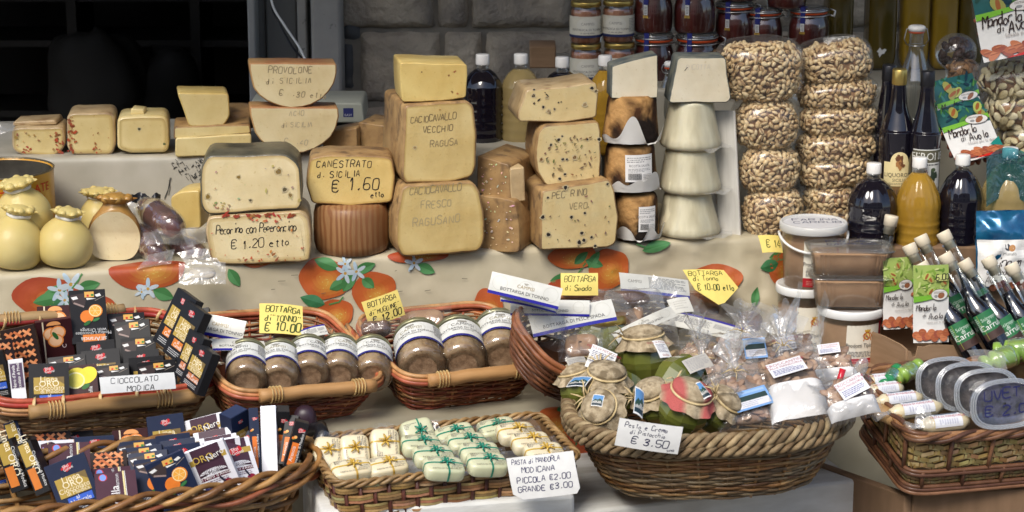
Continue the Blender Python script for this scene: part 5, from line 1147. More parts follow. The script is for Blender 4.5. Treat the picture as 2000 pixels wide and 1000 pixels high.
for i in range(9): D.ell((-30+9*i)*m, (-2+4*(i % 3))*m, 8*m, 7*m, (S(90, 50, 30), S(140, 80, 50), S(110, 40, 44))[i % 3], i*40, 12)
mb = MB(); D.emit(mb, lambda x, y, k: (x, fb(x/(124*m)+.5, max(0, y)/(150*m))[1]-.001-k, y+2*m), 0); mb.build('label', mPRINT, o)
mb = MB(); c = W(1990, 335, .07)-o.location; mb.grid(lambda u, v: (c.x-.055+.09*u, .03+.012*math.sin(u*4), c.z-.07+.10*v+.02*math.sin(u*3)), 14, 12); mb.build('bag_top', clear('blue_film', (.12, .42, .50), .10, .12, .8, 40, .12, (.04, .2, .25)), o)

# ------------------------------------------------------------------ buckets and tubs of carob flour
mCAROB = M('carob_flour', S(206, 166, 130), S(186, 146, 112), 18, .9, bump=.2, bscale=200)
mLABR = M('red_strip', S(170, 24, 34), None, 10, .5)
def crest(D, cx, cy, s_):
    D.ell(cx, cy, s_*.62, s_*.8, S(170, 40, 36), 0, 16); D.ell(cx, cy, s_*.5, s_*.66, S(206, 164, 60), 0, 16); D.ell(cx, cy-s_*.05, s_*.36, s_*.48, S(222, 206, 150), 0, 14); D.line([(cx-s_*.3, cy+s_*.3), (cx+s_*.3, cy-s_*.4)], s_*.16, S(180, 40, 36)); D.line([(cx-s_*.3, cy+s_*.05), (cx+s_*.1, cy-s_*.5)], s_*.12, (.06, .05, .05))
    D.poly([(cx-s_*.5, cy+s_*.75), (cx+s_*.5, cy+s_*.75), (cx+s_*.6, cy+s_*1.25), (cx+s_*.25, cy+s_*.98), (cx, cy+s_*1.35), (cx-s_*.25, cy+s_*.98), (cx-s_*.6, cy+s_*1.25)], S(206, 160, 50))
    for k in (-1, 1): D.line([(cx+k*s_*.55, cy+s_*.6), (cx+k*s_*.85, cy+s_*.1), (cx+k*s_*.6, cy-s_*.5), (cx+k*s_*.75, cy-s_*.9)], s_*.18, S(190, 120, 50))
def bucket(label, px, Y, ytop, yb, hw, la, writing=None, handle=True, crestshow=True):
    P, _, m = LP([(hw, yb)], px, Y); o = thing('flour_bucket', label, 'bucket', P, (0, 0, 0), 'clear buckets of carob flour'); h = (yb-ytop)*m/math.cos(PITCH)*1.0; r = hw*m
    rt = r*.98; rb = r*.88
    mb = MB(); mb.lathe([(0, .004), (rb*.96, .004), (rb+(rt-rb)*.72, h*.74), (0, h*.75)], 36); mb.build('carob_flour', mCAROB, o)
    mb = MB(); mb.lathe([(rb*.96, 0), (rb, .004), (rt, h-.020), (rt*1.03, h-.019), (rt*1.03, h-.012)], 48, cap=False); mb.build('tub', mTUB, o)
    mb = MB(); mb.lathe([(r*1.04, h-.017), (r*1.06, h-.015), (r*1.06, h-.003), (r*1.03, h), (r*.97, h), (r*.95, h-.004), (0, h-.004)], 56, cap=False); mb.build('lid', mWHITEP if not writing else clear('lid_plastic', (.9, .9, .9), .06, .2, milk=.7, milkcol=(.72, .72, .70)) if 'lid_plastic' not in bpy.data.materials else mWHITEP, o)
    if writing:
        D = Dec(.0001); D.ell(0, 0, r*.94, r*.94, (.62, .62, .64), n=36, rings=2); 
        for k, t in enumerate(writing): D.hand(t, -r*.62, r*(.25-.36*k), r*.26, (.04, .05, .12), .12, .1, 3, 1.0, k+2, 0, 1.1)
        mb = MB(); D.emit(mb, flat(h-.0035), 0); mb.build('lid_writing', mPRINT, o)
    if handle:
        mb = MB(); mb.tube([(-r*1.08*math.cos(R_(t)), -r*1.08*math.sin(R_(t)), h-.022-.03*math.sin(R_(t))) for t in range(0, 181, 10)], .0028, 8); mb.build('handle', mWHITEP, o)
    D = Dec(.0001); z0 = h*.10; z1 = h*.78; w_ = r*1.12; D.rect(-w_/2, z0, w_/2, z1, S(226, 220, 204), 14); D.rect(-w_/2, z0, w_/2, z0+(z1-z0)*.20, S(168, 26, 36), 14); D.rect(w_/2, z0, w_/2+r*.12, z1+.004, S(150, 24, 40), 3)
    if crestshow: crest(D, w_*.08, z0+(z1-z0)*.74, r*.17)
    D.prt('Prodotti Tipici Iblei', .0, z0+(z1-z0)*.47, r*.13, (.05, .04, .04), sx=.78); D.lines(-w_*.42, z0+(z1-z0)*.24, w_*.42, z0+(z1-z0)*.38, 4, (.2, .2, .2), int(px)); D.lines(-w_*.4, z0+(z1-z0)*.04, w_*.3, z0+(z1-z0)*.15, 3, S(210, 120, 110), 3)
    mb = MB(); D.emit(mb, lambda x, y, k: cyl(rb+(rt-rb)*(y/h)+.0003, 0, la)(x, y, k), 0); mb.build('label', mPRINT, o); return o
bucket('lower bucket of carob flour mostly hidden behind the front bucket', 1568, .09, 552, 712, 54, -80, None, False)
bucket('tall lidded bucket of carob flour with handwriting on its lid', 1585, .10, 432, 560, 62, -80, ('FARINA', 'CARRUBO'))
bucket('front bucket of carob flour with a red and gold crest', 1659, .0, 593, 712, 63, -72, None, False)
def tub(label, x0, x1, yt, yb, Y, lid=True):
    c = (x0+x1)/2; P = W(c, yb, Y); m = mpp(P); w_ = (x1-x0)*m*.90; h = (yb-yt)*m; d = .095; o = thing('flour_tub', label, 'tub', P, (0, 0, R_(-2)), 'ribbed clear tubs of carob flour')
    def ringp(k, z, e=.0, rib=0):
        pts = []; N = 120; aw, ad = w_/2*k+e, d/2*k+e
        for i in range(N):
            a = 2*math.pi*i/N; q = .28; x = aw*math.copysign(abs(math.cos(a))**q, math.cos(a)); y = ad*math.copysign(abs(math.sin(a))**q, math.sin(a)); t = 1+rib*2*math.sin(x*780+y*780); pts.append((x*t, y*t, z))
        return pts
    def shell(mb, rings, cap):
        n = len(rings[0]); vs = [p for r in rings for p in r]; fs = [(k*n+i, k*n+(i+1) % n, (k+1)*n+(i+1) % n, (k+1)*n+i) for k in range(len(rings)-1) for i in range(n)]
        if cap: fs += [tuple(reversed(range(n))), tuple(range((len(rings)-1)*n, len(rings)*n))]
        mb.add(vs, fs)
    mb = MB(); shell(mb, [ringp(.86, .003, 0, .014), ringp(.94, h*.84, 0, .014)], True); mb.build('carob_flour', mCAROB, o)
    mb = MB(); shell(mb, [ringp(.87, 0, .0005), ringp(.88, .001, .002, .014), ringp(.97, h*.9, .002, .014), ringp(.985, h*.93, .002), ringp(1.02, h*.94, .006), ringp(1.02, h*.96, .006)], False); mb.build('tub', mTUB, o)
    mb = MB(); shell(mb, [ringp(1.02, h*.965, .008), ringp(1.03, h*.98, .008), ringp(1.0, h*1.0, .003), ringp(.96, h*1.06, 0), ringp(.9, h*1.07, 0)], True); mb.build('lid', mTUB, o)
    if lid:
        D = Dec(.0001); D.hand('FARINA', -w_*.3, .01, .013, (.04, .04, .1), .13, .1, 4, 1, 3, 0, 1.2); D.hand('CARRUBO', -w_*.3, -.012, .013, (.04, .04, .1), .13, .1, 4, 1, 4, 0, 1.2); mb = MB(); D.emit(mb, flat(h*1.075), 0); mb.build('lid_writing', mPRINT, o)
    return o
tub('lower ribbed tub of carob flour on the front bucket', 1578, 1740, 530, 592, .0, False)
tub('upper ribbed tub of carob flour with marker writing on its clear lid', 1574, 1742, 478, 531, .0)

# ------------------------------------------------------------------ carton of carob syrup bottles
BXY = -.16
bx = thing('syrup_carton', 'torn open brown cardboard carton holding the corked syrup bottles', 'carton', (0, 0, 0))
f0 = W(1772, 722, BXY); f1 = W(2080, 690, BXY+.05); zt = W(1772, 678, BXY).z; zb = ZL+.003
bxv = (f1-f0); bxv.z = 0; bw = bxv.length; ang = math.atan2(bxv.y, bxv.x); bx.location = (f0.x, f0.y, zb); bx.rotation_euler = (0, 0, ang)
hh = zt-zb
mb = MB(); rg = random.Random(4)
top_e = [(bw, hh*1.05), (bw, 0), (0, 0), (0, hh*.55), (.012, hh*.62), (.018, hh*.95)]; n = 26
top_pts = [(0, 0), (bw, 0)]+[(bw-(bw-.02)*i/n, hh*(1.0+.06*(rg.random()-.5))) for i in range(n+1)]+[(.016, hh*.72), (.010, hh*.68), (.006, hh*.86), (.0, hh*.9)]
mb.prism(top_pts, 0, .004, 0); mb.build('front_panel', mCARDB, bx)
mb = MB(); mb.prism([(0, 0), (.13, 0), (.13, hh*1.0), (.08, hh*1.03), (.02, hh*1.0), (0, hh*.93)], 0, .004, 0, T=Matrix.Rotation(R_(106), 4, 'Z') @ Matrix.Translation((.002, 0, 0))); mb.build('side_panel', mCARDB, bx)
mb = MB(); mb.prism(rounded([(-.06, 0), (bw, 0), (bw, hh*1.9), (bw*.55, hh*2.25), (bw*.30, hh*2.1), (-.06, hh*1.4)], .006), .17, .174, 0); mb.build('back_panel', mCARDB, bx)
mb = MB(); mb.box(-.08, .005, .0, bw, .17, .006); mb.build('bottom', mCARDB, bx)
mCORK = M('cork', S(214, 190, 152), S(196, 166, 124), 60, .8, bump=.3, bscale=200)
mCORKT = M('cork_plastic', S(216, 204, 180), None, 10, .5)
def syrup_proto():
    o = thing('syrup_bottle', 'x', 'bottle'); r = .0235
    mb = MB(); mb.lathe([(0, 0), (r*.9, 0), (r, .004), (r, .085), (r*.93, .098), (r*.62, .115), (.0115, .128), (.0115, .142), (0, .142)], 28); mb.build('syrup', mWINE, o)
    mb = MB(); mb.lathe([(r*1.01, .0), (r*1.01, .085), (r*.94, .099), (r*.64, .116), (.0132, .129), (.0132, .190), (.0145, .192), (.0145, .196)], 28, cap=False); mb.build('glass', mGLASS, o)
    mb = MB(); mb.lathe([(0, .182), (.0110, .182), (.0110, .198), (.0138, .199), (.0142, .217), (.0132, .220), (0, .220)], 26); mb.build('cork', mCORKT, o)
    D = Dec(.00008); D.rect(-.026, .03, .026, .085, S(40, 110, 66), 12); D.rect(-.026, .03, .026, .045, S(70, 50, 44), 12); D.prt('Sciroppo', .002, .068, .007, (.6, .7, .6)); D.prt('di', -.004, .060, .008, (.75, .78, .72)); D.prt('Carrubo', .003, .050, .012, (.78, .78, .75)); D.rect(-.019, .032, -.0185, .084, S(190, 200, 80)); D.lines(-.0255, .05, -.0195, .08, 8, (.5, .6, .5)); D.ell(.010, .040, .012, .006, S(60, 40, 34), 20, 12)
    mb = MB(); D.emit(mb, cyl(r*1.02, 0, 90), 0); mb.build("label", mPRINT, o); return o
syp = None
def axis_face(d, f, spin=0):
    z = d.normalized(); y = (f-z*f.dot(z)).normalized(); x = y.cross(z); return (Matrix((x, y, z)).transposed() @ Matrix.Rotation(R_(spin), 3, 'Z')).to_euler()
def axis_rot(dx, dy, dz, spin=0): return (V((dx, dy, dz)).to_track_quat('Z', 'Y') @ Euler((0, 0, R_(spin))).to_quaternion()).to_euler()
for i, (cx, cy, Yc, dx, dz, sp_, lb) in enumerate(((1846, 500, -.10, -.50, .82, 30, 'corked syrup bottle with its green label in front in the carton'), (1883, 513, -.085, -.50, .80, 25, 'corked syrup bottle second from the front almond pack in the carton'), (1930, 507, -.07, -.46, .82, 25, 'corked syrup bottle at the right of the carton below the flour bag'), (1843, 457, -.01, -.46, .85, 0, 'corked syrup bottle standing highest in the carton'),
        (1799, 465, -.01, -.42, .86, 0, 'corked syrup bottle in the back row against the golden oil bottle'), (1776, 482, -.03, -.40, .87, 0, 'corked syrup bottle nearest the rear almond pack in the back row'), (1800, 518, -.09, -.48, .83, 30, 'corked syrup bottle whose cork shows behind the front almond pack'), (1975, 520, -.075, -.45, .82, 25, 'corked syrup bottle at the right edge with a blue sticker'))):
    P = W(cx, cy, Yc); rot = axis_rot(dx, .30, dz); d = V((dx, .30, dz)).normalized(); base = P-d*.215
    e = axis_face(V((dx, .30, dz)), V((.25, -.9, .35)))
    if syp is None: syp = syrup_proto(); syp.location = base; syp.rotation_euler = e; syp['label'] = lb; syp['group'] = 'corked bottles of carob syrup'
    else: copy_thing(syp, base, e, lb)
P = W(1708, 472, .06); o = copy_thing(syp, P-V((.0, .0, .165)), axis_rot(.16, .05, 1), 'upright corked bottle between the dark wine bottle and the tubs')
almond_pack('green almond pack half hidden behind the tubs', [(1724, 504), (1782, 500), (1784, 640), (1726, 644)], -.04, 1, 11, .075, .15, (82, 0, 0), bulge=.02)
almond_pack('green almond pack priced six euros in front of the syrup bottles', [(1783, 518), (1852, 516), (1853, 668), (1784, 670)], -.135, 1, 13, .075, .16, (82, 0, 0), price='6,00', bulge=.03)
# ------------------------------------------------------------------ crates under the front baskets
def crate(name, label, ftl, ftr, Y, depth, zbot, mt, yaw=None):
    """box whose top front edge runs between two photo points"""
    a = W(ftl[0], ftl[1], Y); b = WZ(ftr[0], ftr[1], a.z); d = b-a; d.z = 0; o = thing(name, label, 'crate', (a.x, a.y, zbot), (0, 0, math.atan2(d.y, d.x)))
    return o, d.length, a.z-zbot
o, w_, h_ = crate('white_crate', 'white wooden crate under the round pistachio basket', (1160, 996), (1676, 936), -.62, .4, 0, mSTYRO)
mb = MB(); mb.rbox(-.05, 0, 0, w_, .40, h_, .006); mb.build('panel', mSTYRO, o)
PBZ = h_
o, w_, h_ = crate('white_crate', 'low white crate under the almond paste tray', (676, 1006), (1128, 975), -.80, .4, 0, mSTYRO)
mb = MB(); mb.rbox(-.04, .02, 0, w_, .36, h_, .006); mb.build('panel', mSTYRO, o)
o, w_, h_ = crate('cardboard_box', 'large dark cardboard box under the palm basket at the right', (1782, 958), (2100, 945), -.545, .4, 0, mCARDB_D)
mb = MB(); mb.rbox(0, 0, 0, w_+.2, .02, h_-.004, .004); mb.build('front_panel', mCARDB_D, o)
mb = MB(); mb.prism([(0, 0), (.62, 0), (.62, h_-.006), (0, h_-.006)], 0, .02, .002, T=Matrix.Rotation(R_(122), 4, 'Z')); mb.build('side_panel', mCARDB_D, o)
mb = MB(); mb.box(.0, .03, h_-.025, w_+.2, .30, h_-.004); mb.build('lid_flaps', mCARDB_D, o)

# ------------------------------------------------------------------ baskets
class Basket:
    """rim plane fitted to four photo points (back left, back right, front right, front left)"""
    def __init__(s, name, label, quad, Wd, Dd, Y, rot0, h, n=4, bot=(.82, .78), cat='basket', group=None):
        P, E, s.w, s.d = fit(quad, Wd, Dd, Y, rot0, .12); s.h = h; s.n = n; s.bot = bot
        s.o = thing(name, label, cat, P, E, group); s.P = P; s.R = E.to_matrix(); s.nrm = s.R @ V((0, 0, 1))
        N = 720; pts = []
        for i in range(N):
            a = 2*math.pi*i/N; c, q = math.cos(a), math.sin(a); pts.append(V((math.copysign(abs(c)**(2/n), c)*s.w/2, math.copysign(abs(q)**(2/n), q)*s.d/2)))
        L = [0]
        for i in range(N): L.append(L[-1]+(pts[(i+1) % N]-pts[i]).length)
        s.L = L[-1]; s.ring = []; k = 0; M_ = 400
        for i in range(M_):
            t = s.L*i/M_
            while L[k+1] < t: k += 1
            s.ring.append(pts[k].lerp(pts[(k+1) % N], (t-L[k])/max(1e-9, L[k+1]-L[k])))
    def at(s, u, t=1, off=0):
        """u round the basket, t 0 bottom..1 rim, off outwards"""
        x = (u % 1)*400; i = int(x); p = s.ring[i % 400].lerp(s.ring[(i+1) % 400], x-i); q = s.ring[(i-3) % 400]; r = s.ring[(i+4) % 400]; tg = (r-q).normalized()
        kx = s.bot[0]+(1-s.bot[0])*t**.8; ky = s.bot[1]+(1-s.bot[1])*t**.8
        return V((p.x*kx+tg.y*off, p.y*ky-tg.x*off, -s.h*(1-t)))
    def on(s, px, py, dz=0):
        d = ray(px, py); k = (s.P+s.nrm*dz-CAM).dot(s.nrm)/d.dot(s.nrm); return CAM+d*k
    def loc(s, p): return s.R.transposed() @ (p-s.P)
    def weave(s, rows, r, stakes, cols, amp=None, seed=1, rmul=1.0):
        mb = MB(); rg = random.Random(seed); amp = amp or r*.9; n = stakes*6
        for j in range(rows):
            t = (j+.5)/rows*.97; c0 = rg.choice(cols); sgn = 1 if j % 2 else -1; ph = rg.random()*.01
            path = [s.at(i/n, t+.010*math.sin(i*.31+j)+.006*rg.uniform(-1, 1), sgn*amp*math.cos(math.pi*i/6)) for i in range(n)]
            rr = [r*rmul*(.9+.25*noise.noise(V((i*.11, j*2.3, seed)))) for i in range(n)]
            k = len(mb.f); mb.tube(path, rr, 5, 0, (1, 1, 1), True)
            for f in range(n):
                g = .75+.5*noise.noise(V((f*.045, j*5.1, seed)))+.25*noise.noise(V((f*.6, j*3.1, 2)))
                cc = tuple(min(.9, max(.01, v*g)) for v in (cols[(j+int(3*noise.noise(V((f*.02, j, 9)))+6)) % len(cols)])); 
                for q in range(5): mb.c[k+f*5+q] = cc
        mb.build('woven_body', mWICK, s.o)
        mb = MB()
        for i in range(stakes):
            mb.tube([s.at((i+.0)/stakes, t, 0) for t in (0, .3, .6, 1.0)], r*.9, 5, 0, cols[i % len(cols)])
        mb.build('stakes', mWICK, s.o)
        mb = MB(); mb.add([s.at(i/80, .02) for i in range(80)], [tuple(range(80))], 0, tuple(v*.6 for v in cols[0]), False); mb.build('bottom', mWICK, s.o)
    def rods(s, offs, r, cols, seed=1, name='rim'):
        mb = MB(); n = 160; rg = random.Random(seed)
        for k, (do, dz) in enumerate(offs):
            path = [s.at(i/n, 1, do+.0015*noise.noise(V((i*.06, k*3, seed))))+V((0, 0, dz+.002*noise.noise(V((i*.08, k*5, seed))))) for i in range(n)]
            mb.tube(path, [r*(1+.2*noise.noise(V((i*.05, k, seed)))) for i in range(n)], 7, 0, cols[k % len(cols)], True)
        return mb.build(name, mWICK, s.o)
    def braid(s, strands, r, rad, turns, cols, do=0, dz=0, name='rim', mat=None, n=420, flat=1, jit=.2):
        mb = MB()
        for k in range(strands):
            path = []; cc = []
            for i in range(n):
                a = 2*math.pi*(k/strands)+turns*2*math.pi*i/n; w_ = 1+jit*noise.noise(V((i*.05, k*3, 1)))
                path.append(s.at(i/n, 1, do+rad*math.cos(a)*w_)+V((0, 0, dz+rad*flat*math.sin(a)*w_)))
            k0 = len(mb.f); mb.tube(path, [r*(1+.25*noise.noise(V((i*.07, k*7, 4)))) for i in range(n)], 6, 0, cols[k % len(cols)], True)
            for f in range(n):
                g = .8+.45*noise.noise(V((f*.05, k*9, 3)))
                for q in range(6): mb.c[k0+f*6+q] = tuple(v*g for v in cols[k % len(cols)])
        return mb.build(name, mat or mWICK, s.o)
    def wraps(s, us, rad, wd, col, do=0, dz=0, slant=.012, name='rim_binding'):
        for u in us:
            mb = MB(); p = []
            for q in range(13):
                a = 2*math.pi*q/12; p.append(s.at(u+slant*q/12, 1, do+rad[0]*math.cos(a))+V((0, 0, dz+rad[1]*math.sin(a))))
            mb.tube(p, wd, 4, 0, col, flat=.25); mb.build(name, mWICK, s.o)
    def dowel(s, u0, u1, r, do, dz, colr, bind=(.18, .82), bcol=S(206, 176, 120), nb=5):
        a, b = s.at(u0, 1, do)+V((0, 0, dz)), s.at(u1, 1, do)+V((0, 0, dz)); mb = MB(); n = 16
        path = [a.lerp(b, i/n)+V((0, 0, .002*noise.noise(V((i*.4, u0*9, 2))))) for i in range(n+1)]
        mb.tube(path, [r*(1+.06*noise.noise(V((i*.5, u0, 7)))) for i in range(n+1)], 14, 0, colr); h_ = mb.build('handle', mDOWEL, s.o)
        mb = MB(); d = (b-a).normalized(); up = V((0, 0, 1)); sd = d.cross(up).normalized(); up = sd.cross(d)
        for t in bind:
            for k in range(nb):
                c = a.lerp(b, t)+d*(k-nb/2)*.0062
                mb.tube([c+(sd*math.cos(q*.5236)+up*math.sin(q*.5236))*(r+.0012)+d*.002*math.sin(q*.26) for q in range(12)], .0030, 5, 0, tuple(v*(.85+.06*k) for v in bcol), True, flat=.35)
            mb.build('handle_binding', mWICK, h_); mb = MB()
        return h_
mDOWEL = M('dowel_wood', (1, 1, 1), (.72, .66, .58), 20, .6, col=True, stretch=(.35, 3, 3), bump=.3, bscale=60)
TANW = (S(196, 156, 108), S(176, 132, 86), S(206, 172, 124), S(164, 116, 74), S(186, 146, 100))
REDW = (S(180, 104, 66), S(158, 76, 52), S(196, 132, 84), S(150, 86, 50), S(172, 92, 64), S(188, 140, 92))
GREYW = (S(150, 128, 94), S(132, 108, 76), S(160, 140, 106), S(120, 98, 70))
DKW = (S(112, 74, 48), S(94, 58, 40), S(126, 88, 58), S(84, 54, 38))
BROWNW = (S(176, 136, 84), S(150, 108, 62), S(188, 150, 98), S(136, 94, 54))

b1 = Basket('willow_basket', 'wide pale willow basket with red rim full of black chocolate boxes', [(-100, 640), (318, 610), (436, 754), (-12, 802)], .44, .26, -.43, (26, 0, 14), .085, 7, (.86, .84))
b1.weave(14, .0034, 26, TANW, seed=3); b1.rods([(.004, .002), (-.004, .003), (.001, .009)], .0052, (S(176, 62, 50), S(160, 52, 46), S(190, 92, 66)), 5); b1.rods([(.006, -.007), (.006, -.014)], .0042, (S(206, 160, 112), S(190, 140, 96)), 7, 'rim_base')
b1.wraps([i/22+.004*(i % 3) for i in range(22)], (.0125, .0125), .0042, S(214, 184, 132), .002, .001)
b1.dowel(.64, .865, .013, .014, -.006, S(172, 138, 92), (.16, .80)); b1.dowel(.155, .345, .011, .006, .008, S(176, 146, 104), (.12, .85))

GJ = 'willow baskets of roe jars'
b2 = Basket('willow_basket', 'reddish willow basket holding five small roe jars', [(345, 628), (622, 604), (771, 752), (446, 774)], .33, .22, -.335, (26, 0, 16), .085, 6, (.78, .74), group=GJ)
b3 = Basket('willow_basket', 'reddish willow basket holding three large roe jars', [(700, 620), (945, 594), (1084, 716), (778, 748)], .31, .20, -.21, (26, 0, 16), .085, 6, (.78, .74), group=GJ)
for k, b in enumerate((b2, b3)):
    b.weave(15, .0030, 24, REDW, seed=11+k*5); b.rods([(.004, .0), (-.003, .003), (.002, .007), (.006, -.006)], .0044, (S(206, 140, 92), S(186, 104, 70), S(196, 150, 100), S(180, 96, 70)), 6+k)
    b.dowel(.655, .855, .0125, .012, .003, S(190, 146, 96), (.14, .86), nb=4)
    mb = MB()
    for q in range(6):
        p, r = b.at(.985+q*.006, 1, .004), b.at(.01+q*.012, 1, .018); mb.tube([p, p.lerp(r, .6)+V((0, 0, .006)), r+V((0, 0, .004))], .0042, 6, 0, REDW[q % 6])
    mb.build('rim_knot', mWICK, b.o)

b4 = Basket('oval_willow_basket', 'big oval braided willow basket of blue and white chocolate boxes at the bottom left', [(-190, 900), (570, 834), (648, 926), (-140, 1056)], .66, .20, -.76, (30, 0, 6), .12, 2.7, (.82, .8))
b4.weave(9, .0058, 22, BROWNW, seed=21); b4.braid(3, .0058, .0095, 10, (S(190, 146, 88), S(170, 124, 70), S(150, 104, 58)), .006, .0); b4.braid(2, .0046, .008, 8, (S(158, 92, 62), S(176, 130, 78)), .010, -.020, 'rim_base')
mb = MB(); c = b4.loc(W(622, 846, b4.on(622, 846).y)); mb.tube([c+V((-.012, -.02, -.02)), c+V((.004, -.01, .004)), c+V((.006, .01, .006)), c+V((-.004, .03, -.004))], .014, 10, 0, (.02, .016, .016), flat=.7); h_ = mb.build('leather_handle', mBLACKP, b4.o)

b5 = Basket('bottarga_basket', 'dark oval willow basket heaped with bagged roe and white cards', [(945, 592), (1425, 576), (1500, 722), (1118, 752)], .46, .22, -.15, (28, 0, 12), .09, 3.4, (.8, .78), cat='basket')
b5.o.name = 'oval_willow_basket'
b5.weave(12, .0042, 26, tuple(S(150, 96, 62) if i % 2 else S(120, 74, 48) for i in range(5)), seed=31); b5.rods([(.004, 0), (-.004, .003), (.001, .008)], .005, (S(150, 92, 58), S(120, 72, 48), S(168, 108, 70)), 9)

b6 = Basket('rush_basket', 'large oval basket with a twisted rope rim full of pistachio creams and biscuits', [(1135, 708), (1600, 690), (1690, 852), (1098, 872)], .53, .27, -.50, (14, 0, 6), .125, 2.9, (.76, .74))
b6.weave(22, .0035, 30, BROWNW+GREYW, seed=41); b6.braid(4, .0056, .0095, 26, (S(166, 144, 108), S(150, 126, 92), S(176, 156, 120), S(140, 116, 84)), .004, .002, mat=mROPE, n=900, jit=.1); b6.braid(3, .0052, .007, 30, (S(150, 128, 94), S(136, 112, 80), S(160, 138, 104)), .008, -.014, 'rim_base', mROPE, 700, jit=.1)

# almond paste tray of flat palm strips
b7 = Basket('palm_tray', 'rectangular palm strip tray of ribboned almond paste blocks', [(606, 862), (1046, 808), (1136, 898), (652, 948)], .45, .19, -.62, (12, 0, 8), .075, 14, (.96, .95))
mb = MB(); rg = random.Random(8); PALM = (S(176, 142, 94), S(160, 126, 80), S(186, 154, 106), S(146, 112, 70))
rows_, per = 4, 26
for j in range(rows_):
    for k in range(per):
        ub = (k+(.5 if j % 2 else 0))/per; n = 8; t0, t1 = 1-(j+1)*.98/rows_+.02, 1-j*.98/rows_-.02
        for q in range(3):
            a = t0+(t1-t0)*q/3; bb = t0+(t1-t0)*(q+1)/3; vs = []
            for i in range(n+1):
                u = ub+(i/n)*.92/per*1.0; of = .0055*math.sin(math.pi*i/n)+.0012*rg.random(); vs += [b7.at(u, a+.006, of), b7.at(u, bb-.002, of)]
            cl = tuple(v*rg.uniform(.8, 1.15) for v in PALM[(j*7+k*3+q) % 4]); mb.add(vs, [(2*i, 2*i+2, 2*i+3, 2*i+1) for i in range(n)], 0, cl)
mb.build('palm_strips', mWICK, b7.o)
mb = MB()
for k in range(per*2): mb.tube([b7.at((k*.5-.02)/per, t, .0022) for t in (0, .5, .97)], .005, 4, 0, S(92, 50, 40), flat=.3)
mb.build('stakes', mWICK, b7.o)
mb = MB(); mb.grid(lambda u, v: b7.at(u, v*.98, -.002), 120, 4, 0, S(120, 92, 60)); mb.build('lining', mWICK, b7.o)
b7.braid(3, .0036, .005, 22, PALM[:3], .002, .002, flat=.9, n=600)
mb = MB(); mb.add([b7.at(i/80, .03) for i in range(80)], [tuple(range(80))], 0, S(110, 84, 54), False); mb.build('bottom', mWICK, b7.o)

# palm matting basket at the right
b8 = Basket('palm_basket', 'dark red willow basket with pale palm matting walls at the bottom right', [(1668, 726), (2120, 694), (2230, 828), (1786, 862)], .44, .22, -.45, (16, 0, 12), .105, 12, (.94, .92))
def mat_wall(t0, t1, name, cw, cols, off):
    mb = MB(); rg = random.Random(int(t0*100)); nu = int(b8.L/cw); nv = max(3, int((t1-t0)*b8.h/cw))
    for i in range(nu):
        for j in range(nv):
            d = 1 if ((i+j)//2) % 2 else -1; uc = (i+.5)/nu; tc = t0+(t1-t0)*(j+.5)/nv; hw = cw/b8.L*.9; ht = cw/b8.h*.36
            vs = []
            for a, bb in ((-1, -1), (1, -1), (1, 1), (-1, 1)):
                vs.append(b8.at(uc+hw*a, tc+ht*bb+d*a*ht*.9, off+.0022*(1-a*a*.6)+.0012*a*d))
            bul = .006*math.sin(math.pi*(uc*14 % 1)); mb.add(vs, [(0, 1, 2, 3)], 0, tuple(v*rg.uniform(.82, 1.15) for v in cols[(i*3+j) % len(cols)]), False)
    mb.grid(lambda u, v: b8.at(u, t0+(t1-t0)*v, off-.002), 160, 3, 0, S(120, 98, 66)); return mb.build(name, mWICK, b8.o)
MATC = (S(196, 172, 118), S(180, 154, 100), S(206, 184, 132), S(166, 138, 88))
mat_wall(.36, .98, 'matting', .012, MATC, 0); mat_wall(.04, .32, 'lower_matting', .007, (S(170, 146, 100), S(150, 126, 84), S(180, 158, 112)), .002)
RW = (S(118, 80, 56), S(96, 62, 44), S(136, 96, 68))
b8.rods([(.005, 0), (-.004, .003), (.002, .008), (.008, .005)], .005, (S(146, 104, 68), S(120, 82, 54), S(158, 116, 78)), 3); b8.braid(3, .0045, .007, 9, RW, .006, .004, 'rim_braid')
mb = MB(); n = 140
for t, q in ((.33, 2), (.01, 3)):
    for k in range(q): mb.tube([b8.at(i/n, t, .006+.002*k)+V((0, 0, -.006*k+.002*noise.noise(V((i*.1, k, t*9))))) for i in range(n)], .0042, 6, 0, RW[k], True)
for k in range(16): mb.tube([b8.at(k/16+.01, t, .006) for t in (.33, .6, 1)], .0042, 5, 0, RW[k % 3]); mb.tube([b8.at(k/16+.035, t, .007) for t in (0, .33)], .0042, 5, 0, RW[k % 3])
mb.build('willow_frame', mWICK, b8.o)
mb = MB(); mb.add([b8.at(i/80, .03) for i in range(80)], [tuple(range(80))], 0, S(110, 84, 54), False); mb.build('bottom', mWICK, b8.o)
mb = MB(); c = b8.loc(W(1738, 812, b8.on(1738, 812).y)); mb.tube([c+V((-.03, .06, -.004)), c+V((.012, -.02, -.002))], .0145, 14, 0, S(176, 142, 96)); h_ = mb.build('handle', mDOWEL, b8.o)

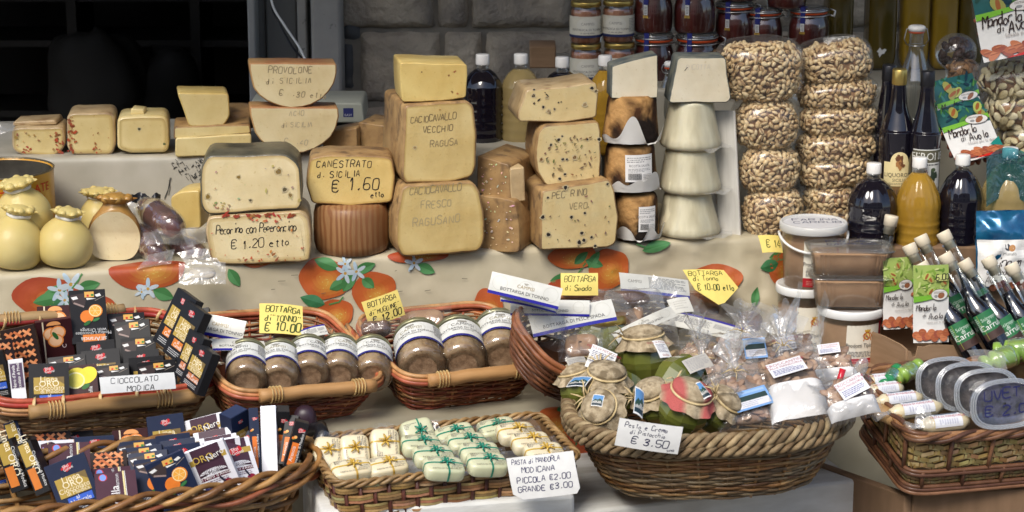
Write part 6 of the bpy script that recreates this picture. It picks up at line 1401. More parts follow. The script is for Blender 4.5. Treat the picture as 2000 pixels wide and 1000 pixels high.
# ------------------------------------------------------------------ roe jars
def roe_jar(label, base, lid, r, h, b, spin, k, group):
    """glass jar lying in a basket with its base towards the viewer"""
    P = b.on(base[0]-8, base[1]+10, -.004); ax = V(((lid[0]-base[0])*.0024*1.3, .93, .26)).normalized()
    e = axis_face(ax, V((0, -.4, .9)), spin); o = thing('roe_jar', label, 'jar', P, e, group)
    mb = MB(); mb.lathe(sm([(0, .004), (r*.6, .003), (r*.86, .006), (r*.94, .014), (r*.94, h*.5), (r*.94, h*.72)], 3)+[(0, h*.70)], 36); mb.build('ground_roe', mBOTT, o)
    mb = MB(); mb.lathe(sm([(r*.55, .004), (r*.62, .0), (r*.8, .0005), (r*.95, .007), (r, .018), (r, h*.5), (r, h*.80), (r*.93, h*.87), (r*.92, h*.9)], 3), 40, cap=True); mb.build('glass', mGLASS, o)
    mb = MB(); mb.lathe([(r*.95, h*.885), (r*.985, h*.89), (r*.985, h*.965), (r*.95, h*.995), (r*.85, h), (0, h)], 44, mod=lambda a, z: 1+.008*math.cos(a*30)); mb.build('lid', mOLIVELID, o)
    D = Dec(.0001); w_ = r*3.6; z0 = h*.30; z1 = h*.80; D.rect(-w_/2, z0, w_/2, z1, (.70, .71, .68), 30); D.rect(-w_/2, z0, w_/2, z0+h*.06, S(34, 34, 120), 30)
    D.ring(0, h*.64, r*.62, .0012, (.56, .56, .5), 30, h*.16); D.ring(-r*.9, h*.62, r*.5, .001, (.58, .58, .52), 30, h*.14); D.prt('CAMPISI', 0, h*.615, h*.075, S(150, 140, 110) if k % 2 else (.12, .12, .12)); D.prt('BOTTARGA DI TONNO', 0, h*.52, h*.052, (.05, .05, .06)); D.prt('GRATTUGIATA', 0, h*.465, h*.036, (.08, .08, .08)); D.ell(0, h*.725, r*.2, h*.03, (.3, .29, .26), 0, 14, wob=.2)
    D.lines(-w_*.46, h*.45, -w_*.27, h*.77, 9, (.2, .2, .22), k); D.lines(w_*.27, h*.45, w_*.46, h*.77, 9, (.2, .2, .22), k+5)
    mb = MB(); D.emit(mb, cyl(r, 0, 90), 0); mb.build('label', mPRINT, o); return o
Gs, Gl = 'small jars of grated roe', 'large jars of grated roe'
for i, (bs, ld, sp_, lb) in enumerate((((490, 738), (462, 690), -22, 'small roe jar at the left end of its row beside the chocolate boxes'), ((553, 738), (530, 690), -8, 'second small roe jar from the chocolate boxes with a folded card on its neighbour'), ((612, 728), (580, 680), 35, 'small roe jar in the middle of the row with a peeling label'), ((670, 726), (648, 682), 28, 'fourth small roe jar from the chocolate boxes with small print turned up'), ((736, 728), (714, 684), 12, 'last small roe jar nearest to the large jars'))):
    roe_jar(lb, bs, ld, .0385, .098, b2, sp_, i, Gs)
for i, (bs, ld, sp_, lb) in enumerate((((834, 712), (795, 640), -20, 'large roe jar at the left of three with dense print on its label'), ((912, 706), (880, 632), 8, 'large roe jar in the middle of three'), ((988, 692), (966, 616), 4, 'large roe jar with a pale gold lid nearest to the sword fish cards'))):
    roe_jar(lb, bs, ld, .0475, .118, b3, sp_, i+7, Gl)

# ------------------------------------------------------------------ cards and notes
def card(name, label, cat, quad, Y, Wd, Hd, draw, rot0=(60, 0, 0), curl=.003, group=None, shape=None, mat_=None, wt=.25, base=None):
    P, E, w_, h_ = fit(quad, Wd, Hd, Y, rot0, wt)
    def fm(x, y, k): return (x, y, curl*math.sin((x/w_+.5)*3.1)+curl*.6*math.cos((y/h_)*3.0)+k)
    mb = MB(); D = Dec(.00009)
    if shape is None:
        D.rect(-w_/2, -h_/2, w_/2, h_/2, base or PAPER, 10, 6); fr = MB(); pts = [(-w_/2, -h_/2), (w_/2, -h_/2), (w_/2, h_/2), (-w_/2, h_/2)]
        mb.grid(lambda u, v: fm(-w_/2+w_*u, h_/2-h_*v, -.0006), 10, 6, 0, base or PAPER)
    else:
        pts = [(x*w_, y*h_) for x, y in shape]; D.poly(pts, base or PAPER); mb.add([fm(x, y, -.0006) for x, y in ccw(pts)], [tuple(reversed(range(len(pts))))], 0, base or PAPER, False)
    draw(D, w_, h_); D.emit(mb, fm, 0); o = mb.build(name, mat_ or mPRINT, None, P, E); return tag(o, label, cat, group)
YN = S(236, 214, 120)
def note(lines, col=INK):
    def f(D, w_, h_):
        for (t, x, y, h, asp) in lines: tw = sum((NARROW.get(c_, 4.0 if c_.isupper() or c_.isdigit() or c_ == '\u20ac' else 3.2)+1.5) for c_ in t)*h*h_/6; D.hand(t, -w_*.46+x*w_, y*h_, h*h_, col, .14, .14, 0, 1, int(x*99)+len(t), 0, min(asp, w_*(.92-x)/tw))
    return f
NG = 'yellow handwritten price notes'
card('price_note', 'yellow price note for tuna roe at ten euros behind the small jars', 'price note', [(512, 580), (601, 606), (592, 656), (491, 658)], b2.on(545, 640, .03).y, .096, .072, note([('BOTTARGA', .10, .20, .20, .9), ('di"TONNO"', .08, -.10, .19, .85), ('\u20ac 10,00', .08, -.42, .26, 1.0)], S(70, 84, 40)), (72, 0, -8), base=YN, group=NG)
card('price_note', 'yellow price note at twelve euros standing behind the large jars', 'price note', [(708, 586), (779, 560), (792, 616), (716, 640)], b3.on(750, 625, .03).y, .078, .062, note([('BOTTARGA', .08, .22, .18, .85), ('di"MUGGINE"', .06, -.08, .17, .75), ('\u20ac 12,00', .10, -.42, .26, .95)]), (75, 0, 8), base=YN, group=NG)
card('price_note', 'small yellow note half hidden behind the dark roe slab', 'price note', [(1097, 534), (1170, 534), (1168, 574), (1092, 578)], b5.on(1130, 570, .02).y-.04, .075, .045, note([('BOTTARGA', .06, .12, .24, .95), ('di Spada', .08, -.28, .24, .8)], S(84, 90, 40)), (75, 0, 0), base=YN, group=NG)
card('price_note', 'yellow price note with a pointed bottom corner at the right of the roe cards', 'price note', [(1336, 527), (1422, 527), (1450, 598), (1352, 598)], b5.on(1390, 570, .035).y-.08, .10, .078, note([('BOTTARGA', .04, .32, .12, 1.0), ('di Tonno', .10, .16, .13, .8), ('\u20ac 10,00 etto', .14, -.10, .17, .8)], S(70, 84, 40)), (68, 0, 0), shape=[(-.5, .5), (.36, .48), (.56, -.02), (.16, -.45), (.02, -.5), (-.38, -.08)], base=YN, group=NG)
card('price_note', 'yellow note peeping out below the left pistachio bags', 'price note', [(1474, 458), (1526, 460), (1524, 494), (1494, 494)], WZ(1500, 470, ZT).y-.045, .05, .036, note([('\u20ac 14', .2, -.25, .4, 1.0)], S(110, 110, 50)), (60, 0, 0), base=YN, group=NG)
NAVYS = S(44, 40, 150); CRM = (.66, .655, .60)
def campisi(text, navy='b', big=1, gold=True):
    def f(D, w_, h_):
        for x in (-.36, 0, .36): D.ring(x*w_, h_*.06, h_*.34, .0009, (.57, .565, .5), 30)
        D.ell(0, h_*.26, h_*.10, h_*.05, (.35, .33, .27), 0, 14, wob=.2); D.prt('CAMPISI', 0, h_*.02, h_*.16, S(150, 128, 80) if gold else (.16, .15, .14)); D.prt(text, 0, -h_*.24, h_*.15, (.05, .05, .06))
        if navy == 'b': D.rect(-w_/2, -h_/2, w_/2, -h_*.36, NAVYS, 10)
        if navy == 't': D.rect(-w_/2, h_*.38, w_/2, h_/2, NAVYS, 10)
    return f
def info(navy='t'):
    def f(D, w_, h_):
        D.rect(-w_/2, h_*.36, w_/2, h_/2, NAVYS, 10); D.lines(-w_*.32, -h_*.2, w_*.12, h_*.22, 6, (.12, .12, .14), 4); D.lines(w_*.16, -h_*.1, w_*.42, h_*.2, 5, (.2, .2, .22), 8); D.hand('90g', -w_*.26, h_*.22, h_*.12, (.08, .08, .1), .12); D.lines(-w_*.40, -h_*.3, -w_*.37, h_*.2, 12, (.1, .1, .12), 6, .7); D.prt('0412 2014', w_*.38, -h_*.32, h_*.12, (.1, .1, .12))
    return f
CG = 'white printed roe cards'
def bcard(label, quad, dz, W_, H_, dr, rot0=(55, 0, 0), curl=.003, b=None, base=CRM):
    c = [sum(q[0] for q in quad)/4, sum(q[1] for q in quad)/4]; b = b or b5
    return card('roe_card', label, 'printed card', quad, b.on(c[0], c[1], dz+.02).y, W_, H_, dr, rot0, curl, CG, None, mCARD, .3, base)
bcard('printed tuna roe card standing highest at the back left of the card basket', [(960, 527), (1100, 566), (1092, 604), (950, 572)], .04, .15, .05, campisi('BOTTARGA DI TONNO'), (70, 0, -8))
bcard('printed roe card tucked just under the highest one', [(966, 556), (1088, 590), (1084, 612), (984, 594)], .015, .13, .045, campisi('BOTTARGA DI TONNO', gold=False), (65, 0, -5))
bcard('printed roe card behind the sword fish card', [(995, 585), (1152, 583), (1151, 622), (999, 613)], .02, .16, .042, campisi('BOTTARGA DI TONNO', gold=False), (60, 0, 0))
bcard('front printed sword fish roe card with blue lower edge', [(1031, 617), (1193, 584), (1206, 625), (1042, 659)], .03, .16, .045, campisi('BOTTARGA DI PESCE SPADA'), (58, 0, 6), .004)
bcard('printed roe card with small print left of the pointed yellow note', [(1205, 534), (1345, 546), (1352, 592), (1210, 566)], .02, .145, .05, lambda D, w_, h_: (D.prt('CAMPISI', -w_*.3, h_*.02, h_*.16, (.2, .19, .17)), D.lines(-w_*.1, -h_*.2, w_*.45, h_*.4, 9, (.2, .2, .2), 3), D.rect(-w_/2, -h_/2, w_/2, -h_*.36, NAVYS, 8)), (65, 0, 0))
bcard('white ingredients card with blue top edge lying over the biscuit bags', [(1306, 603), (1452, 642), (1440, 668), (1280, 631)], .045, .15, .05, info(), (35, 0, -8))
bcard('cream roe card slanting upwards below the ingredients card', [(1188, 652), (1312, 602), (1318, 616), (1214, 668)], .03, .14, .04, campisi('BOTTARGA DI PESCE SPADA', None, gold=False), (30, 0, 14))
bcard('small pale card stuck in the bags above the ingredients card', [(1303, 588), (1340, 578), (1360, 612), (1312, 612)], .03, .045, .035, lambda D, w_, h_: D.lines(-w_*.3, -h_*.3, w_*.3, h_*.3, 4, (.5, .49, .45), 3), (55, 0, 10))
bcard('printed tuna roe card beside the leaning chocolate boxes', [(388, 604), (482, 634), (474, 662), (380, 656)], .02, .10, .045, campisi('BOTTARGA DI TONNO'), (65, 0, -10), b=b2)
bcard('printed roe card lying flat behind the first small jars', [(404, 655), (520, 668), (520, 688), (420, 690)], .006, .12, .045, campisi('BOTTARGA DI TONNO', gold=False), (30, 0, 0), b=b2)
bcard('white ingredients card lying on the roe behind the middle small jars', [(584, 646), (634, 634), (640, 652), (596, 664)], .02, .055, .03, info(), (40, 0, 10), b=b2)

mROE = M('dried_roe', S(108, 76, 56), S(70, 48, 38), 24, .45, bump=.4, bscale=60, coat=.3)
mROET = M('tan_roe', S(168, 136, 108), S(140, 108, 84), 24, .5, bump=.3, bscale=60, coat=.2)
mROER = M('red_roe', S(84, 44, 38), S(60, 30, 28), 20, .35, bump=.3, bscale=60, coat=.3)
def roe(label, quad, b, dz, W_, H_, th, mt, rot0=(35, 0, 0), bag=True, seed=1):
    c = [sum(q[0] for q in quad)/4, sum(q[1] for q in quad)/4]; P, E, w_, h_ = fit(quad, W_, H_, b.on(c[0], c[1], dz+.015).y, rot0, .35)
    o = thing('roe_slab', label, 'cured roe', P, E, 'vacuum packed cured roe')
    mb = MB(); mb.grid(lambda u, v: V((w_/2*.92*math.copysign(abs(math.cos(u*6.283))**.55, math.cos(u*6.283))*math.cos((v-.5)*3.14)**.35, h_/2*.88*math.copysign(abs(math.sin(u*6.283))**.6, math.sin(u*6.283))*math.cos((v-.5)*3.14)**.35, th*math.sin((v-.5)*3.14)))*(1+.08*noise.noise(V((u*6, v*4, seed)))), 28, 10); mb.build('slab', mt, o)
    if bag:
        mb = MB(); mb.grid(lambda u, v: (w_*.62*(u-.5)*2, h_*.62*(v-.5)*2, th*1.25*max(0, 1-(2*u-1)**4)*max(0, 1-(2*v-1)**4)+.006*noise.noise(V((u*5, v*5, seed)))+.001), 22, 14); mb.build('vacuum_bag', mFILM, o)
    return o
roe('long dark roe slab in front of the small yellow note', [(1096, 574), (1275, 570), (1278, 600), (1100, 602)], b5, .0, .17, .05, .014, mROE, seed=2)
roe('tan roe slab under the front sword fish card', [(1196, 592), (1262, 590), (1258, 652), (1190, 655)], b5, .0, .065, .07, .012, mROET, seed=4)
roe('tan roe slab beside the pistachio jars', [(1104, 656), (1168, 650), (1172, 698), (1096, 702)], b5, .012, .065, .055, .012, mROET, seed=6)
roe('dark roe slab below the pointed yellow note', [(1305, 575), (1390, 580), (1420, 618), (1320, 610)], b5, .0, .10, .06, .014, mROER, seed=8)
roe('dark red roe block at the right end of the card basket', [(1440, 612), (1496, 606), (1480, 668), (1424, 660)], b5, .02, .06, .065, .018, mROER, seed=10)
roe('dark roe slab left of the biscuit bags', [(1340, 618), (1420, 630), (1436, 668), (1350, 660)], b5, .0, .09, .055, .014, mROE, seed=12)
roe('dark roe slab behind the middle small jars', [(525, 650), (640, 648), (650, 684), (530, 690)], b2, -.005, .115, .06, .014, mROE, seed=14)
roe('dark roe slab behind the first small jar', [(424, 674), (520, 676), (520, 704), (430, 710)], b2, -.012, .09, .05, .014, mROE, seed=15)
roe('lumpy roe piece under the twelve euro note', [(700, 628), (764, 624), (768, 652), (706, 660)], b3, .0, .06, .04, .014, mROE, seed=16)
roe('tan roe slab in a clear bag behind the large jars', [(780, 606), (872, 600), (868, 650), (776, 664)], b3, -.005, .09, .06, .01, mROET, seed=18)
film('plastic_bag', [(950, 604, -.2), (1200, 640, -.28), (1180, 700, -.33), (1080, 690, -.3)], mFILM, None, .010, seed=31, label='crumpled clear bag under the front sword fish card')
film('plastic_bag', [(1270, 540, -.22), (1370, 590, -.24), (1310, 640, -.3), (1240, 600, -.27)], mFILM, None, .010, seed=33, label='crumpled clear bag between the small print card and the pointed note')

# ------------------------------------------------------------------ price signs
b7f = b7.on(1065, 935); Yf = (b7.P+b7.R @ b7.at(.72, .9, .012)).y
card('price_sign', 'white curling sign for almond paste hung on the palm tray', 'price sign', [(985, 897), (1122, 880), (1133, 964), (1008, 976)], Yf-.03, .135, .085,
     note([('PASTA di MANDORLA', .03, .34, .105, .74), ('MODICANA', .16, .13, .12, .95), ('PICCOLA \u20ac2,00', .06, -.10, .13, .88), ('GRANDE \u20ac3,00', .05, -.32, .13, .95)], S(28, 30, 84)), (80, 0, 6), .004, shape=[(-.5, .5), (.5, .5), (.5, -.38), (.44, -.5), (-.36, -.5), (-.5, -.36)], base=WHITE)
card('price_sign', 'white sign with a torn lower edge for pistachio pesto on the round basket', 'price sign', [(1212, 818), (1337, 833), (1322, 889), (1197, 868)], (b6.P+b6.R @ b6.at(.655, 1.0, .012)).y-.055, .125, .062,
     note([('Pesto e Crema', .06, .24, .17, .82), ('di Pistacchio', .16, .03, .15, .8), ('\u20ac 3,50', .20, -.31, .25, 1.0), ('uno', .78, -.42, .12, .9)], S(28, 30, 70)), (72, 0, 0), .003, base=WHITE)
card('price_sign', 'white sign reading Cioccolato Modica lying on the black chocolate boxes', 'price sign', [(190, 744), (340, 717), (350, 758), (192, 764)], b1.on(270, 745, .045).y, .155, .042,
     note([('CIOCCOLATO', .10, .06, .30, 1.15), ('MODICA', .30, -.46, .30, 1.15)]), (50, 0, 5), .002, base=WHITE)

for i, (q, lb) in enumerate((([(1000, 606), (1130, 618), (1120, 668), (1010, 660)], 'clear crumpled bag under the card behind the sword fish card'), ([(1180, 560), (1290, 566), (1300, 616), (1190, 612)], 'clear crumpled bag over the long dark roe slab'), ([(1120, 640), (1230, 640), (1220, 690), (1130, 696)], 'clear crumpled bag over the tan roe slab'), ([(1330, 560), (1440, 600), (1430, 660), (1320, 620)], 'clear crumpled bag below the pointed yellow note'), ([(1420, 590), (1520, 600), (1510, 660), (1424, 668)], 'clear crumpled bag over the dark red roe block'), ([(1230, 615), (1320, 625), (1320, 670), (1240, 668)], 'clear crumpled bag between the slanting card and the pistachio jars'))):
    c = [sum(p[0] for p in q)/4, sum(p[1] for p in q)/4]
    film('plastic_bag', [(x, y, b5.on(x, y, .03+.012*(k % 2)).y) for k, (x, y) in enumerate(q)], (mFILM, mFOG)[i % 2], None, .012, 18, 14, seed=80+i, label=lb)
# ------------------------------------------------------------------ chocolate boxes
BLK = (.012, .012, .014); NAVY = S(30, 40, 66); PLUM = S(74, 44, 56); DPLUM = S(58, 26, 30); GOLD = S(176, 148, 70)
def logo(D, x, y, s):
    D.ell(x, y, s*1.0, s*.62, S(190, 32, 40), 10, 14, wob=.18); D.prt('Sfizi', x-s*.15, y+s*.02, s*.55, (.75, .74, .72), rot=8); D.prt('Golosi', x+s*.2, y-s*.5, s*.5, (.75, .74, .72), rot=8)
def citrus(D, x, y, s, skin=S(226, 126, 50), flesh=S(240, 170, 70)):
    D.ell(x-s*.5, y-s*.25, s*.72, s*.7, skin, 0, 18); D.ell(x+s*.45, y+s*.35, s*.75, s*.7, S(230, 140, 50), 0, 18); D.ell(x+s*.40, y+s*.35, s*.66, s*.62, S(246, 220, 170), 0, 18); D.ell(x+s*.40, y+s*.35, s*.58, s*.54, flesh, 0, 16)
    for k in range(6): D.line([(x+s*.4, y+s*.35), (x+s*.4+s*.54*math.cos(k*1.05), y+s*.35+s*.5*math.sin(k*1.05))], s*.05, S(246, 214, 150))
    D.ell(x-s*.5, y-s*.95, s*.45, s*.2, S(44, 100, 50), 30, 10); D.ell(x+s*.45, y-s*.62, s*.42, s*.16, S(60, 120, 70), 20, 10)
def sticks(D, x0, y0, x1, y1, n, seed):
    rg = random.Random(seed); c = (S(206, 128, 82), S(190, 108, 66), S(220, 148, 100))
    for i in range(n):
        x, y = x0+(x1-x0)*((i % 3)+.5)/3, y0+(y1-y0)*((i//3)+.5)/max(1, (n+2)//3)
        for a in (38, -42): D.line([(x-.009*math.cos(R_(a)), y-.009*math.sin(R_(a))), (x+.009*math.cos(R_(a)), y+.009*math.sin(R_(a)))], .0046, c[(i+(a > 0)) % 3])
def draw_choc(D, w_, h_, kind, bc, seed=1):
    T = h_/2
    if kind[0] == 'L':                       # gold panel
        strip = {'b': S(60, 100, 200), 'o': S(206, 120, 50), 'c': S(190, 120, 80)}[kind[1]]
        logo(D, 0, T*.72, w_*.13); D.poly([(-w_*.38, T*.42), (w_*.38, T*.42), (w_*.38, -T*.28), (-w_*.38, -T*.28)], GOLD); D.poly([(w_*.1, T*.42), (w_*.38, T*.42), (w_*.38, T*.1)], S(120, 100, 60))
        D.prt('Linea', 0, T*.22, w_*.15, S(236, 224, 190)); D.prt('ORO', 0, T*.02, w_*.16, S(240, 230, 200)); D.prt('Cioccolato', 0, -T*.13, w_*.12, S(236, 224, 190)); D.prt('di Modica', w_*.06, -T*.26, w_*.10, S(236, 224, 190))
        D.rect(-w_*.24, -T*.62, w_*.36, -T*.34, strip); D.prt('al', 0, -T*.45, w_*.10, WHITE); D.prt({'b': 'Naturale', 'o': 'Canella', 'c': 'alla Canella'}[kind[1]], .05*w_, -T*.59, w_*.10, WHITE); D.lines(-w_*.3, -T*.9, w_*.35, -T*.7, 3, (.5, .5, .5), seed)
    elif kind == 'O' or kind == 'G':         # orange, with a chocolate corner at the top
        D.poly([(-w_*.48, T*.82), (w_*.0, T*.9), (-w_*.08, T*.42), (-w_*.42, T*.52)], S(62, 52, 52)); D.poly([(-w_*.40, T*.5), (-w_*.12, T*.34), (-w_*.1, T*.4), (-w_*.38, T*.56)], S(150, 130, 124))
        D.poly([(-w_*.46, T*.74), (-w_*.3, T*.78), (-w_*.26, T*.68), (-w_*.4, T*.64)], WHITE); D.poly([(-w_*.08, T*.93), (w_*.18, T*.93), (w_*.18, T*.72), (-w_*.08, T*.72)], S(220, 170, 90)); D.rect(-w_*.02, T*.74, w_*.04, T*.82, S(200, 50, 40)); D.rect(w_*.1, T*.76, w_*.17, T*.84, S(60, 130, 60)); D.poly([(w_*.2, T*.8), (w_*.34, T*.86), (w_*.38, T*.76), (w_*.26, T*.72)], WHITE); D.poly([(-w_*.04, T*.70), (w_*.24, T*.66), (-w_*.02, T*.62)], WHITE); D.line([(w_*.2, T*.58), (w_*.46, T*.74)], w_*.012, S(150, 140, 130))
        if kind == 'O':
            citrus(D, w_*.08, T*.08, w_*.26); D.prt("with Orange", w_*.1, -T*.46, w_*.10, (.6, .6, .6), rot=180); D.prt("Modica's chocolate", w_*.1, -T*.58, w_*.09, (.6, .6, .6), rot=180); D.rect(-w_*.2, -T*.98, w_*.42, -T*.68, S(222, 130, 60)); D.prt("all'Arancia", w_*.1, -T*.78, w_*.12, WHITE, rot=180)
        else: D.ell(w_*.1, -T*.1, w_*.3, w_*.12, S(190, 40, 44), 10, 14)
    elif kind == 'S':
        D.rect(-w_/2, -T, w_/2, T, S(40, 26, 24)); sticks(D, -w_*.4, -T*.92, w_*.4, T*.95, 15, seed)
    elif kind == 'P':
        D.rect(-w_/2, -T, w_/2, T, DPLUM); D.rect(-w_*.32, -T, -w_*.28, T, S(226, 210, 180)); D.ell(w_*.0, T*.80, w_*.2, w_*.12, S(230, 160, 100), 0, 14, a0=0, a1=180)
        for (x, y) in ((-.10, .42), (.10, .46), (.02, .10)): D.ell(w_*x, T*y, w_*.22, w_*.2, S(228, 140, 70), 0, 16); D.ell(w_*x, T*y, w_*.18, w_*.16, S(236, 190, 150), 0, 16)
        D.ell(w_*.02, T*.32, w_*.06, w_*.14, S(50, 100, 50), 30, 10); D.prt('C', w_*.3, -T*.2, w_*.12, S(220, 200, 200), rot=90)
    elif kind == 'M':
        D.rect(-w_/2, -T, w_/2, T, DPLUM); D.ell(-w_*.22, T*.42, w_*.40, w_*.36, S(214, 200, 60), 20, 18); D.ell(w_*.16, T*.50, w_*.36, w_*.28, S(236, 214, 60), 30, 18); D.ell(-w_*.26, T*.30, w_*.33, w_*.30, S(240, 234, 170), 0, 18); D.ell(-w_*.26, T*.30, w_*.28, w_*.25, S(222, 214, 90), 0, 16); D.ell(w_*.08, -T*.02, w_*.16, w_*.08, S(50, 110, 50), 30, 10); D.prt('Cannella', w_*.3, -T*.5, w_*.14, WHITE, rot=90)
    elif kind == 'C':
        D.rect(-w_/2, -T, w_/2, T, PLUM); D.ell(-w_*.30, T*.78, w_*.11, w_*.10, S(190, 60, 60), 0, 12); D.ell(-w_*.30, T*.78, w_*.08, w_*.09, S(120, 150, 220), 0, 12); D.rect(w_*.18, -T, w_*.22, T, S(220, 206, 150)); D.rect(w_*.23, -T, w_*.245, T, WHITE); D.prt('alla', -w_*.12, -T*.5, w_*.11, (.6, .6, .6), rot=90); D.prt('Cannella', w_*.06, -T*.45, w_*.2, WHITE, rot=90); D.prt('Cinnamon', w_*.08, T*.40, w_*.10, (.6, .6, .6), rot=90); D.prt('Sfizi', w_*.40, -T*.5, w_*.14, (.6, .6, .65), rot=90)
    elif kind in ('N', 'Z'):
        D.rect(-w_/2, -T, w_/2, T, (.72, .72, .76)); D.rect(-w_*.36, T*.0, w_*.36, T, S(70, 46, 60)); D.poly([(-w_*.36, T*.02), (w_*.36, T*.02), (w_*.36, -T*.16), (w_*.2, T*.0), (0, T*.06), (-w_*.2, T*.0), (-w_*.36, -T*.16)], S(70, 46, 60))
        D.rect(-w_*.46, T*.40, w_*.46, T*.62, GOLD)
        if kind == 'N': D.rect(-w_*.34, T*.36, w_*.34, T*.66, S(54, 34, 46)); D.prt('ORO', -w_*.12, T*.44, w_*.17, S(200, 170, 80)); D.prt('Nero', w_*.2, T*.46, w_*.15, WHITE, rot=12)
        else: logo(D, 0, T*.52, w_*.2)
        D.ell(0, -T*.05, w_*.34, T*.16, (.72, .72, .76), 0, 20, a0=0, a1=180); D.prt('Cioccolato', 0, -T*.02, w_*.10, S(60, 40, 50)); D.prt('di Modica', 0, -T*.12, w_*.09, S(60, 40, 50)); D.rect(-w_*.36, -T*.30, w_*.38, -T*.17, S(90, 30, 54)); D.prt("al Nero d'Avola", 0, -T*.27, w_*.085, WHITE); D.lines(-w_*.3, -T*.48, w_*.3, -T*.34, 2, (.2, .15, .2), 3)
        rg = random.Random(seed)
        for i in range(12): D.ell(-w_*.16+w_*.3*(rg.random()-.5), -T*.72+T*.25*(rg.random()-.5), w_*.05, w_*.05, S(50, 50, 90), 0, 8)
        D.ell(w_*.24, -T*.66, w_*.14, w_*.12, S(130, 24, 50), 0, 14); D.line([(w_*.1, -T*.3), (w_*.2, -T*.6)], w_*.05, S(30, 30, 50))
    elif kind == 'V':                        # narrow spine with lettering
        D.rect(-w_*.42, T*.1, w_*.3, T*.94, GOLD); D.prt('Linea ORO', -w_*.02, T*.5, w_*.42, S(240, 230, 200), rot=-90, al='c'); D.rect(-w_*.42, -T*.8, w_*.1, T*.0, S(206, 120, 50)); D.prt('Cioccolato di Modica', w_*.32, -T*.1, w_*.2, WHITE, rot=-90)
    elif kind == 'R':
        logo(D, w_*.08, T*.66, w_*.26); D.rect(-w_*.3, -T*.9, w_*.2, T*.1, S(222, 120, 50)); D.prt("Cioccolato di Modica", w_*.36, -T*.2, w_*.2, WHITE, rot=90); D.prt('Arancia', 0, -T*.4, w_*.26, WHITE, rot=90); citrus(D, -w_*.26, T*.3, w_*.16)
    elif kind == 'X':
        D.rect(-w_*.5, T*.82, w_*.5, T, (.74, .74, .78)); D.rect(-w_*.5, -T, w_*.5, -T*.5, (.74, .74, .78)); D.rect(-w_*.42, -T*.45, w_*.42, T*.78, S(74, 56, 84)); D.prt("Nero d'Avola", -w_*.1, T*.1, w_*.22, WHITE, rot=90); D.prt('Cioccolato di Modica', w_*.22, T*.1, w_*.2, WHITE, rot=90)
KC = {'N': (.72, .72, .76), 'Z': (.72, .72, .76), 'W': (.76, .77, .82), 'P': DPLUM, 'M': DPLUM, 'C': PLUM, 'X': (.6, .6, .62), 'S': S(40, 26, 24)}
mBOX = M('box_card', (1, 1, 1), (.9, .9, .9), 60, .45, col=True, coat=.0, spec=.28, bump=.04, bscale=60)
def choc(label, kind, quad, bk, dz=.0, th=.013, bc=None, group=None, W_=.072, H_=.11, rot0=(68, 0, 6), seed=1, wt=.2, dy=0):
    c = [sum(q[0] for q in quad)/4, sum(q[1] for q in quad)/4]; y0 = 640 if bk is b1 else 868; dz -= .038*max(0, min(1, (c[1]-y0)/100)); Y = bk.on(c[0], c[1], dz).y+dy
    P, E, w_, h_ = fit(quad, W_, H_, Y, rot0, wt); o = thing('chocolate_box', label, 'chocolate box', P, E, group)
    bc = bc or BLK; base = KC.get(kind[0], bc)
    mb = MB(); mb.box(-w_/2, -h_/2, -th, w_/2, h_/2, 0, 0, base)
    mb.box(-w_/2+.001, h_/2, -th+.001, w_/2-.001, h_/2+.0006, -.0015, 0, tuple(v*1.6+.01 for v in base)); mb.build('carton', mBOX, o)
    if kind != 'W':
        D = Dec(.00006); draw_choc(D, w_, h_, kind, bc, seed); mb = MB(); D.emit(mb, flat(.0004), 0); mb.build('front_print', mBOX, o)
    if kind in ('Lo', 'Lc', 'Lb') and wt > .5:
        D = Dec(.0001); D.rect(-h_/2+.004, -th*.45, -h_/2+h_*.96, th*.45, S(200, 110, 44)); D.prt('alla Canella', -h_*.1, -th*.25, th*.5, WHITE); mb = MB()
        D.emit(mb, lambda x, y, k: (w_/2+.0004+k, x, -th/2+y), 0); mb.build('side_print', mBOX, o)
    return o
GA, GB = 'black chocolate boxes in the red rimmed basket', 'chocolate boxes in the big oval basket'
def Q(x0, y0, x1, y1, x2, y2, x3, y3): return [(x0, y0), (x1, y1), (x2, y2), (x3, y3)]
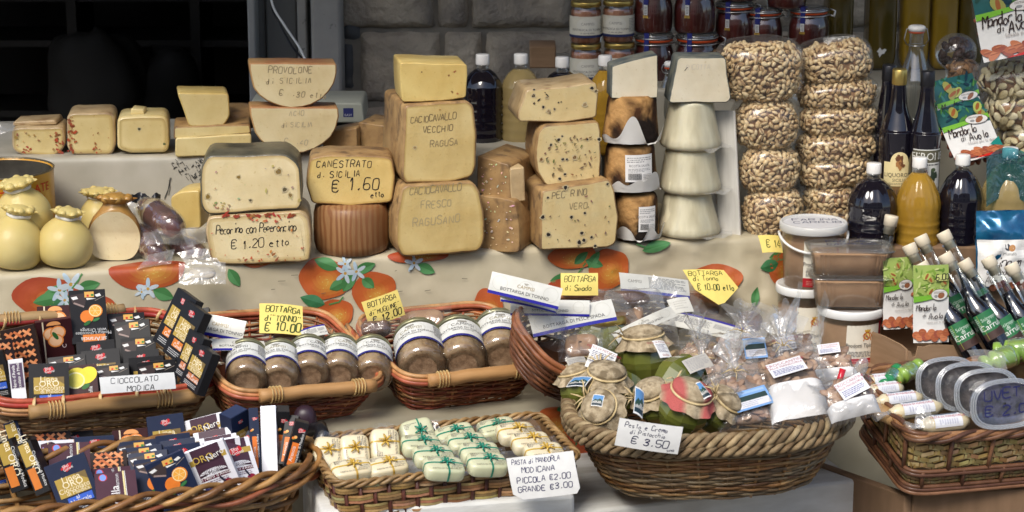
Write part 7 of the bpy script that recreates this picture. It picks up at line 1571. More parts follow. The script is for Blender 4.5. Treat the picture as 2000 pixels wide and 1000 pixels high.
A_ = [
 ('S', Q(0, 640, 62, 634, 92, 742, 24, 756), .0, 'dark box covered with cinnamon sticks at the left of the red rimmed basket'),
 ('S', Q(-34, 668, 20, 662, 46, 775, -14, 786), .012, 'cinnamon stick box cut off by the left edge of the picture'),
 ('P', Q(60, 632, 136, 627, 152, 705, 84, 712), -.003, 'plum chocolate box with three orange slices'),
 ('P', Q(66, 600, 140, 598, 150, 690, 80, 694), -.012, 'plum chocolate box whose half slice peeps out behind another'),
 ('O', Q(134, 568, 205, 565, 212, 668, 142, 672), .028, 'black chocolate box standing tallest with oranges and upside down writing'),
 ('G', Q(210, 612, 280, 610, 292, 702, 220, 706), -.004, 'black chocolate box at the back right of the tall orange one'),
 ('G', Q(222, 628, 290, 625, 301, 720, 232, 724), .003, 'black box with a red pepper print behind the front right group'),
 ('G', Q(231, 662, 302, 657, 312, 752, 242, 757), .008, 'black box with white shards in the middle of the right group'),
 ('Lb', Q(148, 670, 222, 664, 232, 758, 156, 764), .006, 'black box whose red badge shows just below the tall orange box'),
 ('Lb', Q(157, 686, 232, 680, 241, 775, 165, 780), .012, 'black gold panel box in the middle half hidden by the lemon box'),
 ('Lb', Q(240, 688, 309, 682, 317, 776, 246, 782), .012, 'black box with red badge left of the cinnamon boxes'),
 ('Lb', Q(251, 700, 318, 695, 326, 785, 258, 790), .018, 'black red badged box just behind the one with white shards'),
 ('G', Q(268, 711, 341, 703, 352, 790, 276, 796), .024, 'black box with white shards directly above the white sign'),
 ('G', Q(186, 716, 250, 709, 258, 790, 192, 796), .014, 'black box with white shards between the lemon box and the sign'),
 ('G', Q(92, 700, 166, 690, 172, 770, 100, 778), .006, 'black box whose coloured top shows behind the front gold panel box'),
 ('M', Q(132, 716, 186, 711, 196, 792, 138, 798), .024, 'plum chocolate box with a cut lemon'),
 ('Lb', Q(57, 711, 132, 709, 138, 800, 56, 804), .030, 'front black chocolate box with gold panel and blue strip'),
 ('X', Q(18, 704, 41, 702, 50, 778, 26, 780), .028, 'narrow white ended box standing at the left front of the red rimmed basket'),
 ('Lb', Q(-34, 690, 4, 686, 24, 775, -16, 780), .024, 'black chocolate box leaning at the very left edge with a blue strip'),
 ('G', Q(344, 610, 408, 600, 414, 700, 352, 712), -.012, 'black box standing behind the leaning cinnamon boxes'),
]
for i, (k, q, dz, lb) in enumerate(A_): choc(lb, k, q, b1, dz, group=GA, seed=i)
B_ = [('Lo', Q(350, 562, 382, 588, 336, 690, 296, 664), .03, 'highest black cinnamon chocolate box leaning out at the right'), ('Lo', Q(364, 586, 398, 612, 356, 712, 314, 688), .034, 'second leaning black cinnamon chocolate box with an orange strip'), ('Lc', Q(372, 640, 396, 664, 368, 748, 334, 728), .03, 'black cinnamon box squeezed below the two leaning ones'), ('Lc', Q(384, 668, 416, 690, 384, 764, 346, 750), .036, 'lowest cinnamon chocolate box at the right end beside the first roe jar')]
for i, (k, q, dz, lb) in enumerate(B_): choc(lb, k, q, b1, dz, .018, group=GA, seed=30+i, rot0=(70, 28, -55), wt=.2, W_=.072, dy=-.085)
C_ = [
 ('S', Q(58, 846, 136, 844, 144, 930, 66, 935), -.02, 'navy box with a cinnamon stick top edge at the back left of the oval basket', NAVY),
 ('W', Q(62, 862, 144, 859, 152, 944, 72, 948), -.012, 'plain white backed box behind the plum boxes', None),
 ('Lb', Q(108, 845, 180, 842, 188, 930, 116, 934), -.026, 'black box whose red badge just shows at the back of the oval basket', BLK),
 ('Lb', Q(145, 854, 222, 851, 228, 935, 150, 940), -.014, 'navy gold panel box behind the cinnamon boxes of the oval basket', NAVY),
 ('P', Q(218, 842, 292, 836, 300, 920, 226, 926), -.022, 'plum box at the back of the oval basket left of the tall gold panel box', NAVY),
 ('Lb', Q(286, 816, 356, 807, 370, 905, 298, 914), -.008, 'navy gold panel box standing tallest at the back of the oval basket', NAVY),
 ('C', Q(80, 868, 98, 864, 110, 945, 90, 950), .0, 'navy box edge between the white backed box and the plum one', NAVY),
 ('C', Q(94, 867, 173, 864, 182, 948, 98, 953), .004, 'plum box with a blue seal in the left half of the oval basket', NAVY),
 ('S', Q(176, 884, 246, 880, 254, 960, 182, 965), .002, 'rear of two cinnamon stick boxes in the oval basket', NAVY),
 ('S', Q(177, 898, 234, 895, 242, 972, 182, 976), .010, 'front cinnamon stick box in the middle of the oval basket', NAVY),
 ('O', Q(229, 866, 304, 857, 316, 955, 236, 962), -.010, 'rearmost orange topped navy box of the row in the oval basket', NAVY),
 ('O', Q(239, 878, 314, 867, 326, 965, 248, 972), -.003, 'second orange topped navy box of the row in the oval basket', NAVY),
 ('O', Q(250, 889, 325, 877, 336, 975, 258, 982), .004, 'third orange topped navy box of the row in the oval basket', NAVY),
 ('O', Q(262, 901, 338, 890, 352, 985, 272, 992), .010, 'orange topped navy box just behind the front orange one in the oval basket', NAVY),
 ('Lb', Q(304, 853, 369, 845, 382, 940, 314, 946), -.006, 'navy box with red badge below the tall gold panel box', NAVY),
 ('Lb', Q(312, 863, 378, 854, 391, 950, 322, 956), .0, 'navy box with red badge in the middle of the overlapping three', NAVY),
 ('Lb', Q(320, 874, 390, 863, 402, 958, 332, 964), .006, 'navy box with red badge in front of the overlapping three', NAVY),
 ('C', Q(178, 916, 254, 911, 264, 992, 188, 998), .016, 'plum cinnamon box just behind the front plum one', NAVY),
 ('C', Q(184, 926, 261, 920, 275, 1004, 194, 1010), .022, 'front plum box with vertical white writing in the oval basket', NAVY),
 ('O', Q(283, 911, 354, 879, 402, 976, 322, 1004), .024, 'front navy chocolate box with oranges tilted to the left', NAVY),
 ('Lb', Q(86, 914, 162, 884, 206, 988, 122, 1016), .026, 'front navy chocolate box with gold panel tilted to the left', NAVY),
 ('N', Q(361, 826, 433, 802, 452, 895, 376, 912), -.008, 'white edged purple chocolate box rearmost of its row', None),
 ('Z', Q(378, 848, 448, 833, 464, 920, 390, 932), .0, 'white edged purple box second from the back in its row', None),
 ('N', Q(389, 858, 460, 846, 476, 934, 402, 945), .006, 'white edged purple box third from the back in its row', None),
 ('Z', Q(423, 866, 484, 854, 512, 944, 452, 958), .014, 'white chocolate box with a large red badge beside the white spine', None),
 ('N', Q(358, 886, 431, 861, 478, 950, 398, 978), .026, 'front white and purple chocolate box with grapes', None),
]
C_ += [
 ('Lb', Q(452, 848, 506, 838, 516, 930, 462, 940), -.012, 'navy badge topped box filling the gap behind the white spine', NAVY),
 ('G', Q(400, 812, 452, 806, 462, 880, 410, 888), -.03, 'navy box with white shards at the back behind the purple row', NAVY),
 ('Lb', Q(-30, 880, 8, 872, 20, 960, -16, 970), -.01, 'navy gold panel box cut off by the left edge in the oval basket', NAVY),
 ('S', Q(120, 858, 160, 856, 168, 930, 128, 933), -.022, 'cinnamon stick box wedged between the badge topped boxes of the oval basket', NAVY),
 ('N', Q(398, 868, 466, 855, 484, 946, 410, 956), .01, 'white edged purple box fourth from the back in its row', None)]
for i, (k, q, dz, lb, bc) in enumerate(C_): choc(lb, k, q, b4, dz, group=GB, seed=50+i, bc=bc)
D_ = [
 ('V', Q(-8, 866, 20, 858, 56, 950, 22, 966), .02, 'gold spined chocolate box at the very left edge of the oval basket', BLK, .03),
 ('V', Q(8, 828, 32, 822, 58, 905, 30, 915), .0, 'gold spined chocolate box standing highest at the left of the oval basket', NAVY, .03),
 ('V', Q(32, 870, 56, 864, 100, 962, 70, 972), .026, 'gold and orange spined chocolate box third from the left edge', BLK, .03),
 ('Lb', Q(452, 822, 484, 796, 496, 905, 462, 922), .0, 'navy gold panel box turned edge on beside the white spine', NAVY, .04),
 ('R', Q(486, 798, 503, 796, 510, 918, 494, 922), .004, 'navy chocolate box spine with a red badge left of the white one', NAVY, .02),
 ('W', Q(509, 795, 538, 791, 542, 924, 512, 928), .015, 'plain white chocolate box spine standing at the right', None, .03),
 ('R', Q(541, 802, 568, 806, 556, 900, 536, 906), .0, 'black chocolate box spine right behind the white one', BLK, .03),
 ('R', Q(558, 808, 584, 814, 566, 905, 546, 908), .004, 'black orange chocolate box spine second from the right end', BLK, .03),
 ('R', Q(578, 823, 604, 829, 578, 916, 554, 910), .012, 'black orange chocolate box spine at the right end of the oval basket', BLK, .03),
]
for i, (k, q, dz, lb, bc, w_) in enumerate(D_): choc(lb, k, q, b4, dz+(.012 if k == 'R' else 0), .045 if k == 'V' else .03, bc, GB, w_, .115, seed=90+i)
mb = MB(); mb.ball(.022, .02, .035, 16, 10, e=.8); tag(mb.build('plum_pouch', M('plum_pouch', S(50, 34, 44), None, 10, .4), None, b4.on(596, 828, -.01)), 'dark plum pouch tucked behind the right end boxes of the oval basket', 'pouch')

# ------------------------------------------------------------------ almond paste blocks in the tray
mPASTE = M('almond_paste', S(226, 215, 184), S(212, 198, 162), 24, .45, film=.55, sss=.15)
mPASTEG = M('green_paste', S(206, 206, 172), S(190, 192, 156), 24, .45, film=.55, sss=.15)
mRIBG = M('green_ribbon', S(30, 134, 108), S(24, 116, 92), 20, .3, coat=.4); mRIBY = M('gold_ribbon', S(204, 170, 70), S(184, 146, 54), 20, .3, coat=.4)
def paste_proto(green, upright):
    o = thing('almond_paste_block', 'x', 'almond paste'); L, Wd, Hh = .070, .047, .027
    mb = MB(); mb.ball(L/2, Wd/2, Hh/2, 28, 14, e=.42); mb.build('block', mPASTEG if green else mPASTE, o)
    mb = MB(); rw = .0034
    def loop(ax, k):
        p = []
        for q in range(24):
            a = 2*math.pi*q/24; c, s_ = math.copysign(abs(math.cos(a))**.42, math.cos(a)), math.copysign(abs(math.sin(a))**.42, math.sin(a))
            p.append((k, (Wd/2+.0006)*c, (Hh/2+.0006)*s_) if ax else ((L/2+.0006)*c, k, (Hh/2+.0006)*s_))
        for q in range(24):
            a, b = V(p[q]), V(p[(q+1) % 24]); sd = V((1, 0, 0)) if ax else V((0, 1, 0)); mb.add([a-sd*rw/2, a+sd*rw/2, b+sd*rw/2, b-sd*rw/2], [(0, 1, 2, 3)])
    loop(1, .004)
    if not upright: loop(0, 0)
    for k in range(6):
        a = k*1.05+.3; mb.tube([(.004, 0, Hh/2+.001), (.004+.008*math.cos(a), .006*math.sin(a), Hh/2+.006), (.004+.015*math.cos(a), .012*math.sin(a), Hh/2+.003)], [.0012, .0022, .0012], 5, flat=.35)
    mb.build('ribbon', mRIBG if green else mRIBY, o)
    D = Dec(.0001); D.lines(-.028, .006, .0, .016, 4, (.16, .14, .12), 3+green); D.lines(.009, -.014, .028, -.004, 4, (.16, .14, .12), 5); D.prt('PASTA DI MANDORLA', .0, -.018, .0034, (.1, .08, .07), al='c')
    mb = MB(); D.emit(mb, flat(Hh/2-.0003), 0); mb.build('printing', mPRINT, o)
    mb = MB(); mb.grid(lambda u, v: (L/2-.004+.018*v, (-.02+.04*u)*(1-.3*v), .004*noise.noise(V((u*5, v*5, 1)))+.004*v), 8, 5); mb.build('wrap_end', mFILM, o); return o
protos = {}
PG = 'ribboned blocks of almond paste'
E7 = b7.o.rotation_euler
for i, (px, py, g, up, dz, ry, rz, lb) in enumerate((
 (640, 888, 0, 1, .004, 0, 80, 'gold ribboned block standing on end at the left of the tray'), (692, 884, 0, 1, .006, 0, 86, 'gold ribboned block standing on end second from the left'), (751, 872, 0, 1, .012, 0, 84, 'gold ribboned block standing on end beside the green ribboned ones'),
 (815, 848, 1, 1, -.004, 0, 8, 'small green ribboned block at the back middle of the tray'), (889, 852, 1, 0, .004, -6, 4, 'green ribboned block with a tall bow at the back of the tray'), (970, 840, 1, 0, .002, -4, 4, 'green ribboned block at the back right of the tray'),
 (822, 872, 1, 0, .012, 6, 0, 'uppermost of three green ribboned blocks in the left stack'), (846, 893, 1, 0, .016, 6, 0, 'middle of three green ribboned blocks in the left stack'), (866, 916, 1, 0, .014, 8, -2, 'front of three green ribboned blocks in the left stack'),
 (912, 868, 1, 0, .012, 6, 2, 'uppermost of three green ribboned blocks in the right stack'), (936, 887, 1, 0, .014, 6, 0, 'middle of three green ribboned blocks in the right stack'), (950, 908, 1, 0, .010, 8, 0, 'front of three green ribboned blocks in the right stack'),
 (1008, 848, 0, 0, .012, 4, 4, 'gold ribboned block at the back of the right hand row'), (1036, 867, 0, 0, .014, 4, 2, 'gold ribboned block in the middle of the right hand row'), (1062, 888, 0, 0, .012, 4, 2, 'gold ribboned block just above the almond paste sign'),
 (686, 920, 0, 0, .002, 0, 4, 'gold ribboned block lying at the front left of the tray'), (756, 914, 0, 0, .0, 0, 6, 'gold ribboned block lying in front beside the green stack'))):
    e = (b7.R @ Euler((R_(16 if not up else 50), 0, 0)).to_matrix() @ Euler((0, R_(ry), R_(rz))).to_matrix()).to_euler(); P = b7.on(px, py, dz)
    sc = (1.0, 1, 1) if not up else (.86, 1.1, 1.25)
    if (g, up) not in protos: o = protos[(g, up)] = paste_proto(g, up); o.location = P; o.rotation_euler = e; o.scale = sc; o['label'] = lb; o['group'] = PG
    else: copy_thing(protos[(g, up)], P, e, lb, PG, sc)
film('plastic_wrap', [(960, 822, b7.on(960, 822, .02).y), (1040, 812, b7.on(1040, 812, .03).y), (1060, 850, b7.on(1060, 850, .02).y), (1000, 846, b7.on(1000, 846, .02).y)], mFILM, None, .006, seed=41, label='loose clear wrap at the back right corner of the almond paste tray')

# ------------------------------------------------------------------ round basket: pistachio jars and biscuit bags
mBURL = M('burlap', S(186, 170, 142), S(146, 130, 104), 90, .95, bump=.8, bscale=420, weave=0, c3=S(120, 106, 84), s3=40, r3=(.5, .6), spec=.1)
mBURLR = M('burlap_red', S(186, 170, 142), S(146, 130, 104), 60, .95, bump=.8, bscale=420, spec=.1, wave=(5, 1.0, 'X', S(176, 92, 88)))
mPIST = M('pistachio_cream', S(104, 108, 44), S(80, 86, 34), 14, .25, coat=.8, croug=.05)
mRAF = M('raffia', S(206, 186, 142), S(180, 156, 110), 60, .7)
def burlap_cap(o, r, z, drop, seed, ang=None, mt=None, knot=True):
    mb = MB()
    def f(u, v):
        a = u*6.2832
        if v < .5: q = v*2; return (r*q*math.cos(a), r*q*math.sin(a), z+.010*(1-q*q)+.0015*noise.noise(V((math.cos(a)*2, math.sin(a)*2, v*8+seed))))
        q = (v-.5)*2; k = 1+.10*math.sin(a*9+seed)*q+.45*q*q+.1*noise.noise(V((math.cos(a)*3, math.sin(a)*3, seed)))*q
        if q < .35: k = 1.03-.03*math.sin(q*9)
        return (r*k*math.cos(a), r*k*math.sin(a), z-drop*q*(1+.25*noise.noise(V((math.cos(a)*2, math.sin(a)*2, seed+4)))))
    mb.grid(f, 60, 18); c = mb.build('burlap_cover', mt or mBURL, o)
    mb = MB(); rg = random.Random(seed)
    mb.tube([(r*1.05*math.cos(k*.2618), r*1.05*math.sin(k*.2618), z-drop*.3) for k in range(24)], .0022, 6, closed=True)
    for k in range(7):
        a = R_(ang if ang is not None else -70)+rg.uniform(-.25, .25); p = V((r*1.06*math.cos(a), r*1.06*math.sin(a), z-drop*.3)); d = V((math.cos(a)*.5+rg.uniform(-.8, .8), math.sin(a)*.5+rg.uniform(-.8, .8), rg.uniform(-.4, .8))).normalized()
        mb.tube([p, p+d*.014+V((0, 0, .003)), p+d*rg.uniform(.022, .036)+V((0, 0, -.003))], [.0018, .0016, .0010], 5, flat=.5)
    mb.build('raffia_tie', mRAF, o)
def facet_jar(label, px, py, dz, ax, r, h, cover=True, seed=1, mt=None, lid=False, tie=None):
    r *= 1.28; h *= 1.2; P = b6.on(px, py, dz); e = axis_rot(*ax, seed*20); o = thing('pistachio_jar', label, 'jar', P, e, 'jars of pistachio cream in the round basket')
    md = lambda a, z: 1/max(.88, math.cos((a % (math.pi/5))-math.pi/10))*.985
    mb = MB(); mb.lathe([(0, 0), (r*.66, 0), (r*.74, .003), (r*.96, h*.30), (r, h*.42), (r*.92, h*.60), (r*.74, h*.76), (r*.72, h*.84), (0, h*.84)], 60, mod=md, smooth=False); mb.build('filled_glass', mPIST, o)
    mb = MB(); mb.tube([(r*.66*math.cos(k*.2618), r*.66*math.sin(k*.2618), .0005) for k in range(24)], .0022, 6, closed=True); mb.build('base_ring', mGLASS, o)
    if lid: mb = MB(); mb.lathe([(r*.78, h*.82), (r*.82, h*.83), (r*.82, h*.97), (r*.76, h), (0, h)], 40, mod=lambda a, z: 1+.01*math.cos(a*26), cap=False); mb.build('lid', mGOLDLID, o)
    if cover: burlap_cap(o, r*.80, h*.96, h*.30, seed, tie, mt)
    return o
facet_jar('upright faceted green jar under a burlap cover tied with pale raffia', 1264, 742, .0, (-.1, .06, 1), .036, .082, True, 2, tie=-120)
facet_jar('green jar lying with its round glass base towards the viewer', 1298, 772, .02, (.70, .62, .45), .036, .080, False, 3)
facet_jar('burlap covered jar lying on its side at the left rim of the round basket', 1252, 778, .01, (-.86, -.18, .36), .030, .075, True, 4, tie=-60)
facet_jar('dark green jar leaning at the back left of the round basket', 1150, 716, -.01, (.25, .3, 1), .032, .078, False, 5, lid=True)
facet_jar('green jar with a gold lid behind the upright burlap jar', 1208, 716, -.01, (-.2, .35, 1), .030, .078, False, 6, lid=True)
facet_jar('burlap covered jar with red stripes in the cloth at the front of the round basket', 1322, 832, .005, (.30, -.25, .9), .034, .070, True, 7, mBURLR, tie=-40)
facet_jar('small burlap covered jar right of the red striped one', 1376, 826, .0, (.6, -.25, .75), .028, .060, True, 8, tie=-20)
facet_jar('burlap covered jar leaning at the far left under the photo tag', 1176, 800, .0, (.1, -.2, 1), .032, .072, True, 9, tie=-90)
facet_jar('burlap covered jar lying towards the viewer just left of the price sign', 1196, 822, -.004, (-.35, -.62, .55), .030, .062, True, 11, tie=-60)
facet_jar('burlap covered jar at the left end squeezed against the rope rim', 1140, 790, -.006, (-.25, .1, .9), .028, .060, True, 12, tie=-90)
facet_jar('burlap covered jar behind the red striped one', 1290, 812, .0, (-.3, -.3, .8), .028, .058, True, 14, tie=-40)
def tagc(label, quad, dz, W_, H_, kind, rot0=(50, 0, 0), seed=1):
    def dr(D, w_, h_):
        if kind == 't':
            D.prt('PESTO DI PISTACCHIO', 0, h_*.34, h_*.10, S(150, 40, 60)); D.lines(-w_*.42, -h_*.22, w_*.42, h_*.28, 7, S(70, 70, 110), seed); D.prt('Sicilia', 0, -h_*.42, h_*.12, S(150, 50, 40))
        elif kind == 'g': D.rect(-w_/2, -h_/2, w_/2, h_/2, S(176, 172, 164)); D.lines(-w_*.42, -h_*.4, w_*.42, h_*.4, 9, (.25, .25, .26), seed)
        elif kind == 'p':
            D.rect(-w_*.46, -h_*.44, w_*.46, h_*.44, S(90, 140, 190)); D.poly([(-w_*.46, -h_*.1), (-w_*.2, h_*.1), (0, h_*.02), (w_*.2, h_*.16), (w_*.46, h_*.0), (w_*.46, -h_*.3), (-w_*.46, -h_*.3)], S(40, 70, 60)); D.rect(-w_*.46, -h_*.44, w_*.46, -h_*.22, S(30, 50, 60)); rg = random.Random(seed)
            for i in range(12): D.rect(-w_*.4+w_*.07*i, -h_*.28, -w_*.36+w_*.07*i, -h_*(.2-.14*rg.random()), (.7, .68, .64))
    c = [sum(q[0] for q in quad)/4, sum(q[1] for q in quad)/4]
    return card('hang_tag', label, 'tag', quad, b6.on(c[0], c[1], dz+.03).y-.02, W_, H_, dr, rot0, .002, 'tags in the round basket', None, mPRINT, .3, WHITE)
tagc('large white text tag on the left jars of the round basket', Q(1162, 674, 1202, 690, 1194, 738, 1138, 712), .045, .052, .045, 't', seed=1)
tagc('grey text tag curling at the back left rim of the round basket', Q(1102, 700, 1142, 697, 1152, 728, 1120, 734), .03, .045, .035, 'g', seed=2)
tagc('photo tag poking over the left rim of the round basket', Q(1120, 738, 1160, 736, 1140, 754, 1106, 756), .03, .042, .026, 'p', (30, 0, 10), 3)
tagc('tall photo tag standing between the burlap jars', Q(1242, 744, 1252, 770, 1262, 812, 1234, 815), .045, .026, .066, 'p', (70, 0, 20), 4)
tagc('small photo tag hanging below the left burlap jar', Q(1160, 770, 1182, 774, 1174, 792, 1154, 795), .04, .024, .022, 'p', (60, 0, 0), 5)
tagc('dark grey text tag between the green jars and the biscuit bags', Q(1330, 706, 1378, 690, 1394, 714, 1350, 730), .04, .052, .032, 'g', (45, 0, 0), 6)
tagc('white blue edged tag behind the upright burlap jar', Q(1278, 666, 1290, 664, 1318, 700, 1286, 698), .04, .03, .04, 't', (60, 0, 0), 7)
tagc('photo tag slipping down right of the lying green jar', Q(1352, 752, 1366, 746, 1390, 774, 1376, 780), .04, .02, .036, 'p', (55, 0, 0), 8)
mBISC = M('almond_biscuit', S(190, 164, 140), S(150, 118, 96), 30, .8, col=True, bump=.5, bscale=120)
mWPAP = M('white_tray_paper', (.70, .69, .68), (.62, .61, .60), 14, .6, bump=.2, bscale=30)
def biscuit_bag(label, quad, dz, W_, H_, th, lab, seed, rot0=(40, 0, 0), white=False, lq=None, tie=True):
    c = [sum(q[0] for q in quad)/4, sum(q[1] for q in quad)/4]; quad = [(c[0]+(q[0]-c[0])*1.12, c[1]+(q[1]-c[1])*1.12) for q in quad]; W_ *= 1.12; H_ *= 1.12; P, E, w_, h_ = fit(quad, W_, H_, b6.on(c[0], c[1], dz).y, rot0, .3)
    o = thing('biscuit_bag', label, 'bag of biscuits', P, E, 'clear bags of almond biscuits'); rg = random.Random(seed); mb = MB()
    for i in range(46):
        x, y = rg.uniform(-.42, .42)*w_, rg.uniform(-.08 if white else -.44, .40)*h_; z = th*(1-(2*x/w_)**4)*(1-(2*y/h_)**4)*rg.uniform(.35, .72)
        mb.ball(.012*rg.uniform(.7, 1.2), .009*rg.uniform(.7, 1.2), .0035, 9, 5, 0, rg.choice(((1, 1, 1), (.85, .8, .76), (1.1, 1.05, 1.0), (.7, .6, .52))), Matrix.Translation((x, y, z)) @ Euler((rg.uniform(-.6, .6), rg.uniform(-.6, .6), rg.uniform(0, 6))).to_matrix().to_4x4())
    mb.ball(w_*.45, h_*.45, th*.5, 16, 8, 0, (.8, .75, .7), e=.6); x = mb.build('biscuits', mBISC, o); x['kind'] = 'stuff'
    if white: mb = MB(); mb.grid(lambda u, v: ((u-.5)*w_*1.02, -h_*.5+h_*.36*v, th*1.02*(1-(2*u-1)**6)**.5*math.sin(R_(10+80*v))+.001*noise.noise(V((u*6, v*6, seed)))), 16, 8); mb.build('tray_paper', mWPAP, o)
    mb = MB()
    def f(u, v):
        e = max(0, 1-(2*u-1)**6)**.6*max(0, 1-(2*v-1)**6)**.6
        return ((u-.5)*w_*1.14, (v-.5)*h_*1.14, th*.96*e+.004*noise.noise(V((u*7+seed, v*7, 1)))+.002*noise.noise(V((u*19, v*19, seed))))
    mb.grid(f, 30, 26); mb.build('bag_front', mFILM, o)
    if tie:
        mb = MB(); n = 26
        def g(u, v):
            a = u*6.2832; k = .35+.65*abs(2*v-.75)**1.1*(1+.35*math.sin(a*6+seed)); return (w_*.22*k*math.cos(a), h_*.52+.045*v+.006*math.sin(a*5)*v, th*.3+.020*k*math.sin(a)+.02*v)
        mb.grid(g, n*2, 10); mb.build('bag_neck', mFOG, o)
        mb = MB(); 
        for k in range(5): a = k*1.3+seed; mb.tube([(0, h_*.535, th*.45), (.012*math.cos(a), h_*.535+.012*math.sin(a), th*.5+.006), (.026*math.cos(a), h_*.535+.022*math.sin(a), th*.45)], [.0014, .0014, .001], 5, flat=.5)
        mb.build('raffia_bow', mRAF, o)
    if lab:
        D = Dec(.0001); lx, ly, lw, lh, lr, kind = lab; D.rect(-lw/2, -lh/2, lw/2, lh/2, (.72, .72, .74) if kind == 't' else S(120, 160, 210), 6, 3)
        if kind == 't': D.prt('CROCCANTINI', 0, lh*.24, lh*.17, S(150, 40, 60)); D.prt('ALLE MANDORLE', 0, lh*.06, lh*.13, S(150, 40, 60)); D.lines(-lw*.42, -lh*.4, lw*.42, -lh*.02, 4, S(70, 80, 140), seed)
        else: D.rect(-lw*.44, -lh*.1, lw*.44, lh*.2, S(40, 60, 60)); D.rect(-lw*.44, -lh*.4, lw*.44, -lh*.06, (.66, .66, .70)); D.rect(-lw*.44, lh*.3, lw*.44, lh*.42, S(150, 180, 220)); D.lines(-lw*.3, -lh*.36, lw*.3, -lh*.1, 3, (.4, .42, .5), seed)
        ca, sa = math.cos(R_(lr)), math.sin(R_(lr)); mb = MB(); D.emit(mb, lambda x, y, k: (lx*w_+x*ca-y*sa, ly*h_+x*sa+y*ca, th*.98*max(0, 1-(2*lx)**6)**.6+.0035+k), 0); mb.build('label', mPRINT, o)
    return o
biscuit_bag('clear biscuit bag standing at the back with a blue photo label', Q(1400, 664, 1502, 660, 1524, 748, 1402, 756), .012, .11, .085, .024, (.14, .10, .042, .046, 2, 'p'), 3)
biscuit_bag('clear tied bag just left of the blue photo biscuit bag', Q(1328, 676, 1396, 672, 1406, 726, 1330, 730), .005, .07, .055, .018, None, 5)
biscuit_bag('front biscuit bag with a blue harbour photo label', Q(1392, 744, 1480, 738, 1520, 820, 1410, 834), .03, .105, .085, .024, (.06, -.16, .072, .042, 12, 'p'), 7)
biscuit_bag('largest biscuit bag with white paper base and red lettered label', Q(1490, 706, 1578, 694, 1622, 804, 1508, 824), .04, .115, .11, .034, (-.06, .06, .064, .042, 12, 't'), 9, white=True)
biscuit_bag('white powdery biscuit bag behind the largest one', Q(1574, 694, 1660, 686, 1672, 746, 1582, 756), .03, .085, .06, .022, (.0, .40, .04, .02, 2, 't'), 11, white=True, tie=False)
biscuit_bag('small biscuit bag at the right rim with a white label and red tie', Q(1604, 758, 1688, 742, 1714, 802, 1630, 824), .05, .085, .065, .024, (.06, .14, .052, .034, 14, 't'), 13, white=True, tie=False)
for i, q in enumerate(([(1450, 660), (1478, 590), (1515, 600), (1500, 668)], [(1520, 640), (1560, 552), (1570, 560), (1560, 650)], [(1570, 680), (1612, 572), (1620, 590), (1600, 690)], [(1500, 650), (1530, 600), (1580, 620), (1570, 680)], [(1395, 690), (1420, 640), (1470, 650), (1480, 700)])):
    Y_ = b6.on(1500, 690, .03).y+.03
    film('plastic_bag', [(q[1][0], q[1][1], Y_), (q[2][0], q[2][1], Y_+.01), (q[3][0], q[3][1], Y_-.03), (q[0][0], q[0][1], Y_-.03)], mFOG, None, .010, seed=60+i, label=('crumpled clear bag end', 'tall pointed clear bag end beside the lower bucket', 'pointed clear bag end against the front bucket', 'crumpled clear bag in front of the lower bucket', 'loose clear bag behind the blue photo biscuit bag')[i]+(' standing up behind the biscuit bags' if i == 0 else ''))
biscuit_bag('clear biscuit bag wedged between the tied bag and the lying green jar', Q(1340, 716, 1404, 712, 1412, 778, 1344, 782), .012, .075, .065, .02, None, 15)
biscuit_bag('clear biscuit bag at the back between the photo label bag and the buckets', Q(1500, 664, 1580, 656, 1592, 712, 1506, 720), .016, .085, .06, .02, (-.1, .1, .036, .03, 6, 't'), 17)
for i, (q, lb) in enumerate((([(1380, 720), (1480, 700), (1500, 760), (1390, 770)], 'crumpled clear bag over the front photo label biscuits'), ([(1330, 650), (1400, 640), (1410, 690), (1336, 700)], 'crumpled clear bag top left of the blue photo label'), ([(1500, 690), (1600, 676), (1620, 720), (1510, 730)], 'crumpled clear bag above the largest biscuit bag'), ([(1580, 740), (1650, 726), (1660, 770), (1590, 780)], 'crumpled clear bag behind the small right rim bag'), ([(1420, 640), (1520, 636), (1520, 670), (1420, 680)], 'crumpled clear bag at the back rim of the round basket'))):
    film('plastic_bag', [(x, y, b6.on(x, y, .05+.014*(k % 2)).y) for k, (x, y) in enumerate(q)], (mFOG, mFILM)[i % 2], None, .014, 20, 14, seed=90+i, label=lb)
mRED = M('red_foil', S(190, 24, 40), None, 10, .25, coat=.5)
o = thing('red_tie', 'shiny red ribbon tie at the right rim of the round basket', 'ribbon', b6.on(1668, 742, .05))
mb = MB()
for k in range(1): mb.tube([(-.004+.014*math.cos(t*.6283), -.006, -.006+k*.005+.006*math.sin(t*.6283)) for t in range(10)], .0024, 6, closed=True)
mb.build('ribbon', mRED, o); mb = MB(); mb.tube([(.0, -.006, .0), (.012, -.008, -.02), (.022, -.008, -.034)], .003, 6, flat=.5); mb.build('ribbon_tail', mRED, o); mb = MB(); mb.tube([(-.02, .0, .02), (-.026, -.004, .0), (-.018, -.006, -.02)], .006, 8); mb.build('ribbon_loop', mRED, o)
mb = MB(); mb.ball(.012, .008, .022, 12, 8, T=Matrix.Translation((.010, -.004, .022)) @ Euler((0, .35, 0)).to_matrix().to_4x4()); mb.build('twisted_end', mFOG, o)

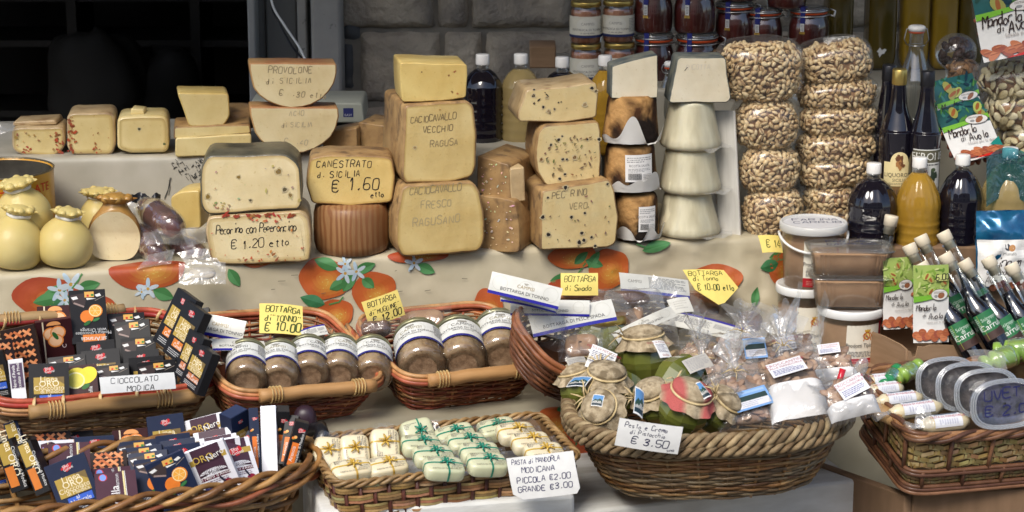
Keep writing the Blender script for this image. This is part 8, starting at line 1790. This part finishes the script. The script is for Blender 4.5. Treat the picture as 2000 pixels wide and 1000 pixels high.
# ------------------------------------------------------------------ palm basket: oval tubs, almond paste rolls, green sweets
mRAIS = M('raisins', S(104, 102, 138), S(40, 38, 58), 60, .4, bump=.9, bscale=70, bdist=.006, coat=.2)
mPRUN = M('prunes', S(112, 100, 96), S(34, 30, 34), 46, .3, bump=.9, bscale=55, bdist=.006, coat=.3)
mRIM = clear('tub_rim', (.96, .97, .98), .06, .08, milk=.05, milkcol=(.7, .72, .75), edge=.7)
mBEAD = clear('bead_plastic', (.95, .96, .97), .12, .1, milk=.2, milkcol=(.72, .76, .80), edge=.6)
def oval_tub(label, quad, Y, seed, txt=None, group='clear oval tubs of dried fruit'):
    P, E, w_, h_ = fit(quad, .125, .095, Y, (72, 0, 4), .3); o = thing('oval_tub', label, 'tub', P, E, group)
    def ring(k, z, n=60):
        out = []
        for i in range(n):
            a = 2*math.pi*i/n; c, s_ = math.cos(a), math.sin(a); e = 2/2.7
            x = w_/2*k*math.copysign(abs(c)**e, c); y = h_/2*k*math.copysign(abs(s_)**e, s_); out.append((x*(1+.10*y/h_*-1), y, z))
        return out
    def loft(mb, rings, cap=False):
        n = len(rings[0]); vs = [p for r in rings for p in r]; fs = [(k*n+i, k*n+(i+1) % n, (k+1)*n+(i+1) % n, (k+1)*n+i) for k in range(len(rings)-1) for i in range(n)]
        if cap: fs.append(tuple(range((len(rings)-1)*n, len(rings)*n)))
        mb.add(vs, fs)
    mb = MB(); loft(mb, [ring(.70, -.035), ring(.80, -.02), ring(.84, -.004), ring(.5, -.001), ring(.05, -.001)]); mb.build('raisins', mRAIS if txt else mPRUN, o)
    mb = MB(); loft(mb, [ring(.72, -.037), ring(.9, -.006), ring(1.0, -.005), ring(1.02, -.002), ring(1.02, .002), ring(1.0, .005), ring(.97, .006), ring(.95, .002), ring(.90, .002), ring(.89, .006), ring(.86, .007), ring(.84, .003), ring(.4, .003), ring(.02, .003)]); mb.build('lid', mRIM, o)
    for k in (1.0, .94, .875): mb = MB(); mb.tube([(x, y, .006) for x, y, z in ring(k, 0)], .0018, 6, closed=True); mb.build('rim_bead', mBEAD, o)
    if txt:
        D = Dec(.0001)
        for k, t in enumerate(txt): D.hand(t, -w_*.30, h_*(.10-.34*k), h_*.19, S(30, 34, 90), .12, .1, 2, 1, k+1, 0, 1.15)
        mb = MB(); D.emit(mb, flat(.0045), 0); mb.build('handwriting', mPRINT, o)
    return o
for i, (q, dz, lb, tx) in enumerate(((Q(1786, 704, 1900, 692, 1912, 782, 1792, 792), .03, 'oval clear tub rearmost of the four', None), (Q(1824, 716, 1946, 702, 1958, 796, 1830, 808), .038, 'second oval clear tub from the back', None), (Q(1862, 728, 1984, 714, 1996, 808, 1866, 820), .046, 'third oval clear tub from the back', None), (Q(1893, 748, 2026, 732, 2034, 830, 1896, 842), .055, 'front oval clear tub of sultanas with handwritten price', ('UVETTA', '\u20ac 2,00')))):
    c = [sum(p[0] for p in q)/4, sum(p[1] for p in q)/4]; oval_tub(lb, q, b8.on(*c, dz).y, i, tx)
mROLL = M('paste_roll', S(216, 204, 172), S(200, 186, 150), 20, .45, film=.4, sss=.1)
for i, (p0, p1, r, dz, lb) in enumerate((((1690, 748), (1752, 742), .014, .0, 'white almond paste roll at the back left of the palm basket'), ((1696, 766), (1762, 758), .014, .004, 'second white almond paste roll from the back in the palm basket'), ((1712, 786), (1800, 776), .014, .008, 'white almond paste roll with a blue edged band in the palm basket'), ((1738, 808), (1838, 794), .015, .008, 'white almond paste roll with a red lettered band in the palm basket'), ((1800, 832), (1890, 822), .016, .012, 'front white almond paste roll with a seaside photo band in the palm basket'))):
    a, b = b8.on(*p0, dz), b8.on(*p1, dz); c = (a+b)/2; o = thing('almond_paste_roll', lb, 'almond paste', c, (0, 0, 0), 'wrapped rolls of almond paste'); d = b-a; n = 14; path = [a-c+d*(k/n) for k in range(n+1)]
    mb = MB(); mb.tube(path, [r*max(.25, min(1, math.sin(math.pi*max(.04, min(.96, k/n)))*2.2)**.5) for k in range(n+1)], 18, flat=1); mb.build('roll', mROLL, o)
    T = Matrix.Translation(c-c) @ d.to_track_quat('Z', 'Y').to_matrix().to_4x4(); D = Dec(.0001); L = d.length*.30
    D.rect(-r*1.7, -L, r*1.7, L, (.72, .73, .76), 14, 2)
    if i in (2, 3, 4): D.rect(-r*1.5, -L*.85, r*.1, L*.85, S(60, 90, 120), 8); D.rect(-r*1.1, -L*.7, -r*.4, L*.7, S(40, 50, 56), 4); D.rect(-r*.5, -L*.8, -r*.1, L*.8, (.6, .6, .6), 4)
    D.prt('PASTA DI MANDORLA', r*.6, 0, r*.30, S(170, 40, 70), rot=90); D.lines(r*.8, -L*.7, r*1.4, L*.7, 8, (.5, .5, .6), i)
    mb = MB(); D.emit(mb, lambda x, y, k: T @ V(cyl(r+.0006, 0, 90)(x, y, k)), 0); mb.build('paper_band', mPRINT, o)
    if i in (3, 4):
        mb = MB(); e = -d.normalized(); mb.tube([a-c, a-c+e*.012, a-c+e*.03], [r*.5, r*.35, r*.9], 12, flat=.8); mb.build('twisted_film', mFOG, o)
mGRF = M('green_foil', S(140, 172, 76), S(112, 148, 56), 20, .3, coat=.6, bump=.6, bscale=60); mGRN = M('green_foil_dark', S(40, 128, 78), None, 20, .25, coat=.6, bump=.5, bscale=60)
def candy(label, px, py, dz, L, r, mt, rz, seed):
    o = thing('wrapped_sweet', label, 'sweet', b8.on(px, py, dz), (0, R_(-12), R_(rz)), 'foil wrapped sweets'); mb = MB(); n = 16
    mb.tube([(L*(k/n-.5), 0, 0) for k in range(n+1)], [r*(1.0 if .22 < k/n < .78 else (.35 if abs(k/n-.5) < .36 else .9))*(1+.15*noise.noise(V((k*.8, seed, 0)))) for k in range(n+1)], 14); mb.build('wrapper', mt, o)
    mb = MB(); mb.tube([(L*(k/n-.5), 0, .0) for k in range(5, n-4)], [r*1.12]*(n-9), 12); mb.build('clear_wrap', mFILM, o); return o
candy('bright green foil sweet at the back left of the palm basket', 1740, 738, .004, .07, .014, mGRN, 60, 1); candy('light green foil sweet beside the rearmost oval tub', 1772, 728, .004, .07, .016, mGRF, 40, 2)
candy('light green foil sweet at the right behind the oval tubs', 1960, 700, .02, .09, .020, mGRF, 20, 3); candy('light green foil sweet at the right edge above the oval tubs', 1990, 682, .03, .09, .020, mGRF, -20, 4)
film('plastic_bag', [(1888, 688, b8.on(1900, 700, .05).y), (1952, 682, b8.on(1900, 700, .05).y), (1966, 722, b8.on(1900, 720, .05).y), (1900, 728, b8.on(1900, 720, .05).y)], mFOG, None, .012, seed=77, label='crumpled clear film heap behind the oval tubs')
film('plastic_bag', [(1790, 785, b8.on(1800, 790, .05).y), (1812, 782, b8.on(1800, 790, .05).y), (1830, 832, b8.on(1800, 820, .04).y), (1784, 838, b8.on(1800, 820, .04).y)], mFOG, None, .012, seed=79, label='crumpled clear film between the paste rolls and the front oval tub')
